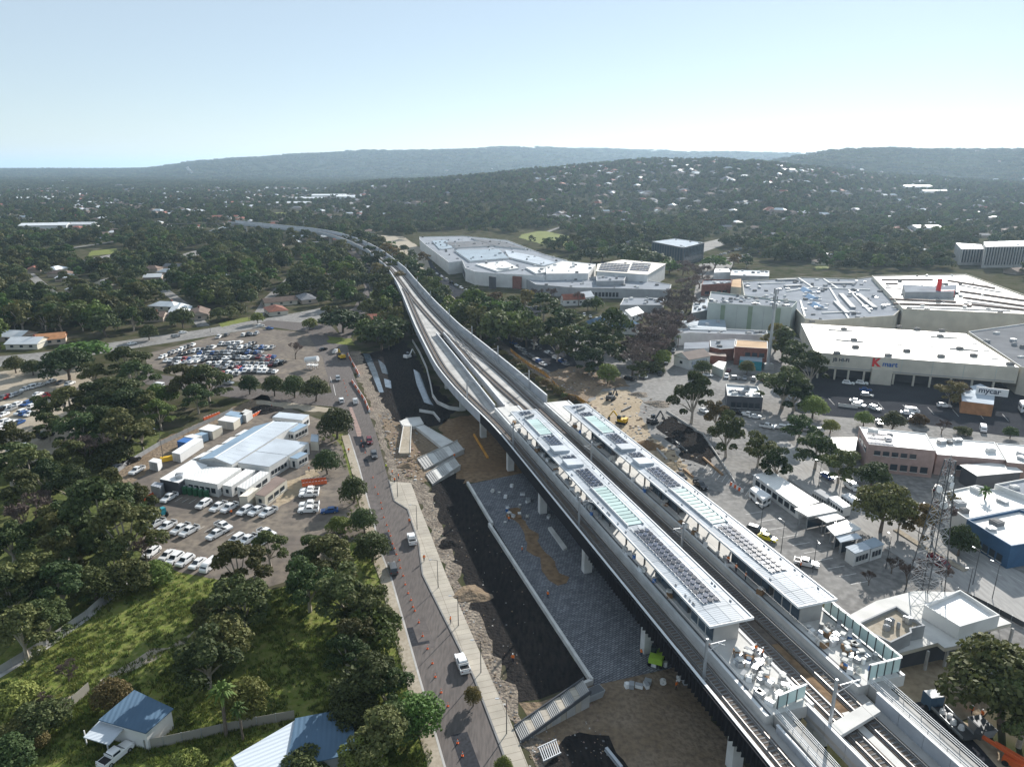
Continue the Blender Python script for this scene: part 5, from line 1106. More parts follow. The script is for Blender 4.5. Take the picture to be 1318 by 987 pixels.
for i, (u, v, k, p, hv, lb) in enumerate([(1092,492.5,'suv','white',(16,2),'white SUV in the store undercroft, left bay'),(1109.5,492.5,'suv','white',(16,2),'white SUV parked in the store undercroft, right of the other'),(1114,501,'car','blue',(16,1),'blue car in the shaded store yard'),(1116,508,'suv','silver',(16,2),'silver SUV in the shaded yard below the blue car'),(1102,515.5,'car','white',(16,2),'white car in the store yard behind the low fence'),(1105.5,521,'suv','white',(16,3),'white SUV beside the low fence of the store yard'),(1126,525,'suv','white',(14,5),'white SUV between the two round yard trees'),(1132,543,'car','silver',(6,8),'silver car below the left round yard tree'),(1174,528.5,'van','white',(16,2),'white van behind the right round yard tree'),(1168,531,'car','white',(16,2),'white car beside the van in the yard'),(1178,540,'suv','silver',(16,3),'silver SUV right of the round yard trees'),(1215.5,521.5,'suv','white',(16,1),'white SUV parked alone in the dark yard centre'),(1265.5,552,'van','white',(3,10),'white van on the yard lane by the small bush'),
    (1065,612,'car','blue',(14,8),'dark blue car on the east road under trees'),(1096,626,'van','white',(14,9),'white van on the east road near the big tree'),(1207,628,'suv','black',(4,-12),'black SUV beside the shop wall near the lattice mast'),(1208,724,'van','maroon',(16,9),'maroon van passing behind the lattice mast'),(1038,724,'ute','white',(18,4),'white tray ute on the bus loop'),(973.5,681,'suv','grey',(18,5),'grey SUV at the canopy edge by the yellow car'),(988,691,'car','yellow',(18,6),'yellow car beside the far canopy'),(827,484,'suv','white',(14,4),'white SUV at the avenue entrance'),(810,487,'suv','black',(14,4),'black SUV at the avenue entrance beside the white one'),(877,612,'car','black',(14,10),'dark car on the worksite pavement above the ute'),(901.5,624,'ute','black',(16,12),'black ute on the worksite pavement'),(947,486,'suv','silver',(18,0),'silver SUV in the yard behind the cafe'),(911,482,'car','white',(18,3),'white car beside the mural building'),(972,535.5,'car','white',(18,1),'white car passing the cafe'),(906,528,'car','white',(14,6),'white car parked under the tall gum by the cafe'),(916,526,'car','silver',(14,6),'silver car next to the white one under the gum'),(938,476,'car','maroon',(4,-10),'small maroon car beside the yard shed'),(170,441.5,'car','white',(18,-4),'white car on the suburb road, western of two'),(226,432.5,'suv','silver',(18,-4),'silver SUV on the suburb road by the car park'),(235,427.5,'car','white',(18,-4),'white car on the suburb road near the house'),(335,419,'suv','white',(18,-4),'white SUV on the suburb road at the junction'),(347,422,'car','blue',(18,2),'blue car turning off the suburb road'),(204,496,'van','white',(-18,-2),'white van on the cross road between trees'),(294,492.5,'suv','silver',(18,2),'silver SUV on the cross road before the tree line')]):
    q = G(u, v, .8); q.z=.08; vehicle(k, p, q, head(u, v, *hv), lb, None, v > 500)
# caravan and buses on the east side
def boxy(name, label, cat, px, h, m, zc=.5, nwin=4):
    P3 = [G(u, v, h) for u, v in px]; c = sum(P3, Vector())/4; r = thing(name, label, cat, (c.x,c.y,.05)); P = ccw([Vector(p.xy)-Vector(c.xy) for p in P3])
    mb = MB(); mb.prism([tuple(x) for x in P], zc, h-.25, cap=False, bottom=True); Q = inset(P, .18)
    for i in range(4): j = (i+1) % 4; mb.poly([(*P[i],h-.25),(*P[j],h-.25),(*Q[j],h),(*Q[i],h)])
    mb.poly([(*q,h) for q in Q]); ob('body', mb, M[m], r)
    for i in range(4):
        a, b = P[i], P[(i+1) % 4]; d = (b-a).normalized(); nn = Vector((d.y,-d.x)); L = (b-a).length
        if L > 4:
            for k in range(nwin): cc2 = a+d*L*(k+.5)/nwin+nn*.03; g = MB(); g.box((cc2.x,cc2.y,h*.62), (L/nwin*.7,.06,.8), math.atan2(d.y,d.x)); ob('window', g, M['glass'], r)
            for f in (.2,.78): cc2 = a+d*L*f-nn*.12; w_ = MB(); w_.cyl((cc2.x-nn.x*.12,cc2.y-nn.y*.12,.4),(cc2.x+nn.x*.12,cc2.y+nn.y*.12,.4),.4,.4,10); ob('wheel', w_, M['tyre'], r)
    return r
boxy('caravan', 'white caravan parked beside the long site cabin', 'caravan', [(965,628),(973,624.5),(993,637),(982,643)], 3.0, 'white', nwin=2)
boxy('bus', 'white bus standing behind the bus shelters', 'bus', [(1066,640),(1078,637.5),(1096,651),(1086,654)], 3.1, 'white', nwin=6)
boxy('minibus', 'white minibus half hidden by the big tree', 'bus', [(1083,636),(1093,634),(1108,643),(1098,646)], 2.6, 'white', nwin=4)
boxy('bus', 'dark sided bus at the north end of shelters', 'bus', [(1046,631),(1056,628.5),(1074,639),(1064,642)], 3.1, 'grey', nwin=6)
boxy('delivery_truck', 'white box truck at the workshop on the frame edge', 'truck', [(1312,515),(1330,514),(1334,520),(1316,521)], 3.5, 'white', nwin=2)

lot('the mural yard', 'cars parked about the town', [(935,484,982,488,5)], (2,-10), seed=8)
lot('the lane behind the dark office', 'cars parked about the town', [(908,334,958,318,11),(930,338,975,324,8)], (10,2), seed=9)
lot('the avenue kerb', 'cars parked about the town', [(836,472,878,402,8),(850,480,892,408,6)], (-8,14), seed=13)
lot('the street past the cafe', 'cars parked about the town', [(988,548,1052,553,5),(935,528,962,533,3)], (16,3), seed=14)
lot('the mall forecourt', 'cars parked about the town', [(562,352,600,374,7),(612,382,690,396,9)], (10,4), seed=15)
lot('the pavilion yard', 'cars parked about the town', [(752,405,776,412,4),(820,400,850,402,5)], (3,10), seed=16)
# ------------------------------------------------------------------ trees
def leaves(rs, clumps, n, size, up=.35, jit=.75):
    """n leaf quads spread over the outer part of the clumps (cx, cy, cz, rx, rz)"""
    cl = np.array(clumps); w = cl[:,3]**2; idx = rs.choice(len(cl), n, p=w/w.sum()); c = cl[idx]
    d = rs.normal(size=(n,3)); d /= np.linalg.norm(d, axis=1)[:,None]
    d[:,2] = np.where(d[:,2] < -.35, -d[:,2]*.6, d[:,2]); d /= np.linalg.norm(d, axis=1)[:,None]
    rad = rs.uniform(.55, 1.05, n)**.6
    p = c[:,:3]+d*rad[:,None]*np.stack([c[:,3],c[:,3],c[:,4]],1)
    nn = d+rs.normal(size=(n,3))*jit; nn[:,2] += up; nn /= np.linalg.norm(nn, axis=1)[:,None]
    t = np.cross(nn, rs.normal(size=(n,3))); t /= np.linalg.norm(t, axis=1)[:,None]; b = np.cross(nn, t)
    s = size*rs.uniform(.55, 1.35, n); s2 = s*rs.uniform(.5, .9, n)
    q = np.stack([p-t*s[:,None], p-b*s2[:,None], p+t*s[:,None], p+b*s2[:,None]], 1)
    return q.reshape(-1,3)
def leaf_mesh(name, q, m, extra=None, m2=None):
    n = len(q)//4; v = q.tolist(); f = [(4*i,4*i+1,4*i+2,4*i+3) for i in range(n)]; mi = [0]*n
    if extra: k = len(v); v += extra.v; f += [tuple(k+i for i in x) for x in extra.f]; mi += [1]*len(extra.f)
    me = bpy.data.meshes.new(name); me.from_pydata(v, [], f); me.materials.append(m)
    if extra: me.materials.append(m2); me.polygons.foreach_set('material_index', mi)
    me.update(); return me
def crown_clumps(rs, form):
    out = []
    if form == 'gum':
        for i in range(20):
            a = i*2.4+rs.uniform(-.6,.6); r = 3.5*math.sqrt((i+.5)/20)*rs.uniform(.75,1.15); z = 8.4-.24*r*r+rs.uniform(-3.4,1.1); s = rs.uniform(.75,1.6)
            out.append((r*math.cos(a), r*math.sin(a), max(3.0, z), s, s*rs.uniform(.6,.95)))
    elif form == 'round':
        for i in range(20):
            a = i*2.4; r = 3.2*math.sqrt((i+.5)/20); z = 6.9-.34*r*r+rs.uniform(-.9,.7); s = rs.uniform(1.3,1.9); out.append((r*math.cos(a), r*math.sin(a), max(2.7, z), s, s*.95))
        for i in range(7):
            a = i*.9; out.append((2.7*math.cos(a), 2.7*math.sin(a), 3.4+rs.uniform(-.4,.6), 1.5, 1.3))
        out += [(0,0,4.6,3.0,2.4)]
    elif form == 'dome':
        for i in range(22):
            a = i*2.4; r = 4.4*math.sqrt((i+.5)/22); z = 6.3-.17*r*r+rs.uniform(-.5,.7); s = rs.uniform(1.2,1.8); out.append((r*math.cos(a), r*math.sin(a), z, s, s*.8))
        out += [(0,0,4.3,3.6,2.0)]
    elif form == 'tall':
        for i in range(12):
            z = 3.4+i*.52; r = (1.0 if i < 10 else .5)*rs.uniform(.3,1.5); a = i*2.4; out.append((r*math.cos(a), r*math.sin(a), z, rs.uniform(1.0,1.6), 1.2))
    elif form == 'bush':
        for i in range(10):
            a = i*2.4; r = 3.2*math.sqrt((i+.5)/10); out.append((r*math.cos(a), r*math.sin(a), 3.4-.2*r*r+rs.uniform(-.4,.8), rs.uniform(1.3,2.1), 1.7))
    return out
def trunk_mb(rs, clumps, r0=.32, top=None, n=6):
    mb = MB(); zs = min(c[2] for c in clumps); k = max(1.6, zs*.7); j = Vector((rs.uniform(-.3,.3), rs.uniform(-.3,.3), k))
    mb.cyl((0,0,-.3), j, r0, r0*.7, 7, caps=False)
    for c in sorted(clumps, key=lambda c: -c[3])[:n]:
        e = Vector((c[0], c[1], c[2])); m_ = j.lerp(e, .5)+Vector((rs.uniform(-.3,.3), rs.uniform(-.3,.3), .25))
        mb.cyl(j, m_, r0*.5, r0*.32, 5, caps=False); mb.cyl(m_, e, r0*.32, r0*.1, 5, caps=False)
    return mb
FORMS = {}
def tree_form(form, seed, leafm, lod, barkm='bark'):
    key = (form, seed, leafm, lod)
    if key in FORMS: return FORMS[key]
    rs = np.random.RandomState(seed*17+len(form)); cl = crown_clumps(rs, form)
    n, sz = {'near': (4400, .25), 'mid': (1100, .46), 'far': (280, .8)}[lod]
    if form == 'dome': n = int(n*1.5)
    if form == 'round': n = int(n*1.15)
    q = leaves(rs, cl, n, sz)
    FORMS[key] = (leaf_mesh('crown', q, M[leafm]), trunk_mb(rs, cl, .34 if form != 'bush' else .15).mesh('trunk', M[barkm]), q, cl, rs)
    return FORMS[key]
def bare_form(seed):
    key = ('bare', seed)
    if key in FORMS: return FORMS[key]
    r = random.Random(seed); tr = MB(); tw = MB()
    def br(p, d, L, rad, lev):
        e = p+d*L
        (tr if lev < 2 else tw).cyl(p, e, rad, rad*.6, 5 if lev < 2 else 3, caps=False)
        if lev >= 6: return
        for k in range(3 if lev < 4 else 4):
            nd = (d+Vector((r.uniform(-.8,.8), r.uniform(-.8,.8), r.uniform(-.2,.55)))).normalized(); br(p+d*L*r.uniform(.65,1), nd, L*r.uniform(.62,.82), max(.055, rad*.58), lev+1)
    br(Vector((0,0,-.2)), Vector((0,0,1)), 2.6, .26, 0)
    me = tw.mesh('crown', M['twig']); FORMS[key] = (me, tr.mesh('trunk', M['bark']), None, None, None)
    return FORMS[key]
def palm_form():
    if 'palm' in FORMS: return FORMS['palm']
    tr = MB(); tr.cyl((0,0,-.2),(.2,0,8),.32,.24,8); fr = MB(); r = random.Random(2)
    for i in range(46):
        a = i*2.4; el = r.uniform(-.7,1.2); p = Vector((.2,0,8)); L = r.uniform(2.2,2.9)
        d = Vector((math.cos(a)*math.cos(el), math.sin(a)*math.cos(el), math.sin(el))); side = Vector((-math.sin(a), math.cos(a), 0))*.3
        q = p+d*L*.55+Vector((0,0,.1)); e = p+d*L*.9+Vector((0,0,-.75)); dn = Vector((0,0,-.12))
        fr.poly([p, q+side+dn, q]); fr.poly([p, q, q-side+dn]); fr.poly([q, q+side+dn, e]); fr.poly([q, e, q-side+dn])
    FORMS['palm'] = (fr.mesh('crown', M['leaf_green']), tr.mesh('trunk', M['bark']), None, None, None)
    return FORMS['palm']
def plant_tree(form, p, h, label, group, leafm='leaf', wid=1.0, name=None, dist=None):
    lod = 'near' if p.y < 300 else 'mid'; sd = rnd.randint(1, 3)
    if form == 'bare': cm, tm = bare_form(sd)[:2]; base = 8.5
    elif form == 'palm': cm, tm = palm_form()[:2]; base = 10.0
    else: cm, tm = tree_form(form, sd, leafm, lod, 'bark_pale' if form == 'gum' else 'bark')[:2]; base = {'gum':10,'round':9,'dome':8.2,'tall':10.5,'bush':5.5}[form]
    s = h/base
    r = thing(name or {'gum':'gum_tree','round':'street_tree','dome':'broad_tree','tall':'tall_tree','bush':'shrub','bare':'bare_tree','palm':'palm_tree'}[form], label, 'shrub' if form == 'bush' else 'palm' if form == 'palm' else 'tree', p, rnd.uniform(0, 6.28), group)
    r.scale = (s*wid, s*wid, s)
    link('trunk', tm, r); link('crown', cm, r)
    return r
# trees told apart in the photo: crown centre as seen, height, width factor, form, foliage
def grove(phrase, group, items):
    cnt = {}
    tot = {}
    for it in items: k = (it[4], it[5]); tot[k] = tot.get(k, 0)+1
    for (u, v, h, w, f, lm) in sorted(items, key=lambda i: i[0]):
        if v > 600: pass
        elif f in ('gum','dome','tall'): h, w = h*1.27, w*1.12
        elif f == 'round': h, w = h*1.12, w*1.12
        elif f == 'bare': h, w = h*1.2, w*1.1
        k = (f, lm); cnt[k] = cnt.get(k, 0)+1
        q = G(u, v, h*.62); q.z = 0.0
        kind = {'gum':'gum tree','round':'round tree','dome':'broad tree','tall':'narrow tree','bush':'shrub','bare':'leafless tree','palm':'palm tree'}[f]
        tone = '' if f in ('bare','palm') else {'leaf':'olive ','leaf_green':'green ','leaf_dark':'dark ','leaf_brown':'brownish ','leaf_light':'light green '}[lm]
        lb = f'{tone}{kind} {phrase}' if tot[k] == 1 else f'{tone}{kind} {phrase}, {ORD[cnt[k]-1]} such from the left'
        plant_tree(f, q, h, lb, group, lm, w)
        TREES.append((q.x, q.y, h*.45*w))
TREES = []
grove('beside the street', 'trees beside the street', [(432,539,10,1.0,'round','leaf_dark'),(420,590,7,1.0,'round','leaf_dark'),(454,625,8,1.05,'round','leaf_dark'),(468,665,7,1.05,'round','leaf_dark'),(478,697,8,1.15,'round','leaf_dark'),(538,912,8,1.1,'round','leaf_green'),(609,892,4,.8,'round','leaf_brown'),(648,982,3.6,.8,'round','leaf_light'),(437,672,4,1,'bush','leaf_light')])
grove('along the cross road', 'trees along the cross road', [(352,492,8,.95,'round','leaf'),(377.5,493,8.5,.95,'round','leaf_dark'),(405,496,9,1.0,'round','leaf'),(320,491,7.5,.9,'round','leaf_dark'),(240,484,13,1.1,'gum','leaf'),(266,488,12.5,1.1,'gum','leaf'),(253,508,9,1.0,'gum','leaf_dark'),(379,446,8,.9,'bare','leaf'),(398,414,7,1.0,'round','leaf_light'),(331,407,6.5,1.0,'round','leaf_light'),(190,424,8,1.0,'round','leaf_dark'),(440,408,11,1.3,'dome','leaf_dark'),(425,400,9,1.1,'gum','leaf')])
grove('at the park edge by the depot', 'trees at the park edge', [(345,700,9,1.0,'gum','leaf'),(400,710,10,1.1,'gum','leaf_dark'),(423,715,12,1.15,'gum','leaf'),(440,755,13,1.15,'gum','leaf'),(470,775,11,1.1,'gum','leaf'),(395,745,12,1.1,'gum','leaf_dark'),(305,722,13,1.0,'gum','leaf'),(312,765,13,1.15,'gum','leaf_dark'),(262,838,12,1.15,'gum','leaf_dark'),(285,815,10,1.1,'round','leaf'),(455,815,9,1.1,'gum','leaf'),(475,800,8,1.0,'bush','leaf_green'),(445,835,8,1.1,'gum','leaf_dark')])
grove('behind the bottom cottage', 'trees round the cottage', [(473,872,11,1.15,'gum','leaf'),(495,880,9,1.1,'gum','leaf_dark'),(455,905,8,1.1,'round','leaf_dark'),(488,945,10,1.2,'gum','leaf'),(510,925,8,1.0,'round','leaf_dark'),(470,965,8,1.0,'gum','leaf_light'),(388,984,5,1.2,'bush','leaf_dark'),(240,976,3.5,1.0,'bush','leaf_light'),(312,890,8,1.0,'round','leaf_light'),(285,903,10.5,.9,'palm','leaf'),(309,922,7.5,.8,'palm','leaf')])
grove('in the open green block', 'shrubs in the open green block', [(85,857,5,1.0,'bare','leaf'),(50,918,5,1.1,'bush','leaf'),(52,900,4.5,1.0,'bare','leaf'),(142,888,6,1.1,'round','leaf_brown'),(15,895,4.5,1.1,'bush','leaf_light'),(25,935,4,1.1,'bush','leaf'),(10,965,4.5,1.1,'bush','leaf_dark'),(275,782,5,1.2,'bush','leaf'),(38,945,3.5,1.0,'bush','leaf_brown')])
grove('in the wood left of the depot', 'wood left of the depot', [(125,650,19,1.05,'gum','leaf_dark'),(158,676,17,1.0,'gum','leaf'),(100,690,14,1.1,'gum','leaf_dark'),(140,625,13,1.0,'gum','leaf'),(30,655,13,1.1,'bare','leaf'),(52,640,10,1.0,'bare','leaf'),(32,738,13,1.15,'gum','leaf'),(25,805,11,1.2,'gum','leaf'),(75,748,11,1.2,'gum','leaf_dark'),(118,742,9,1.1,'round','leaf'),(60,790,9,1.2,'gum','leaf_dark'),(175,640,12,.9,'gum','leaf'),(185,700,8,.9,'bare','leaf'),(145,715,10,1.0,'gum','leaf_dark'),(80,700,12,1.1,'gum','leaf'),(10,690,12,1.1,'gum','leaf_dark'),(12,760,11,1.1,'gum','leaf_dark'),(165,735,7,1.0,'bush','leaf'),(198,735,5,1.0,'bush','leaf_green'),(95,660,13,1.1,'gum','leaf_dark'),(70,670,12,1.1,'gum','leaf')])
grove('between dirt lot and depot', 'trees between the two car parks', [(85,463,11,1.1,'dome','leaf_dark'),(120,476,9,1.1,'gum','leaf'),(163,462,12,1.2,'gum','leaf'),(174,480,11,1.1,'gum','leaf_dark'),(148,503,13,1.25,'gum','leaf'),(166,512,12,1.2,'gum','leaf_dark'),(88,515,11,1.1,'gum','leaf'),(58,522,9,1.0,'gum','leaf_dark'),(157,548,12,1.2,'gum','leaf'),(128,538,11,1.1,'gum','leaf_dark'),(204,528,9,.9,'gum','leaf_light'),(18,466,7,1.1,'round','leaf'),(40,469,7,1.1,'round','leaf_dark'),(110,573,10,1.1,'bare','leaf'),(36,596,10,1.1,'gum','leaf'),(12,558,9,1.1,'gum','leaf'),(8,588,11,1.2,'gum','leaf_dark'),(105,448,9,1.4,'dome','leaf_green'),(60,545,8,1.0,'gum','leaf_dark'),(102,545,11,1.1,'gum','leaf_dark'),(180,555,8,1.0,'gum','leaf'),(188,520,10,1.1,'gum','leaf'),(118,510,11,1.1,'gum','leaf_dark'),(140,575,9,1.0,'bush','leaf_dark'),(85,580,9,1.0,'gum','leaf'),(55,610,11,1.1,'gum','leaf_dark'),(25,625,12,1.1,'gum','leaf'),(90,620,12,1.1,'gum','leaf_dark'),(205,505,8,1,'bush','leaf_green')])
grove('between viaduct and the avenue', 'trees between viaduct and avenue', [(638,388,12,1.1,'gum','leaf_brown'),(655,392,13,1.1,'gum','leaf'),(677,385,12,1.1,'gum','leaf_brown'),(700,390,13,1.2,'gum','leaf_dark'),(722,412,15,1.1,'gum','leaf_dark'),(718,435,14,1.0,'gum','leaf'),(742,432,13,1.1,'gum','leaf_dark'),(773,442,14,1.2,'gum','leaf_dark'),(760,458,11,1.1,'gum','leaf_dark'),(783,477,8,1.0,'round','leaf_light'),(853,457,8,.9,'round','leaf_light'),(873,437,7,1.1,'palm','leaf'),(800,440,6,1.0,'palm','leaf'),(795,448,6,1.1,'bush','leaf_dark'),(690,375,10,1.1,'bare','leaf'),(745,380,9,1.0,'bare','leaf'),(768,388,8,1.0,'round','leaf_green'),(757,390,7,1.0,'round','leaf_dark'),(710,375,9,1.0,'bare','leaf'),(622,412,5,1.1,'bush','leaf'),(650,405,10,1.0,'gum','leaf_dark'),(735,410,11,1.1,'gum','leaf')])
grove('on the bare avenue', 'leafless trees along the avenue', [(905,345,11,1.4,'bare','leaf'),(866,386,12,1.4,'bare','leaf'),(842,412,12,1.4,'bare','leaf'),(832,428,12,1.4,'bare','leaf'),(820,440,11,1.4,'bare','leaf'),(862,418,11,1.4,'bare','leaf'),(893,348,13,1.45,'bare','leaf'),(886,362,13,1.45,'bare','leaf'),(901,357,11,1.45,'bare','leaf'),(876,378,13,1.45,'bare','leaf'),(884,385,11,1.45,'bare','leaf'),(868,394,13,1.45,'bare','leaf'),(872,410,12,1.45,'bare','leaf'),(856,404,13,1.45,'bare','leaf'),(848,420,13,1.45,'bare','leaf'),(858,428,12,1.45,'bare','leaf'),(838,436,13,1.45,'bare','leaf'),(828,450,12,1.45,'bare','leaf'),(845,445,11,1.45,'bare','leaf'),(880,340,12,1.45,'bare','leaf'),(815,462,10,1.45,'bare','leaf')])
grove('beside the excavation and cafe', 'trees by the excavation', [(893,503,15,.8,'gum','leaf'),(938,548,13,.75,'gum','leaf'),(922,528,9,.8,'gum','leaf_brown'),(978,572,9,.95,'gum','leaf'),(1000,590,9,.9,'gum','leaf_dark'),(1053,571,10,1.0,'gum','leaf_dark'),(1083,592,9,.95,'gum','leaf'),(1125,606,9,1.1,'round','leaf_dark'),(1140,643,14,.82,'dome','leaf'),(1160,662,8,.9,'gum','leaf')])
grove('on the eastern town streets', 'street trees in the town', [(822,472,7,1.1,'gum','leaf_dark'),(905,470,6,1.1,'round','leaf_dark'),(962,470,6,1.0,'round','leaf'),(1225,645,7,1.0,'gum','leaf_brown'),(1070,545,5,1.0,'round','leaf_light'),(842,470,5,1.2,'bush','leaf'),(1030,545,8,1.1,'gum','leaf_dark')])
grove('at the side of the big store', 'trees at the big store', [(1010,437,13,1.1,'tall','leaf_dark'),(1000,430,11,1.1,'gum','leaf_brown'),(1028,455,13,1.1,'gum','leaf_dark'),(1045,470,12,1.0,'gum','leaf_dark'),(1010,492,13,1.2,'gum','leaf'),(1025,500,11,1.1,'gum','leaf_dark'),(1048,519,8,1.1,'round','leaf_light'),(1113,536,5,1.1,'round','leaf_light'),(1150,538,6,1.2,'round','leaf'),(1185,538,4,1.0,'bush','leaf_brown'),(1231,497,9,1.1,'bare','leaf'),(1226,500,8,1.1,'gum','leaf_brown'),(1302,554,4,1.0,'round','leaf_dark'),(1214,545,5,1.0,'bare','leaf'),(1240,552,3,1.2,'bush','leaf')])
grove('near the lattice mast', 'trees near the lattice mast', [(1268,640,9,.8,'palm','leaf'),(1205,655,11,1.0,'bare','leaf'),(1192,668,10,1.0,'gum','leaf_brown'),(1238,690,8,1.0,'round','leaf_dark'),(1190,725,6,1.0,'bare','leaf'),(1170,735,6,1.0,'bare','leaf'),(1150,722,5,1.0,'bare','leaf'),(1215,735,5,1.0,'bare','leaf'),(1304,868,15,1.0,'dome','leaf'),(1325,905,13,1.0,'gum','leaf'),(1120,740,4,1.0,'bare','leaf')])
grove('in front of the dark office block', 'fig trees by the office', [(760,326,12,1.2,'dome','leaf_dark'),(775,325,12,1.2,'round','leaf_green'),(800,322,13,1.3,'dome','leaf_dark'),(825,328,14,1.3,'dome','leaf_green'),(845,333,13,1.3,'dome','leaf_dark'),(862,340,10,1.2,'dome','leaf_green'),(920,335,11,1.2,'dome','leaf_green'),(945,332,10,1.1,'gum','leaf_brown'),(962,333,10,1.1,'gum','leaf_dark'),(740,330,10,1.1,'round','leaf_dark')])
grove('west of the viaduct', 'trees along the viaduct', [(452,302,15,1.3,'gum','leaf'),(466,304,16,1.3,'gum','leaf_dark'),(484,312,15,1.3,'gum','leaf'),(500,322,14,1.2,'gum','leaf_brown'),(480,332,15,1.3,'gum','leaf_dark'),(506,340,13,1.2,'gum','leaf'),(492,360,13,1.2,'gum','leaf_dark'),(515,356,11,1.1,'gum','leaf_brown'),(440,316,13,1.3,'gum','leaf'),(495,330,12,1.1,'gum','leaf_brown'),(478,322,12,1.1,'gum','leaf_dark'),(462,312,13,1.2,'gum','leaf'),(450,308,12,1.2,'gum','leaf_dark'),(488,345,11,1.1,'gum','leaf_brown'),(497,352,11,1.1,'gum','leaf'),(503,365,9,1.0,'gum','leaf_brown'),(490,378,11,1.1,'round','leaf_light'),(475,358,10,1.1,'gum','leaf_dark'),(470,338,11,1.1,'gum','leaf_dark'),(484,400,6,1.1,'bush','leaf'),(520,318,8,1.1,'round','leaf_dark'),(545,330,9,1.1,'gum','leaf_brown'),(530,325,8,1.0,'gum','leaf_dark'),(455,360,10,1.1,'round','leaf_dark'),(450,375,9,1.1,'round','leaf_green'),(462,382,8,1.1,'round','leaf_dark'),(610,372,8,1.0,'gum','leaf_dark')])

# ------------------------------------------------------------------ suburbs and woods beyond
KEEP_OUT = [[(530,298),(600,300),(660,303),(720,330),(860,330),(905,310),(955,325),(1000,340),(1110,350),(1255,345),(1420,380),(1420,700),(1040,600),(880,500),(760,428),(690,428),(600,400),(555,345),(530,325)],
            [(455,300),(520,303),(548,322),(612,400),(585,400),(548,362),(505,325)], [(1222,318),(1420,312),(1420,352),(1222,350)],
            [(-200,458),(72,446),(150,434),(262,420),(330,408),(425,393),(450,400),(470,410),(470,1000),(-200,1000)],
            [(430,420),(452,394),(466,372),(458,345),(440,322),(455,315),(482,345),(492,376),(474,404),(450,445)],
            [(666,295),(705,296),(745,305),(738,320),(700,318),(664,308)], [(345,273),(388,271),(390,278),(348,281)], [(95,318),(168,318),(175,332),(100,346),(88,340)], [(220,330),(268,315),(280,328),(232,341)], [(878,318),(962,298),(968,304),(888,332)]]
ST_W = [[Vector(G(*p).xy) for p in st_] for st_ in STREETS]
def on_street(x, y):
    q = Vector((x, y))
    for st_ in ST_W:
        for a, b in zip(st_, st_[1:]):
            if min(a.y, b.y)-10 < y < max(a.y, b.y)+10:
                d = b-a; t = max(0, min(1, (q-a).dot(d)/d.length_squared))
                if (q-a-d*t).length < 7.5: return True
    return False
def blocked(x, y):
    u, v = W(x, y, 0)
    if on_street(x, y): return True
    if any(inpoly(u, v, k) for k in KEEP_OUT): return True
    s = -_sa*x+_ca*y; t = _ca*x+_sa*y
    if 20 < s < 1290 and edge(A_L, s)-7 < t < edge(B_R, s)+7: return True
    return False
def seen(x, y, z, m=40):
    u, v = W(x, y, z); return -m < u < 1318+m and v < 1010
HOUSES = []
ROOFW = {'house_white':'white','tile_red':'red tiled','tile_brown':'brown tiled','tile_grey':'grey','tile_orange':'orange tiled','roof_steel':'blue-grey metal'}
hr = random.Random(11)
cand = []
for gy in range(0, 95):
    for gx in range(-70, 90):
        a = .33 if gx < 0 else -.2
        cx0, cy0 = gx*27+hr.uniform(-7,7), 330+gy*27+hr.uniform(-7,7)
        x = cx0*math.cos(a)-(cy0-330)*math.sin(a)*.3; y = cy0+cx0*math.sin(a)*.2
        if y < 335 or y > 2750: continue
        u, v = W(x, y, terrain(x, y))
        if not (-30 < u < 1350) or v > 455 or blocked(x, y): continue
        dens = .36 if u < 480 else .17
        if y > 1400: dens *= .75
        if u > 1150 and y > 1500: dens *= .5
        if 480 < u < 760 and y > 900: dens *= .6
        if math.sin(x*.012+1)*math.cos(y*.009) > .35: dens *= .25
        if hr.random() > dens: continue
        cand.append((x, y, u, v))
cand.sort(key=lambda c: c[1])
fixed = [(20,437,'house_white',16,11),(38,446,'house_white',15,12),(66,441,'tile_orange',13,11),(215,398,'house_white',18,10),(232,405,'house_white',22,11),(258,408,'tile_brown',18,10),(195,412,'tile_brown',16,12),(385,372,'roof_steel',28,12),(420,368,'house_white',14,9),(415,360,'tile_red',12,8),(482,415,'tile_red',16,10),(360,392,'tile_brown',20,10),(395,388,'tile_grey',18,10),(285,360,'house_white',14,9),(185,376,'tile_brown',18,9),(12,372,'tile_red',14,10),(45,350,'tile_red',14,9),(1036,326,'house_white',20,12),(1052,330,'house_white',24,14),(1000,330,'roof_steel',16,10)]
hs_list = [(G(u,v,0).x, G(u,v,0).y, u, v, m_, L_, W_) for u, v, m_, L_, W_ in fixed]
for x, y, u, v in cand:
    if any(abs(x-h[0]) < 17 and abs(y-h[1]) < 17 for h in hs_list[:20]): continue
    if len(hs_list) >= 275: break
    mm = hr.choices(['house_white','tile_red','tile_brown','tile_grey','roof_steel','tile_orange'], [.22,.17,.28,.22,.08,.03] if u < 500 else [.2,.1,.27,.33,.1,0])[0]
    hs_list.append((x, y, u, v, mm, hr.uniform(12,19), hr.uniform(8.5,11.5)))
def phrase(u, v):
    if u < 500:
        return ('in far left suburb' if u < 160 else 'in suburb behind commuter lot' if u < 330 else 'in suburb by viaduct trees') + (', front' if v > 380 else ', middle' if v > 320 else ', back')
    return 'on the rise behind the mall' if u < 800 else 'on the hillside right of office' if u < 1060 else 'on the slope above right edge'
cnt = {}
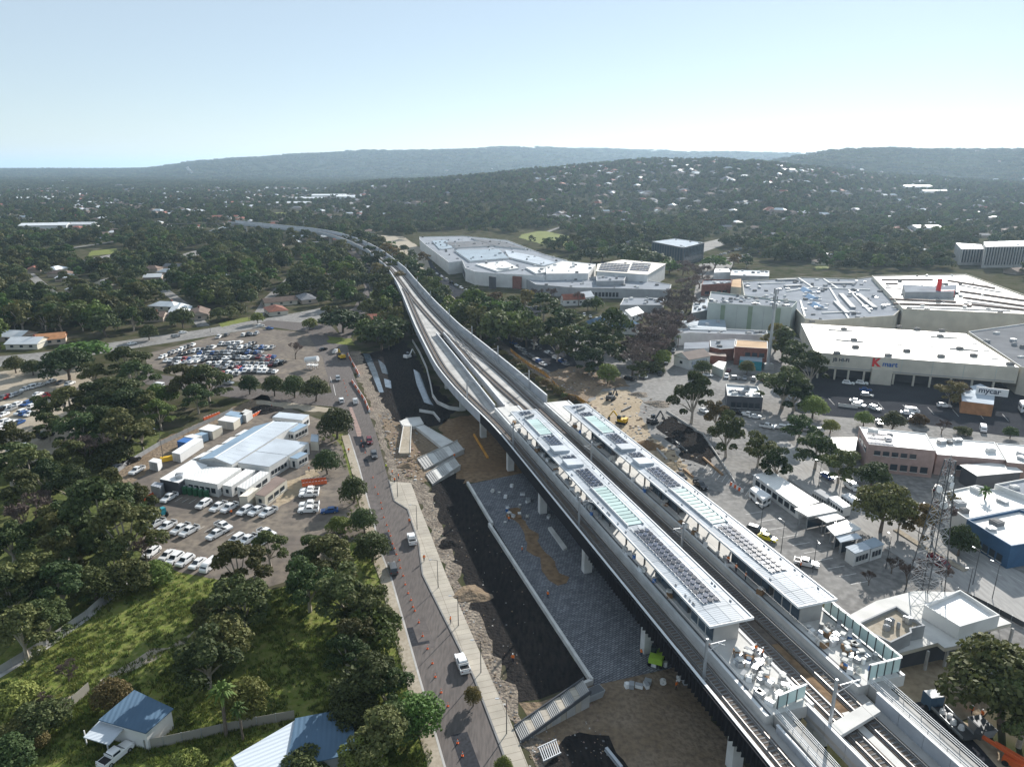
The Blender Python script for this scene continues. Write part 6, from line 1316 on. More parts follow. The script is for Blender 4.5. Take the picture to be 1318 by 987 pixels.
for (x, y, u, v, mm, L_, W_) in sorted(hs_list, key=lambda h: h[2]):
    ph = phrase(u, v); k = (mm, ph); cnt[k] = cnt.get(k, 0)+1
    z = terrain(x, y); near_ = y < 520
    gable('house', f'{ROOFW[mm]} roofed house {ph}' + (f', {ORD[cnt[k]-1]} from left' if cnt[k] <= len(ORD) else ''), 'house', Vector((x, y, z)), L_, W_, hr.uniform(-.2,.6)+(math.pi/2 if hr.random() < .4 else 0), 2.9, 2.1, 'house_wall' if hr.random() < .7 else 'cream', mm, .5, hip=hr.random() < .65, group='suburban houses', wins=near_, chimney=(near_ and hr.random() < .4))
    HOUSES.append((x, y, 11))
# the rest of the far houses: too many to count, one mass
mb = MB(); far_idx = [c for c in cand if c[1] > max(h[1] for h in hs_list)-5]
for _ in range(330):
    u = hr.uniform(-20, 1340) if _ % 3 else hr.uniform(680, 1200); y = hr.uniform(1300, 5200) if _ % 3 else hr.uniform(1150, 2250); x = (u-CX)/(FPX*1.0457)*y; far_idx.append((x, y, u, 0))
FARM = []
for x, y, u, v in far_idx:
    if blocked(x, y): continue
    if y > 3000 and 250 < u < 800 and hr.random() < .7: continue
    z = terrain(x, y); a, b = hr.uniform(7,11), hr.uniform(5,7); 
    if y > 3000: a *= 1.3
    rz = hr.uniform(0,3); ca, sa = math.cos(rz), math.sin(rz); mi = hr.choices([0,1,2,3],[.24,.1,.31,.35])[0]
    T = lambda px_, py_, pz_: (x+ca*px_-sa*py_, y+sa*px_+ca*py_, z+pz_)
    mb.prism([T(-a,-b,0)[:2],T(a,-b,0)[:2],T(a,b,0)[:2],T(-a,b,0)[:2]], z-4, z+4.2, 4, cap=False)
    e = .5
    mb.poly([T(-a-e,-b-e,4),T(a+e,-b-e,4),T(a-b*.8,0,7),T(-a+b*.8,0,7)], mi); mb.poly([T(a+e,b+e,4),T(-a-e,b+e,4),T(-a+b*.8,0,7),T(a-b*.8,0,7)], mi)
    mb.poly([T(a+e,-b-e,4),T(a+e,b+e,4),T(a-b*.8,0,7)], mi); mb.poly([T(-a-e,b+e,4),T(-a-e,-b-e,4),T(-a+b*.8,0,7)], mi)
    FARM.append((x, y))
fh = ob('distant_houses', mb, [M['house_white'], M['tile_red'], M['tile_brown'], M['tile_grey'], M['house_wall']])
stuff(fh, 'specks of pale and dark roofs among the far trees', 'houses')
for i, (u0, v0, L_, W_, rz, lb) in enumerate([(395,256,90,40,.1,'far cluster shed with white roof left of the ridge'),(430,255,110,36,.05,'far long white roofed shed left of the ridge'),(450,258,60,30,.1,'far white roofed shed nearest to the ridge'),(385,262,50,30,0,'far small white roofed shed below the cluster'),(10,253,60,40,.1,'white shed at the far left among trees'),(30,256,50,30,.1,'second white shed at the far left among trees'),(55,255,50,30,.3,'third white shed at the far left among trees'),(25,219.5,700,300,.1,'very distant white industrial roofs near the left horizon'),(1177,255,70,26,.0,'white school roofs at the foot of the right hill'),(1200,258,60,22,.05,'white long roof at the foot of the right hill'),(60,291,60,26,.2,'long white roofs in far left suburb'),(100,290,50,22,.1,'pale terrace roofs in far left suburb'),(1010,258,30,14,.2,'white roofed hall halfway up the right slope'),(1190,294,36,20,.1,'cream flat roofed hall behind the store trees')]):
    q = G(u0, v0, 4); q.z = terrain(q.x, q.y)
    if v0 < 230: q = Vector(((u0-CX)/(FPX*1.0457)*9000, 9000, 0))
    gable('far_shed', lb, 'shed', q, L_, W_, rz, 6, 2.5, 'white_wall', 'house_white', 1, wins=False); HOUSES.append((q.x, q.y, max(L_, W_)*.55))
# jittered scatter of trees
hash_ = {}
for (x, y, r) in HOUSES+[(a, b, 9) for a, b in FARM]+TREES: hash_.setdefault((int(x//30), int(y//30)), []).append((x, y, r))
def near_house(x, y):
    i, j = int(x//30), int(y//30)
    for di in (-1,0,1):
        for dj in (-1,0,1):
            for hx, hy, r in hash_.get((i+di, j+dj), ()):
                if abs(x-hx) < r*1.1 and -(r*(1.1 if y < 900 else 2.4)) < y-hy < r: return True
    return False
tr_ = random.Random(5); SC_T = []
y = 335.0
while y < 2600:
    sp = 9.0 if y < 700 else 11.0 if y < 1300 else 13.5
    xm = .80*y+60; x = -xm
    while x < xm:
        px_, py_ = x+tr_.uniform(-.5,.5)*sp, y+tr_.uniform(-.5,.5)*sp
        n_ = math.sin(px_*.021+2)*math.cos(py_*.017)+.6*math.sin(px_*.05-py_*.043)
        pr = (.78 if py_ < 1000 and px_ < 0 else .74)+.3*n_
        if px_ > 0 and py_ > 900: pr += .2
        if tr_.random() < pr and not blocked(px_, py_) and not near_house(px_, py_) and seen(px_, py_, 0):
            SC_T.append((px_, py_, terrain(px_, py_), tr_.uniform(7, 15)*(1.25 if n_ > .3 else 1)*(1.0 if py_ < 900 else .82)))
        x += sp
    y += sp
SC_T.sort(key=lambda t: t[1])
single = SC_T[:max(0, 292-len(TREES))]; mass = SC_T[len(single):]
cnt = {}
for (x, y, z, h) in sorted(single, key=lambda t: W(*t[:3])[0]):
    u, v = W(x, y, z); f = tr_.choice(['gum','gum','round','dome','gum']); lm = tr_.choice(['leaf','leaf_dark','leaf_dark','leaf_green'])
    ph = phrase(u, v); k = (f, lm, ph); cnt[k] = cnt.get(k, 0)+1
    kind = {'gum':'gum tree','round':'round tree','dome':'broad tree'}[f]; tone = {'leaf':'olive','leaf_dark':'dark','leaf_green':'green'}[lm]
    plant_tree(f, Vector((x, y, z)), h*1.15, f'{tone} {kind} {ph}' + (f', {ORD[cnt[k]-1]} from left' if cnt[k] <= len(ORD) else ''), 'trees among the suburb houses', lm)
# all further trees: one wooded mass, instances picked from a few forms
forms = bpy.data.collections.new('woodland_forms')
def form_obj(i, parts):
    """joins several scaled trees into one form"""
    v = []; f = []; mi = []; mats = []
    for (q, tmb, m_, off, s) in parts:
        if m_ not in mats: mats.append(m_)
        k = len(v); pts = q*s+np.array(off); v += pts.tolist(); n = len(q)//4
        f += [(k+4*a, k+4*a+1, k+4*a+2, k+4*a+3) for a in range(n)]; mi += [mats.index(m_)]*n
    me = bpy.data.meshes.new('tree_form'); me.from_pydata(v, [], f)
    for m_ in mats: me.materials.append(m_)
    me.polygons.foreach_set('material_index', mi); me.update()
    o = bpy.data.objects.new('tree_form_'+'abcdefghijklmnop'[i], me); forms.objects.link(o)
fi = 0
for f, lm, sd in (('gum','leaf',1),('gum','leaf_dark',2),('round','leaf_dark',1),('dome','leaf',2),('gum','leaf_green',3)):     # 0-4 single
    q = tree_form(f, sd, lm, 'mid')[2]; form_obj(fi, [(q, None, M[lm], (0,0,0), .1)]); fi += 1
rs = np.random.RandomState(9)
for c_ in range(4):                                                            # 5-8 stands of trees, 40 m across
    parts = []
    for k in range(14):
        f, lm = [('gum','leaf'),('gum','leaf_dark'),('round','leaf_dark'),('dome','leaf')][rs.randint(4)]
        q = tree_form(f, rs.randint(1,4), lm, 'far')[2]
        if k > 7: q = q[:len(q)//8*4]
        a = k*2.4; r = 19*math.sqrt((k+.5)/14); parts.append((q, None, M[lm], (r*math.cos(a), r*math.sin(a), rs.uniform(-1,1)), rs.uniform(.6,1.15)))
    form_obj(fi, parts); fi += 1
pts = []; kinds = []; scl = []; rot = []
for (x, y, z, h) in mass:
    pts.append((x, y, z-.3)); kinds.append(tr_.randrange(5)); scl.append(h*1.08); rot.append(tr_.uniform(0, 6.28))
y = 2600.0
while y < 9500:
    sp = 38 if y < 4200 else 62
    xm = .80*y; x = -xm
    while x < xm:
        px_, py_ = x+tr_.uniform(-.5,.5)*sp, y+tr_.uniform(-.5,.5)*sp
        z = terrain(px_, py_); n_ = math.sin(px_*.004+2)*math.cos(py_*.005)+.6*math.sin(px_*.011-py_*.009)
        if tr_.random() < .78+.22*n_ and not near_house(px_, py_):
            pts.append((px_, py_, z-1)); kinds.append(5+tr_.randrange(4)); scl.append(tr_.uniform(.85,1.25)*(1.0 if y < 4200 else 1.5)); rot.append(tr_.uniform(0, 6.28))
        x += sp
    y += sp
me = bpy.data.meshes.new('woodland'); me.from_pydata(pts, [], [])
for nm, ty, dat in (('form', 'INT', kinds), ('size', 'FLOAT', scl), ('turn', 'FLOAT', rot)):
    at = me.attributes.new(nm, ty, 'POINT'); at.data.foreach_set('value', dat)
wood = stuff(link('woodland', me), 'wooded suburbs and hills spreading to the horizon', 'trees')
def scatter_group(name, coll):
    ng = bpy.data.node_groups.new(name, 'GeometryNodeTree'); ng.interface.new_socket('Geometry', in_out='INPUT', socket_type='NodeSocketGeometry'); ng.interface.new_socket('Geometry', in_out='OUTPUT', socket_type='NodeSocketGeometry')
    n = ng.nodes; l = ng.links; gi = n.new('NodeGroupInput'); go = n.new('NodeGroupOutput'); ip = n.new('GeometryNodeInstanceOnPoints'); ci = n.new('GeometryNodeCollectionInfo')
    ci.inputs['Collection'].default_value = coll; ci.inputs['Separate Children'].default_value = True; ci.inputs['Reset Children'].default_value = True
    def attr(nm, ty): a = n.new('GeometryNodeInputNamedAttribute'); a.data_type = ty; a.inputs[0].default_value = nm; return a.outputs[0]
    l.new(gi.outputs[0], ip.inputs['Points']); l.new(ci.outputs[0], ip.inputs['Instance']); ip.inputs['Pick Instance'].default_value = True
    l.new(attr('form','INT'), ip.inputs['Instance Index']); l.new(attr('size','FLOAT'), ip.inputs['Scale'])
    cx_ = n.new('ShaderNodeCombineXYZ'); l.new(attr('turn','FLOAT'), cx_.inputs[2]); l.new(cx_.outputs[0], ip.inputs['Rotation']); l.new(ip.outputs[0], go.inputs[0])
    return ng
wood.modifiers.new('scatter', 'NODES').node_group = scatter_group('woodland_scatter', forms)
# long grass of the green block
gf = bpy.data.collections.new('grass_forms')
for i in range(3):
    mb = MB(); r = random.Random(i)
    for k in range(16):
        a = r.uniform(0,6.28); d = r.uniform(0,.45); h = r.uniform(.18,.5); x, y = d*math.cos(a), d*math.sin(a); w = .06; b = r.uniform(0,6.28); lx, ly = r.uniform(-.2,.2), r.uniform(-.2,.2)
        mb.poly([(x-w*math.cos(b),y-w*math.sin(b),0),(x+w*math.cos(b),y+w*math.sin(b),0),(x+lx,y+ly,h)])
    gf.objects.link(bpy.data.objects.new('tuft_form_'+'abc'[i], mb.mesh('tuft', M[('leaf_light','leaf_green','leaf_light')[i]])))
pts = []; kd = []; sz = []; ro = []
GP = [(0,985),(0,880),(120,765),(190,722),(290,748),(345,762),(430,740),(492,745),(555,987)]
GP2 = [(405,560),(438,562),(455,600),(468,647),(490,742),(440,735),(440,690),(452,640),(438,580)]
for k in range(26000):
    u, v = tr_.uniform(0,560), tr_.uniform(560,1000)
    if inpoly(u, v, GP) or inpoly(u, v, GP2):
        q = G(u, v); n_ = math.sin(q.x*.3)*math.cos(q.y*.23)+.5*math.sin(q.x*.8+q.y*.6)
        if tr_.random() < .55+.4*n_: pts.append((q.x, q.y, .03)); kd.append(tr_.randrange(3)); sz.append(tr_.uniform(.6,1.7)); ro.append(tr_.uniform(0,6.28))
me = bpy.data.meshes.new('long_grass'); me.from_pydata(pts, [], [])
for nm, ty, dat in (('form','INT',kd),('size','FLOAT',sz),('turn','FLOAT',ro)): me.attributes.new(nm, ty, 'POINT').data.foreach_set('value', dat)
lg = stuff(link('long_grass', me), 'rough green grass growing over the open block', 'grass')
lg.modifiers.new('scatter', 'NODES').node_group = scatter_group('grass_scatter', gf)
print('trees', len(TREES), len(single), len(mass), 'houses', len(hs_list), 'points', len(wood.data.vertices))
# ------------------------------------------------------------------ street furniture and site details
CONE = MB(); CONE.box((0,0,.04),(.36,.36,.08)); CONE.cyl((0,0,.08),(0,0,.8),.12,.04,8)
cone_me = CONE.mesh('cone_body', M['orange']); band_me = MB().cyl((0,0,.42),(0,0,.6),.098,.078,8).mesh('reflective_band', M['white'])
def cone(p, label, group): 
    o = tag(link('traffic_cone', cone_me, None, p), label, 'traffic cone', group); link('reflective_band', band_me, o); return o
cz = [(600,45),(610,95),(625,130),(640,175),(645,205),(655,250),(670,290),(680,320),(690,345),(700,385),(710,410),(720,440),(735,470),(740,510),(755,550),(765,595),(780,640),(795,675),(805,710),(815,730),(835,790),(855,860),(880,925),(905,1000),(920,1070),(950,1150),(985,1220),(1035,1410),(1060,1475)]
for i, (x, y) in enumerate(cz):
    p = G(330+x/3.994, 600+(y+14)/3.994); p.z = .065; cone(p, f'orange cone down the street centre, {ORD[i]} from the far end', 'cones along the street centre')
for i, (u, v) in enumerate([(442,490),(443.5,494),(445,499),(446,504),(447.5,509),(465,568),(467,575),(470,583)]):
    p = G(u, v); p.z = .065; cone(p, f'orange cone on the upper street, {ORD[i]} from the junction', 'cones on the upper street')
def barrier_row(pts, name, group, n, m=('orange','white')):
    P = [G(*p) for p in pts]; L = [0]
    for a, b in zip(P, P[1:]): L.append(L[-1]+(b-a).length)
    for i in range(n):
        s = L[-1]*(i+.5)/n; k = max(j for j in range(len(L)) if L[j] <= s); k = min(k, len(P)-2); f = (s-L[k])/(L[k+1]-L[k]); q = P[k].lerp(P[k+1], f); d = P[k+1]-P[k]
        w = L[-1]/n*.9; mm = m[i % len(m)]
        me_ = shared(f'barrier_{round(w,1)}_{mm}', lambda: MB().hexa([(-w/2,-.3,0),(w/2,-.3,0),(w/2,.3,0),(-w/2,.3,0),(-w/2,-.1,.95),(w/2,-.1,.95),(w/2,.1,.95),(-w/2,.1,.95)]), M[mm])
        o = tag(link('plastic_barrier', me_, None, (q.x,q.y,.07), math.atan2(d.y,d.x)), f'{mm} plastic barrier, {ORD[i]} along {name}', 'barrier', group)
        link('cap', shared(f'barrier_cap_{round(w,1)}', lambda: MB().box((0,0,1.0),(w*.7,.16,.08)), M['white']), o)
barrier_row([(448,456),(463,485)], 'the street edge by the junction', 'barriers along the street edge', 14, ('orange','white','orange','orange'))
barrier_row([(453,491),(470,516),(476,531)], 'the second run at the street edge', 'barriers along the street edge', 18, ('orange','orange','white'))
barrier_row([(388,621),(420,618)], 'the depot corner, rear line', 'barriers in the depot', 8, ('orange',)); barrier_row([(389,626),(421,622)], 'the depot corner, front line', 'barriers in the depot', 8, ('orange',))
barrier_row([(184,645),(200,636)], 'the depot west corner', 'barriers in the depot', 5, ('orange',)); barrier_row([(262,541),(283,533)], 'the fence by the containers', 'barriers in the depot', 6, ('orange',))
barrier_row([(325,537),(350,524)], 'the depot north heap', 'barriers in the depot', 8, ('orange',)); barrier_row([(940,624),(956,634)], 'the worksite exit', 'barriers east of the station', 6, ('orange','white'))
sheet('median_paving', [(449,524),(453,524),(465,556),(465,562),(460,562)], M['brick2'], .1)
def lamp_post(p, label, h=7, az=0, arm=1.2, group='lamp posts'):
    r = thing('lamp_post', label, 'lamp post', p, az, group)
    mb = MB(); mb.cyl((0,0,0),(0,0,h),.09,.05,8); ob('pole', mb, M['steel_dk'], r); mb = MB(); mb.beam((0,0,h),(arm,0,h+.15),.06); ob('arm', mb, M['steel_dk'], r)
    mb = MB(); mb.box((arm+.25,0,h+.14),(.55,.26,.1)); ob('lamp_head', mb, M['steel'], r)
for i, (u, v) in enumerate([(512,640),(537,682),(564,757),(590,806),(619,866),(652,945)]): lamp_post(G(u,v)+Vector((0,0,.19)), f'dark lamp post on the east footpath, {ORD[i]} from the far end', 6.5, math.pi)
for i, (u, v) in enumerate(sorted([(978,688),(1005,712),(1046,737),(1078,650),(1053,628),(1140,732),(1252,752),(1182,690),(1243,775),(1277,770),(575,383),(586,390)])): lamp_post(G(u,v), f'slim lamp post east of the station, {ORD[i]} from left of twelve', 8, rnd.uniform(0,6))
lamp_post(G(210,590)+Vector((0,0,.05)), 'leaning pale lamp post at the wood by the containers', 9, 2.6, 2)
for i, (u, v) in enumerate(sorted([(271,428),(320,412),(183,470),(140,560),(440,420)])): lamp_post(G(u,v), f'tall lamp post by the commuter lot, {ORD[i]} from left of five', 9, i)
# plaza wall and bed
def wall_run(name, label, cat, pts, w, h, m, z0=0, cap=None, seg=3.0):
    r = thing(name, label, cat, pts[0])
    for a, b in zip(pts, pts[1:]):
        n = max(1, round((b-a).length/seg))
        for i in range(n):
            p, q = a.lerp(b, i/n), a.lerp(b, (i+1)/n); d = (q-p).normalized()*.015
            mb = MB(); mb.beam(p+d-pts[0]+Vector((0,0,z0+h/2)), q-d-pts[0]+Vector((0,0,z0+h/2)), w, h); ob('wall_block', mb, M[m], r)
    return r
Z = lambda u, v: G(u, v)
wall_run('plaza_wall', 'low pale wall along the plaza edge, northern run', 'wall', [S(177,41.9), S(152,42.0)], .6, 1.0, 'concrete_lt')
wall_run('plaza_wall', 'low pale wall along the plaza edge, long southern run', 'wall', [S(152,41.2), S(126,42.0), S(93,43.2), S(92.4,39.5)], .6, 1.0, 'concrete_lt')
wall_run('retaining_wall', 'curved pale retaining wall by the viaduct piers', 'wall', [Z(531,440),Z(540,455),Z(549,475),Z(554,495),Z(557,511),Z(563,520),Z(578,527),Z(592,529)], .4, 1.3, 'concrete_lt')
wall_run('retaining_wall', 'short bent retaining wall above the ramp', 'wall', [Z(540,530),Z(558,533),Z(566,543)], .4, 1.0, 'concrete_lt')
wall_run('retaining_wall', 'low wall beside the worksite east of the far canopy', 'wall', [Z(858,530),Z(905,560),Z(935,605),Z(948,625)], .3, .6, 'concrete')
wall_run('forecourt_wall', 'brown timber hoarding behind the far platform end', 'wall', [S(80,85.2), S(92,85.4), S(92,92)], .2, 2.6, 'timber')
def slab_thing(name, label, cat, pxs, h, m, z0=0, bal=None):
    P3 = [G(u, v, h) for u, v in pxs]; c = sum(P3, Vector())/len(P3); r = thing(name, label, cat, (c.x,c.y,0)); P = ccw([Vector(p.xy)-Vector(c.xy) for p in P3])
    mb = MB(); mb.prism([tuple(p) for p in P], z0, h); ob('slab', mb, M[m], r)
    for i in range(len(P)):
        a, b = P[i], P[(i+1) % len(P)]
        if (b-a).length > 4: mb = MB(); mb.beam((*a,h+.1), (*b,h+.1), .25, .2); ob('kerb', mb, M['concrete_lt'], r)
    return r
slab_thing('ramp', 'left leg of the forked concrete ramp', 'ramp', [(519.8,546),(529.5,546),(528,583),(513.5,583)], 1.0, 'path_beige')
slab_thing('ramp', 'right leg of the forked concrete ramp', 'ramp', [(535,549),(545,547),(592,574),(590,583),(573,579)], 1.0, 'concrete_lt')
slab_thing('ramp_landing', 'pale turning platform where the forked ramp meets', 'ramp', [(514.5,542),(522,538.5),(540,537),(545,545.5),(533,548.5),(518.5,548)], 1.1, 'concrete_lt')
def stairs(label, a0, a1, b0, b1, flights, steps, sw, lw, z0, dz, m='concrete', lm='slab', side='greydark'):
    A0, A1, B0, B1 = Z(*a0), Z(*a1), Z(*b0), Z(*b1); o_ = (A0+B1)/2; st = thing('stairway', label, 'stairway', o_); f = 0.0; zz = z0
    def blk(nm, f0, f1, z, m_):
        q = [A0.lerp(B0,f0), A0.lerp(B0,f1), A1.lerp(B1,f1), A1.lerp(B1,f0)]; mb = MB(); mb.hexa([(*(p-o_).xy,0) for p in q]+[(*(p-o_).xy,z) for p in q]); ob(nm, mb, M[m_], st)
    for fl_ in range(flights):
        for k in range(steps): zz += dz; blk('step', f, f+sw, zz, m); f += sw+.004
        if fl_ < flights-1: blk('landing', f, f+lw, zz+.02, lm); f += lw+.004
    for a, b in ((A0,B0),(A1,B1)): mb = MB(); mb.beam((a-o_)+Vector((0,0,z0)), (b-o_)+Vector((0,0,zz)), .18, .7); ob('side_wall', mb, M[side], st)
stairs('long concrete stairway with five flights below the plaza wall', (662,937), (671,956), (751,892), (760,909), 5, 6, .017, .085, .25, .09)
stairs('broad stepped terraces beside the forked ramp, northern run', (537,592), (547,606), (589,573), (598,584), 3, 4, .055, .14, .3, .1, lm='concrete_lt', side='concrete')
stairs('broad stepped terraces beside the forked ramp, southern run', (548,612), (557,625), (585,594), (593,605), 3, 4, .055, .14, .3, .1, lm='concrete_lt', side='concrete')
st = thing('stair_frame', 'bare steel stair frame under construction below the stairway', 'stair frame', Z(700,975))
for k in range(9):
    a, b = Z(694+k*2.6, 966-k*1.4), Z(700+k*2.6, 982-k*1.2); c = Z(700,975); mb = MB(); mb.beam(a-c+Vector((0,0,.5)), b-c+Vector((0,0,.5)), .14, .2); ob('bar', mb, M['steel'], st)
for a, b in ((Z(692,966),Z(716,955)),(Z(699,983),Z(722,972))): mb = MB(); mb.beam(a-Z(700,975)+Vector((0,0,.5)), b-Z(700,975)+Vector((0,0,.5)), .16, .3); ob('stringer', mb, M['steel'], st)
mb = MB(); q = [Z(705,681),Z(710,680),Z(730,707),Z(725,709)]; c = sum(q, Vector())/4; mb.prism([tuple((p-c).xy) for p in q], .06, .55); tag(ob('bench_slab', mb, M['concrete_lt'], None, (c.x,c.y,0)), 'long pale bench slab on the shaded plaza', 'bench')
# fences
def fence(name, label, pts, h, m, post=2.4, pm='steel'):
    r = thing(name, label, 'fence', pts[0])
    for a, b in zip(pts, pts[1:]):
        n = max(1, round((b-a).length/post))
        for i in range(n):
            p, q = a.lerp(b, i/n)-pts[0], a.lerp(b, (i+1)/n)-pts[0]; d = (q-p).normalized()*.05
            mb = MB(); mb.beam(p+d+Vector((0,0,h/2+.05)), q-d+Vector((0,0,h/2+.05)), .04, h); ob('fence_panel', mb, M[m], r); mb = MB(); mb.box((p.x,p.y,h/2+.05),(.1,.1,h+.1)); ob('post', mb, M[pm], r)
fence('sheet_fence', 'pale sheet fence running from the navy garage to the palms', [Z(187,965),Z(235,955),Z(285,944),Z(331,934)], 1.8, 'fence')
fence('sheet_fence', 'short brown fence between trail and garage', [Z(75,926),Z(95,908),Z(116,889)], 1.8, 'fence')
fence('sheet_fence', 'pale fence along the wooded park path', [Z(0,867),Z(60,830),Z(112,794),Z(160,750)], 1.5, 'concrete')
fence('sheet_fence', 'fence behind the bottom cottage', [Z(331,934),Z(380,925)], 1.7, 'fence')
fence('mesh_fence', 'orange mesh fence following the hedge beside the viaduct', [Z(657,452),Z(671,464),Z(682,472),Z(701,483),Z(719,502),Z(726,510)], 1.5, 'orange_mesh')
fence('mesh_fence', 'bright orange mesh fence curving by the far canopy end', [Z(727,511),Z(742,514),Z(757,524)], 1.6, 'orange_mesh')
fence('mesh_fence', 'orange hoarding along the foot of the curving viaduct', [Z(536,432),Z(530,410),Z(523,388),Z(514,366),Z(505,352),Z(496,340)], 2.2, 'orange_mesh')
fence('wire_fence', 'wire fence beside the depot dirt strip', [Z(130,625),Z(165,598),Z(205,574),Z(250,553),Z(300,530)], 1.4, 'steel')
fence('yard_fence', 'low pale fence at the front of the store yard', [Z(1079,523),Z(1104,526)], 1.2, 'white_wall')
fence('road_fence', 'dark railing between the east road and station forecourt', [Z(1232,763),Z(1270,782),Z(1318,808)], 1.2, 'steel_dk')
wall_run('median_kerb', 'narrow planted median on the east road behind the mast', 'median', [Z(1153,682),Z(1200,712),Z(1243,735)], 1.6, .25, 'path_beige')
# hedge of dry scrub beside the viaduct
for i in range(16):
    f = i/15; u, v = interp([(0,612),(.3,655),(.6,690),(1,738)], f), interp([(0,425),(.3,456),(.6,482),(1,512)], f); q = G(u-3, v+2, 1); q.z = 0
    plant_tree('bush', q, rnd.uniform(2.2,3.4), f'dry shrub in the hedge beside the viaduct, {ORD[i]} from the far end', 'hedge shrubs beside the viaduct', rnd.choice(['leaf_brown','leaf','leaf_brown']))
# lattice mast and monopole
def lattice(p, h, w0, w1, label):
    r = thing('lattice_mast', label, 'mast', p, .35); n = 14; cor = lambda k, i: Vector(((1 if i in (1,2) else -1)*(w0+(w1-w0)*k/n)/2, (1 if i in (2,3) else -1)*(w0+(w1-w0)*k/n)/2, h*k/n))
    for i in range(4): mb = MB(); mb.beam(cor(0,i), cor(n,i), .15); ob('leg', mb, M['steel_dk'], r)
    for k in range(n):
        mb = MB()
        for i in range(4):
            j = (i+1) % 4; mb.beam(cor(k,i), cor(k+1,j), .07); mb.beam(cor(k,j), cor(k+1,i), .07); mb.beam(cor(k+1,i), cor(k+1,j), .06)
        ob('bracing', mb, M['grey'], r)
    for k, (dx, dy, z) in enumerate(((1,0,h-4),(-1,.3,h-6),(.4,-1,h-5),(-.5,-.8,h-9))):
        mb = MB(); mb.cyl((dx*.8,dy*.8,z),(dx*1.2,dy*1.2,z),.7,.75,14); ob('dish', mb, M['white'], r)
    mb = MB(); mb.beam((0,0,h),(0,0,h+3),.08); ob('whip_aerial', mb, M['steel'], r)
q = Z(1187,778); lattice(q, ztop(1222,592,q), 5.2, 1.3, 'tall steel lattice mast standing behind the new station building')
q = Z(988,475); h = ztop(997,372,q); r = thing('monopole', 'tall grey antenna pole rising in front of the striped box', 'antenna pole', q)
mb = MB(); mb.cyl((0,0,0),(0,0,h),.75,.4,12); ob('pole', mb, M['steel'], r)
for k in range(9): a = k*.7; z = h-1-(k//3)*3.2; mb = MB(); mb.box((.9*math.cos(a*3),.9*math.sin(a*3),z),(.35,.35,2.4)); ob('antenna', mb, M['grey'], r)
mb = MB(); mb.box((0,0,1.3),(4,3,2.6)); ob('equipment_hut', mb, M['concrete'], r)
# site silo
q = Z(402,474); r = thing('site_silo', 'white horizontal silo on a steel frame beside the junction', 'silo', q, -.25)
mb = MB(); mb.cyl((-2.9,0,3.6),(3.1,0,4.6),1.25,1.25,16); ob('tank', mb, M['white'], r)
for x in (-2,0,2):
    for y in (-1,1): mb = MB(); mb.beam((x,y,0),(x,y*.8,3.4),.2); ob('leg', mb, M['white'], r)
mb = MB(); mb.box((.2,0,1.6),(4.8,2.4,.2)); mb.beam((-2,-1,0),(2,-1,3.2),.12); ob('frame', mb, M['white'], r)
# green tanks
for i in range(6):
    u, v = D_(280+i*38, 600+i*6.5); q = G(u, v, 1); q.z = .05; mb = MB(); mb.cyl((0,0,0),(0,0,1.9),.75,.75,14); mb.cyl((0,0,1.9),(0,0,2.15),.75,.3,14)
    o = tag(ob('water_tank', mb, M['green'], None, q), f'green upright tank before the white front hall, {ORD[i]} from the left', 'tank', 'green tanks at the depot'); mb = MB(); mb.cyl((0,0,2.16),(0,0,2.3),.32,.32,10); ob('lid', mb, M['steel'], o)
# machines
def excavator(p, az, label, m='yellow'):
    r = thing('excavator', label, 'excavator', p, az)
    for y in (-1.05,1.05): mb = MB(); mb.hexa([(-1.6,y-.28,0),(1.6,y-.28,0),(1.6,y+.28,0),(-1.6,y+.28,0),(-1.9,y-.28,.8),(1.9,y-.28,.8),(1.9,y+.28,.8),(-1.9,y+.28,.8)]); ob('track', mb, M['hose_black'], r)
    mb = MB(); mb.box((-.3,0,1.35),(3.1,2.4,.9)); mb.box((-1.4,0,1.95),(1.1,2.2,.5)); ob('body', mb, M[m], r); mb = MB(); mb.box((.7,.65,2.1),(1.3,1.0,1.6)); ob('cab', mb, M['glass'], r)
    mb = MB(); mb.beam((1.0,-.2,1.5),(3.2,-.2,4.0),.35,.45); ob('boom', mb, M[m], r); mb = MB(); mb.beam((3.2,-.2,4.1),(4.9,-.2,1.6),.28,.35); ob('stick', mb, M[m], r); mb = MB(); mb.hexa([(4.5,-.7,.6),(5.3,-.7,.6),(5.3,.3,.6),(4.5,.3,.6),(4.7,-.7,1.6),(5.0,-.7,1.6),(5.0,.3,1.6),(4.7,.3,1.6)]); ob('bucket', mb, M['steel_dk'], r)
excavator(Z(800,545), 2.6, 'yellow excavator beside the sand heap behind the far canopy'); excavator(Z(840,545), .6, 'dark excavator in the pit behind the far canopy', 'greydark'); excavator(Z(786,515), 1.0, 'grey excavator near the orange mesh fence', 'greydark');  excavator(Z(845,852), 1.2, 'lime green excavator below the viaduct pier', 'lime'); excavator(Z(440,462), 2.2, 'yellow excavator at the top of the street edge'); excavator(Z(525,462), 1.0, 'white excavator in the shade of the drain', 'white')
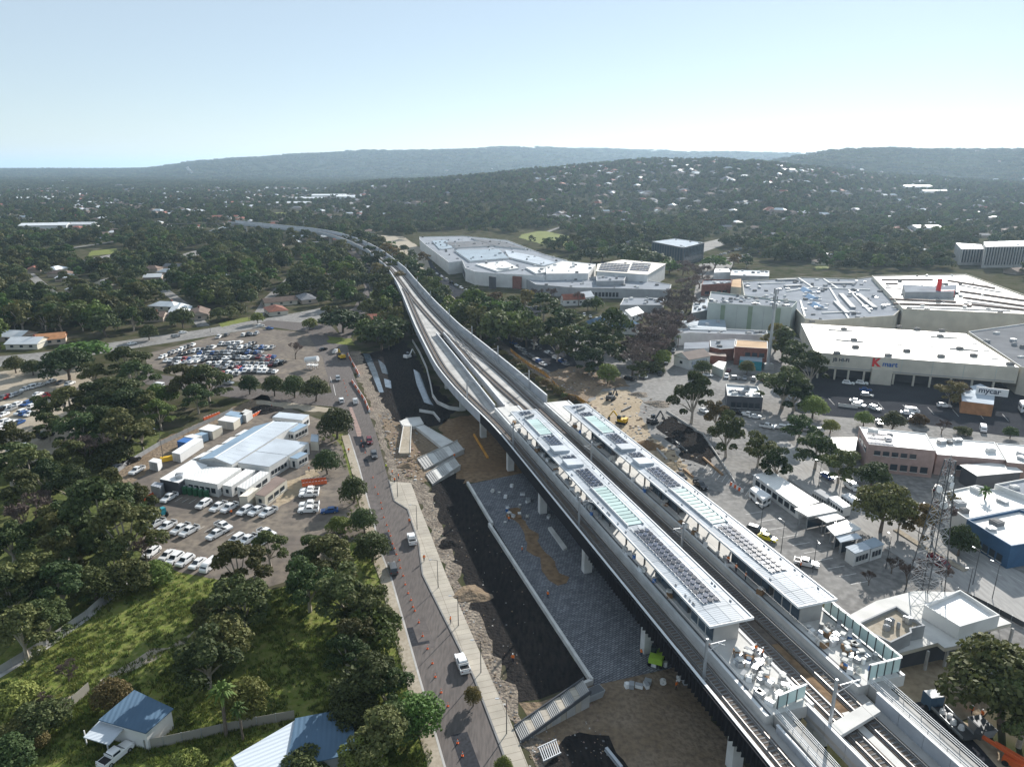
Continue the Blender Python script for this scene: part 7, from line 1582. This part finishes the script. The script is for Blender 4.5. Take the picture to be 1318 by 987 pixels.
# spoil heaps, pipes and beams about the excavation
def heap(u, v, r, h, m, label):
    p = G(u, v); rr = random.Random(int(u*7)); mb = MB(); rings = 7; n = 22; prev = None
    for k in range(rings):
        f = k/(rings-1); ring = []
        for i in range(n): a = 6.283*i/n; q = r*(1-f)**.8*(1+.18*math.sin(a*3+u)+rr.uniform(-.1,.1)); ring.append((q*math.cos(a), q*math.sin(a)*.8, h*f**1.1*(1+rr.uniform(-.08,.08))+.03))
        if prev:
            for i in range(n): j = (i+1) % n; mb.poly([prev[i], prev[j], ring[j], ring[i]])
        prev = ring
    r_ = tag(ob('spoil_heap', mb, M[m], None, (p.x,p.y,0)), label, 'spoil heap'); return r_
for u, v, r, h, m, lb in [(832,575,5,2.2,'clay','rusty soil heap against the far canopy'),(712,492,6,1.8,'dirt','brown soil heap beside the orange mesh fence'),(762,494,5,1.5,'dirt','brown soil heap below the round light tree'),(848,520,5,1.2,'rubble','grey rubble heap left of the tall gum'),(822,508,4,1.0,'rubble','small rubble heap on the broken pavement'),(868,600,3.5,1.2,'sand','sand heap beside the dark car on the worksite'),(742,484,5,1.6,'dirt','soil heap near the shaded lot'),(525,600,3,.9,'dirt','soil heap beside the terraces'),(340,528,6,2.0,'mulch','dark heap at the north of depot'),(1245,905,4,1.0,'sand','sand heap on the forecourt'),(580,700,3,.8,'mulch','dark lump on the embankment edge'),(606,765,4,.9,'dirt','brown lump on the embankment edge')]: heap(u, v, r, h, m, lb)
for i, (u0, v0, u1, v1, m, lb) in enumerate([(842,575,858,592,'concrete','long concrete beam on the sand'),(800,530,812,524,'steel_dk','steel beam by the yellow excavator'),(880,605,892,615,'timber','timber beam at the worksite edge'),(868,568,884,582,'steel_dk','steel beam at the pit edge'),(905,590,930,612,'timber','timber formwork along the worksite wall'),(800,612,806,606,'steel','steel pipe behind the far canopy'),(610,560,628,590,'orange_mesh','orange pipe leaning under the viaduct'),(780,965,800,990,'steel','pale steel beam on the shaded south ground'),(700,930,722,922,'concrete_lt','concrete beam beside the stairway')]):
    a, b = G(u0,v0), G(u1,v1); mb = MB(); mb.beam((0,0,.3), (b.x-a.x,b.y-a.y,.3), .5, .45); mb.beam((0,0,.06), (b.x-a.x,b.y-a.y,.06), .7, .06); tag(ob('beam', mb, M[m], None, (a.x,a.y,.05)), lb, 'beam')
# flatbed truck, skip, crane arm near the forecourt
r = thing('flatbed_truck', 'dark blue flatbed truck loaded with white bags below the viaduct', 'truck', Z(1218,930), head(1218,930,-22,-22))
mb = MB(); mb.box((3.4,0,1.6),(2.0,2.4,2.2)); ob('cab', mb, M['roof_navy'], r); mb = MB(); mb.box((4.42,0,2.0),(.06,2.1,.9)); ob('windscreen', mb, M['glass'], r); mb = MB(); mb.box((3.4,0,2.75),(1.8,2.2,.12)); ob('cab_roof', mb, M['white'], r); mb = MB(); mb.box((-1.2,0,1.05),(6.8,2.4,.25)); ob('tray', mb, M['steel_dk'], r)
for y in (-1.2,1.2): mb = MB(); mb.box((-1.2,y,1.4),(6.6,.08,.4)); ob('side_rail', mb, M['steel'], r)
for x in (3.0,-2.4,-3.4):
    for y in (-1.1,1.1): mb = MB(); mb.cyl((x,y-.15,.5),(x,y+.15,.5),.5,.5,12); ob('wheel', mb, M['tyre'], r)
for i, x in enumerate((.9,-.2,-1.4,-2.6)): mb = MB(); mb.cyl((0,0,0),(0,0,.7),.5,.35,8); c = r.matrix_basis @ Vector((0,0,0)); q = Matrix.Rotation(r.rotation_euler.z, 3, 'Z') @ Vector((x,.2*(-1)**i,1.19)); o = tag(ob('bulk_bag', mb, M['white'], None, r.location+q), f'white bulk bag on the flatbed truck, {ORD[i]} from the cab', 'bag', 'bags on the flatbed'); mb = MB(); mb.beam((-.2,0,.7),(.2,0,.82),.06); ob('loop', mb, M['white'], o)
q = Z(1262,942); r = thing('skip_bin', 'grey skip bin beside the service lane', 'skip', q, .2); mb = MB(); mb.hexa([(-1,-1.3,0),(1,-1.3,0),(1,1.3,0),(-1,1.3,0),(-1.2,-1.7,1.7),(1.2,-1.7,1.7),(1.2,1.7,1.7),(-1.2,1.7,1.7)]); ob('body', mb, M['grey'], r); mb = MB(); mb.box((0,0,1.72),(2.1,3.1,.06)); ob('load', mb, M['steel_dk'], r)
q = Z(763,897); r = thing('skip_bin', 'dark skip bin beside the top of the stairway', 'skip', q, .5); mb = MB(); mb.hexa([(-1.4,-.8,0),(1.4,-.8,0),(1.4,.8,0),(-1.4,.8,0),(-1.9,-.9,1.3),(1.9,-.9,1.3),(1.9,.9,1.3),(-1.9,.9,1.3)]); ob('body', mb, M['grey'], r); mb = MB(); mb.box((0,0,1.32),(3.5,1.6,.05)); ob('load', mb, M['steel_dk'], r)
q = Z(1306,985); r = thing('boom_lift', 'orange boom lift in the bottom right corner', 'boom lift', q, 2.3); mb = MB(); mb.box((0,0,.9),(3,2.2,.9)); ob('chassis', mb, M['orange'], r); mb = MB(); mb.beam((-1,.4,1.6),(4.5,.4,2.4),.4,.5); mb.beam((-1,-.4,1.5),(3,-.4,1.9),.35,.4); ob('boom', mb, M['orange'], r); mb = MB(); mb.box((5,.4,2.6),(1,1.6,1)); ob('basket', mb, M['steel_dk'], r)
for x in (-1,1):
    for y in (-1.1,1.1): mb = MB(); mb.cyl((x,y-.15,.45),(x,y+.15,.45),.45,.45,12); ob('wheel', mb, M['tyre'], r)
q = D_(150,770); q = G(*q, 1); q.z = .05; r = thing('tractor', 'teal tractor between the depot rows', 'tractor', q, 2.6); mb = MB(); mb.box((.3,0,1.2),(2.6,1.2,.9)); mb.box((-.6,0,2.0),(1.2,1.4,1.2)); ob('body', mb, M['teal'], r); mb = MB(); mb.box((-.6,0,2.1),(1.0,1.46,.8)); ob('cab_glass', mb, M['glass'], r)
for x, rr in ((-.8,.75),(1.2,.5)):
    for y in (-.85,.85): mb = MB(); mb.cyl((x,y-.18,rr),(x,y+.18,rr),rr,rr,12); ob('wheel', mb, M['tyre'], r)
q = G(*D_(190,390), .5); q.z = .05; mb = MB(); mb.box((0,0,.7),(3.4,1.2,1.3)); r = tag(ob('pump_skid', mb, M['yellow'], None, q, .55), 'yellow pump skid beside the long white container', 'pump'); mb = MB(); mb.cyl((-1,0,1.36),(-1,0,2.0),.1,.1,8); ob('exhaust', mb, M['steel_dk'], r)
# materials stacked on the platform ends
mr_ = random.Random(21)
def clutter(s0, s1, t0, t1, n, place, group, z):
    cnt = {}
    spots = sorted([(mr_.uniform(s0, s1), mr_.uniform(t0, t1)) for _ in range(n)], key=lambda q: W(*S(q[0], q[1], z))[0])
    for i, (s, t) in enumerate(spots):
        k = mr_.choice(['bulk_bag','drum','pallet_stack','crate','cable_reel','tool_box']); cnt[k] = cnt.get(k, 0)+1
        lb = f'{ {"bulk_bag":"white bulk bag","drum":"pale steel drum","pallet_stack":"stack of timber pallets","crate":"grey site crate","cable_reel":"round cable reel","tool_box":"white tool chest"}[k]} on {place}, {ORD[cnt[k]-1]} from left of its kind'
        p = S(s, t, z); a = mr_.uniform(0, 3); mb = MB()
        if k == 'bulk_bag': mb.hexa([(-.45,-.45,0),(.45,-.45,0),(.45,.45,0),(-.45,.45,0),(-.36,-.4,.85),(.4,-.36,.8),(.36,.4,.9),(-.4,.36,.8)]); m_ = M['white']; sub = ('strap', MB().box((0,0,.9),(.7,.08,.06)), M['white'])
        elif k == 'drum': mb.cyl((0,0,0),(0,0,.9),.36,.36,12); m_ = M[mr_.choice(['white','steel','grey','blue'])]; sub = ('lid', MB().cyl((0,0,.9),(0,0,.96),.38,.38,12), M['concrete_lt'])
        elif k == 'pallet_stack': [mb.box((0,0,.1+j*.18),(1.2,1.0,.12)) for j in range(mr_.randint(2,5))]; m_ = M['timber']; sub = ('load', MB().box((0,0,1.2),(.9,.8,.3)), M['concrete_lt'])
        elif k == 'crate': mb.box((0,0,.4),(1.1,.8,.8)); m_ = M['grey']; sub = ('lid', MB().box((0,0,.83),(1.16,.86,.06)), M['steel'])
        elif k == 'cable_reel': mb.cyl((-.3,0,.55),(-.24,0,.55),.55,.55,14); mb.cyl((.24,0,.55),(.3,0,.55),.55,.55,14); mb.cyl((-.24,0,.55),(.24,0,.55),.34,.34,12); m_ = M['concrete_lt']; sub = ('hub', MB().cyl((-.33,0,.55),(.33,0,.55),.08,.08,8), M['steel_dk'])
        else: mb.box((0,0,.35),(1.3,.6,.7)); m_ = M['white']; sub = ('lid', MB().box((0,0,.74),(1.34,.64,.08)), M['grey'] if mr_.random() < .5 else M['steel'])
        o = tag(ob(k, mb, m_, None, p, a), lb, k.replace('_', ' '), group); ob(sub[0], sub[1], sub[2], o)
clutter(69, 80, 59.6, 65.6, 46, 'near platform end', 'materials on the near platform end', ZP+.03)
clutter(70.5, 82, 75.8, 83.0, 46, 'far platform end', 'materials on the far platform end', ZP+.03)
clutter(95, 185, 58.9, 60.2, 30, 'near platform under canopy', 'materials under the near canopy', ZP+.03)
clutter(92, 186, 75.5, 76.8, 30, 'far platform under canopy', 'materials under the far canopy', ZP+.03)
clutter(191, 203, 59.3, 65.6, 8, 'near platform north end', 'materials at the north end', ZP+.03)
clutter(88, 95, 45, 62, 14, 'ground by the plaza corner', 'materials by the plaza corner', .07)
clutter(150, 176, 44, 58, 16, 'shaded plaza paving', 'materials on the plaza', .07)
# workers: one continuous skinned body each
def person_mesh(name, vest, pose=0):
    me = bpy.data.meshes.new(name)
    V = [(0,0,.95),(0,0,1.2),(0,.0,1.42),(0,.01,1.52),(0,.02,1.68),(0,.02,1.76),(.1,0,.9),(.12,.02+.12*pose,.5),(.12,-.02,.06),(.12,.12,.04),(-.1,0,.9),(-.12,-.08*pose,.5),(-.12,.0-.14*pose,.06),(-.12,.12-.14*pose,.04),(.2,0,1.4),(.27,.02,1.14),(.28,.12,.9),(.285,.15,.82),(-.2,0,1.4),(-.27,.04,1.14),(-.26,.18,.95),(-.26,.22,.88)]
    Ed = [(0,1),(1,2),(2,3),(3,4),(4,5),(0,6),(6,7),(7,8),(8,9),(0,10),(10,11),(11,12),(12,13),(2,14),(14,15),(15,16),(16,17),(2,18),(18,19),(19,20),(20,21)]
    me.from_pydata(V, Ed, []); o = bpy.data.objects.new(name, me); COL.objects.link(o)
    o.modifiers.new('skin', 'SKIN'); o.modifiers.new('sub', 'SUBSURF').levels = 1
    rad = [.16,.17,.15,.06,.105,.08,.1,.075,.05,.045,.1,.075,.05,.045,.07,.05,.04,.035,.07,.05,.04,.035]
    for k, sv in enumerate(me.skin_vertices[0].data): sv.radius = (rad[k], rad[k]*(.75 if k in (0,1,2) else 1)); sv.use_root = (k == 0)
    dg = bpy.context.evaluated_depsgraph_get(); dg.update(); out = bpy.data.meshes.new_from_object(o.evaluated_get(dg)); bpy.data.objects.remove(o)
    for m_ in (M[vest], M['trousers'], M['skin'], M['hose_black']): out.materials.append(m_)
    for pl in out.polygons:
        z = pl.center.z; x = abs(pl.center.x); pl.material_index = 3 if z < .1 else 1 if z < .93 and x < .235 else 2 if z > 1.5 or (x > .235 and z < 1.0) else 0
    return out
body = [person_mesh('worker_a', 'hivis', 0), person_mesh('worker_b', 'hivis', 1), person_mesh('worker_c', 'hivis_y', .6)]
helmet = MB(); helmet.cyl((0,.02,1.74),(0,.02,1.88),.14,.08,10); helmet.box((0,.1,1.755),(.2,.14,.025)); helmet_me = helmet.mesh('hard_hat', M['white'])
PP = [(298,663,0,'orange vest walking between the depot rows'),(449,583,.05,'orange vest on the footpath by the street trees'),(398,607,.05,'orange vest by the depot trees'),(580,803,.19,'orange vest on the east footpath slabs'),(546,723,.19,'orange vest at the kerb works'),(527,675,.1,'dark trousers beside the street kerb bay'),(672,712,.06,'orange vest on the plaza soil bed'),(655,672,.06,'orange vest at the head of the soil bed'),(705,770,.06,'orange vest by the plaza wall'),(870,887,.03,'orange vest among materials below the viaduct'),(825,845,.06,'orange vest by the plaza pier'),(585,592,.5,'orange vest on the stepped terraces'),(505,612,.2,'orange vest in the cluster at the street works'),(513,617,.2,'orange vest, right hand of the street works cluster'),(508,622,.2,'orange vest, front of the street works cluster'),(497,604,.1,'yellow vest beside the street works'),(1263,925,.05,'orange vest near the grey skip bin'),(1250,920,.05,'orange vest behind the flatbed truck'),(660,852,.03,'orange vest on the rubble verge'),(1030,732,.06,'orange vest behind the white tray ute')]
for i, (u, v, z, lb) in enumerate(PP):
    q = G(u, v); o = tag(link('person', body[2] if 'yellow' in lb else body[i % 2], None, (q.x,q.y,z+.02), rnd.uniform(0,6)), 'worker in white helmet and '+lb, 'person'); link('hard_hat', helmet_me, o)
for i, (s, t) in enumerate([(79.5,65.0),(78.4,65.5),(101,76.0),(104,76.2),(98,76.0)]):
    o = tag(link('person', body[i % 2], None, S(s,t,ZP+.03), i), f'worker in orange vest on the {"near" if i < 2 else "far"} platform, {ORD[i if i < 2 else i-2]} from the canopy end', 'person'); link('hard_hat', helmet_me, o)
# loose rubble on the verges: nobody could count it
mb = MB(); rr_ = random.Random(4)
def scat(poly, n, smin, smax):
    us = [p[0] for p in poly]; vs_ = [p[1] for p in poly]
    for _ in range(n):
        u, v = rr_.uniform(min(us), max(us)), rr_.uniform(min(vs_), max(vs_))
        if inpoly(u, v, poly): q = G(u, v); s = rr_.uniform(smin, smax); mb.hexa([(q.x+a*s*rr_.uniform(.6,1.2), q.y+b*s*rr_.uniform(.6,1.2), c*s*rr_.uniform(.4,.9)+.02) for c in (0,1) for a, b in ((-1,-1),(1,-1),(1,1),(-1,1))], rr_.choice((0,0,0,2,3,3,1)))
scat([(529,622),(541,655),(574,740),(655.5,925),(680,987),(705,987),(668,905),(640,850),(607,780),(586,725),(553,628)], 1500, .06, .2)
scat([(485,528),(505,535),(540,560),(545,622),(520,612),(505,590)], 500, .1, .4)
scat([(752,520),(775,500),(845,510),(838,540),(900,592),(888,648),(815,575)], 500, .1, .5); scat([(700,480),(745,470),(800,485),(775,500),(728,512)], 400, .1, .4)
scat([(675,940),(760,900),(800,985),(690,985)], 150, .05, .16); scat([(560,660),(640,840),(700,890),(690,770),(610,650)], 160, .05, .16)
stuff(ob('rubble', mb, [M['dirt'], M['concrete'], M['brick2'], M['concrete_dk']]), 'loose rubble and spoil scattered along the worksite verges', 'rubble')
# plume of smoke far off
mb = MB(); rr_ = random.Random(8)
for k in range(16):
    a = k/15; c = Vector(((246-CX)/(FPX*1.0457)*5200+a*18*math.sin(a*5)-10*a, 5200, 8+a*66)); s = 5+6*a
    for i in range(10): d = Vector((rr_.gauss(0,1), rr_.gauss(0,1), rr_.gauss(0,1))).normalized()*s; e = Vector((rr_.gauss(0,1), rr_.gauss(0,1), rr_.gauss(0,1))).cross(d).normalized()*s; mb.poly([c+d, c+e, c-d*.9, c-e*.9])
stuff(ob('smoke', mb, mat('smoke_white', (.85,.85,.85), 1)), 'thin white plume of smoke rising before the far ridge', 'smoke')

# ------------------------------------------------------------------ haze
mb = MB(); mb.box((0, 22000, 165), (110000, 60000, 332)); hz = bpy.data.materials.new('haze_air'); hz.use_nodes = True; n = hz.node_tree.nodes; n.remove(n['Principled BSDF'])
pv = n.new('ShaderNodeVolumePrincipled'); pv.inputs['Color'].default_value = (.60,.80,1.0,1); pv.inputs['Density'].default_value = HAZE; pv.inputs['Anisotropy'].default_value = .35
hz.node_tree.links.new(pv.outputs[0], n['Material Output'].inputs['Volume'])
stuff(ob('haze', mb, hz), 'thin pale haze in the air over the plain', 'haze')
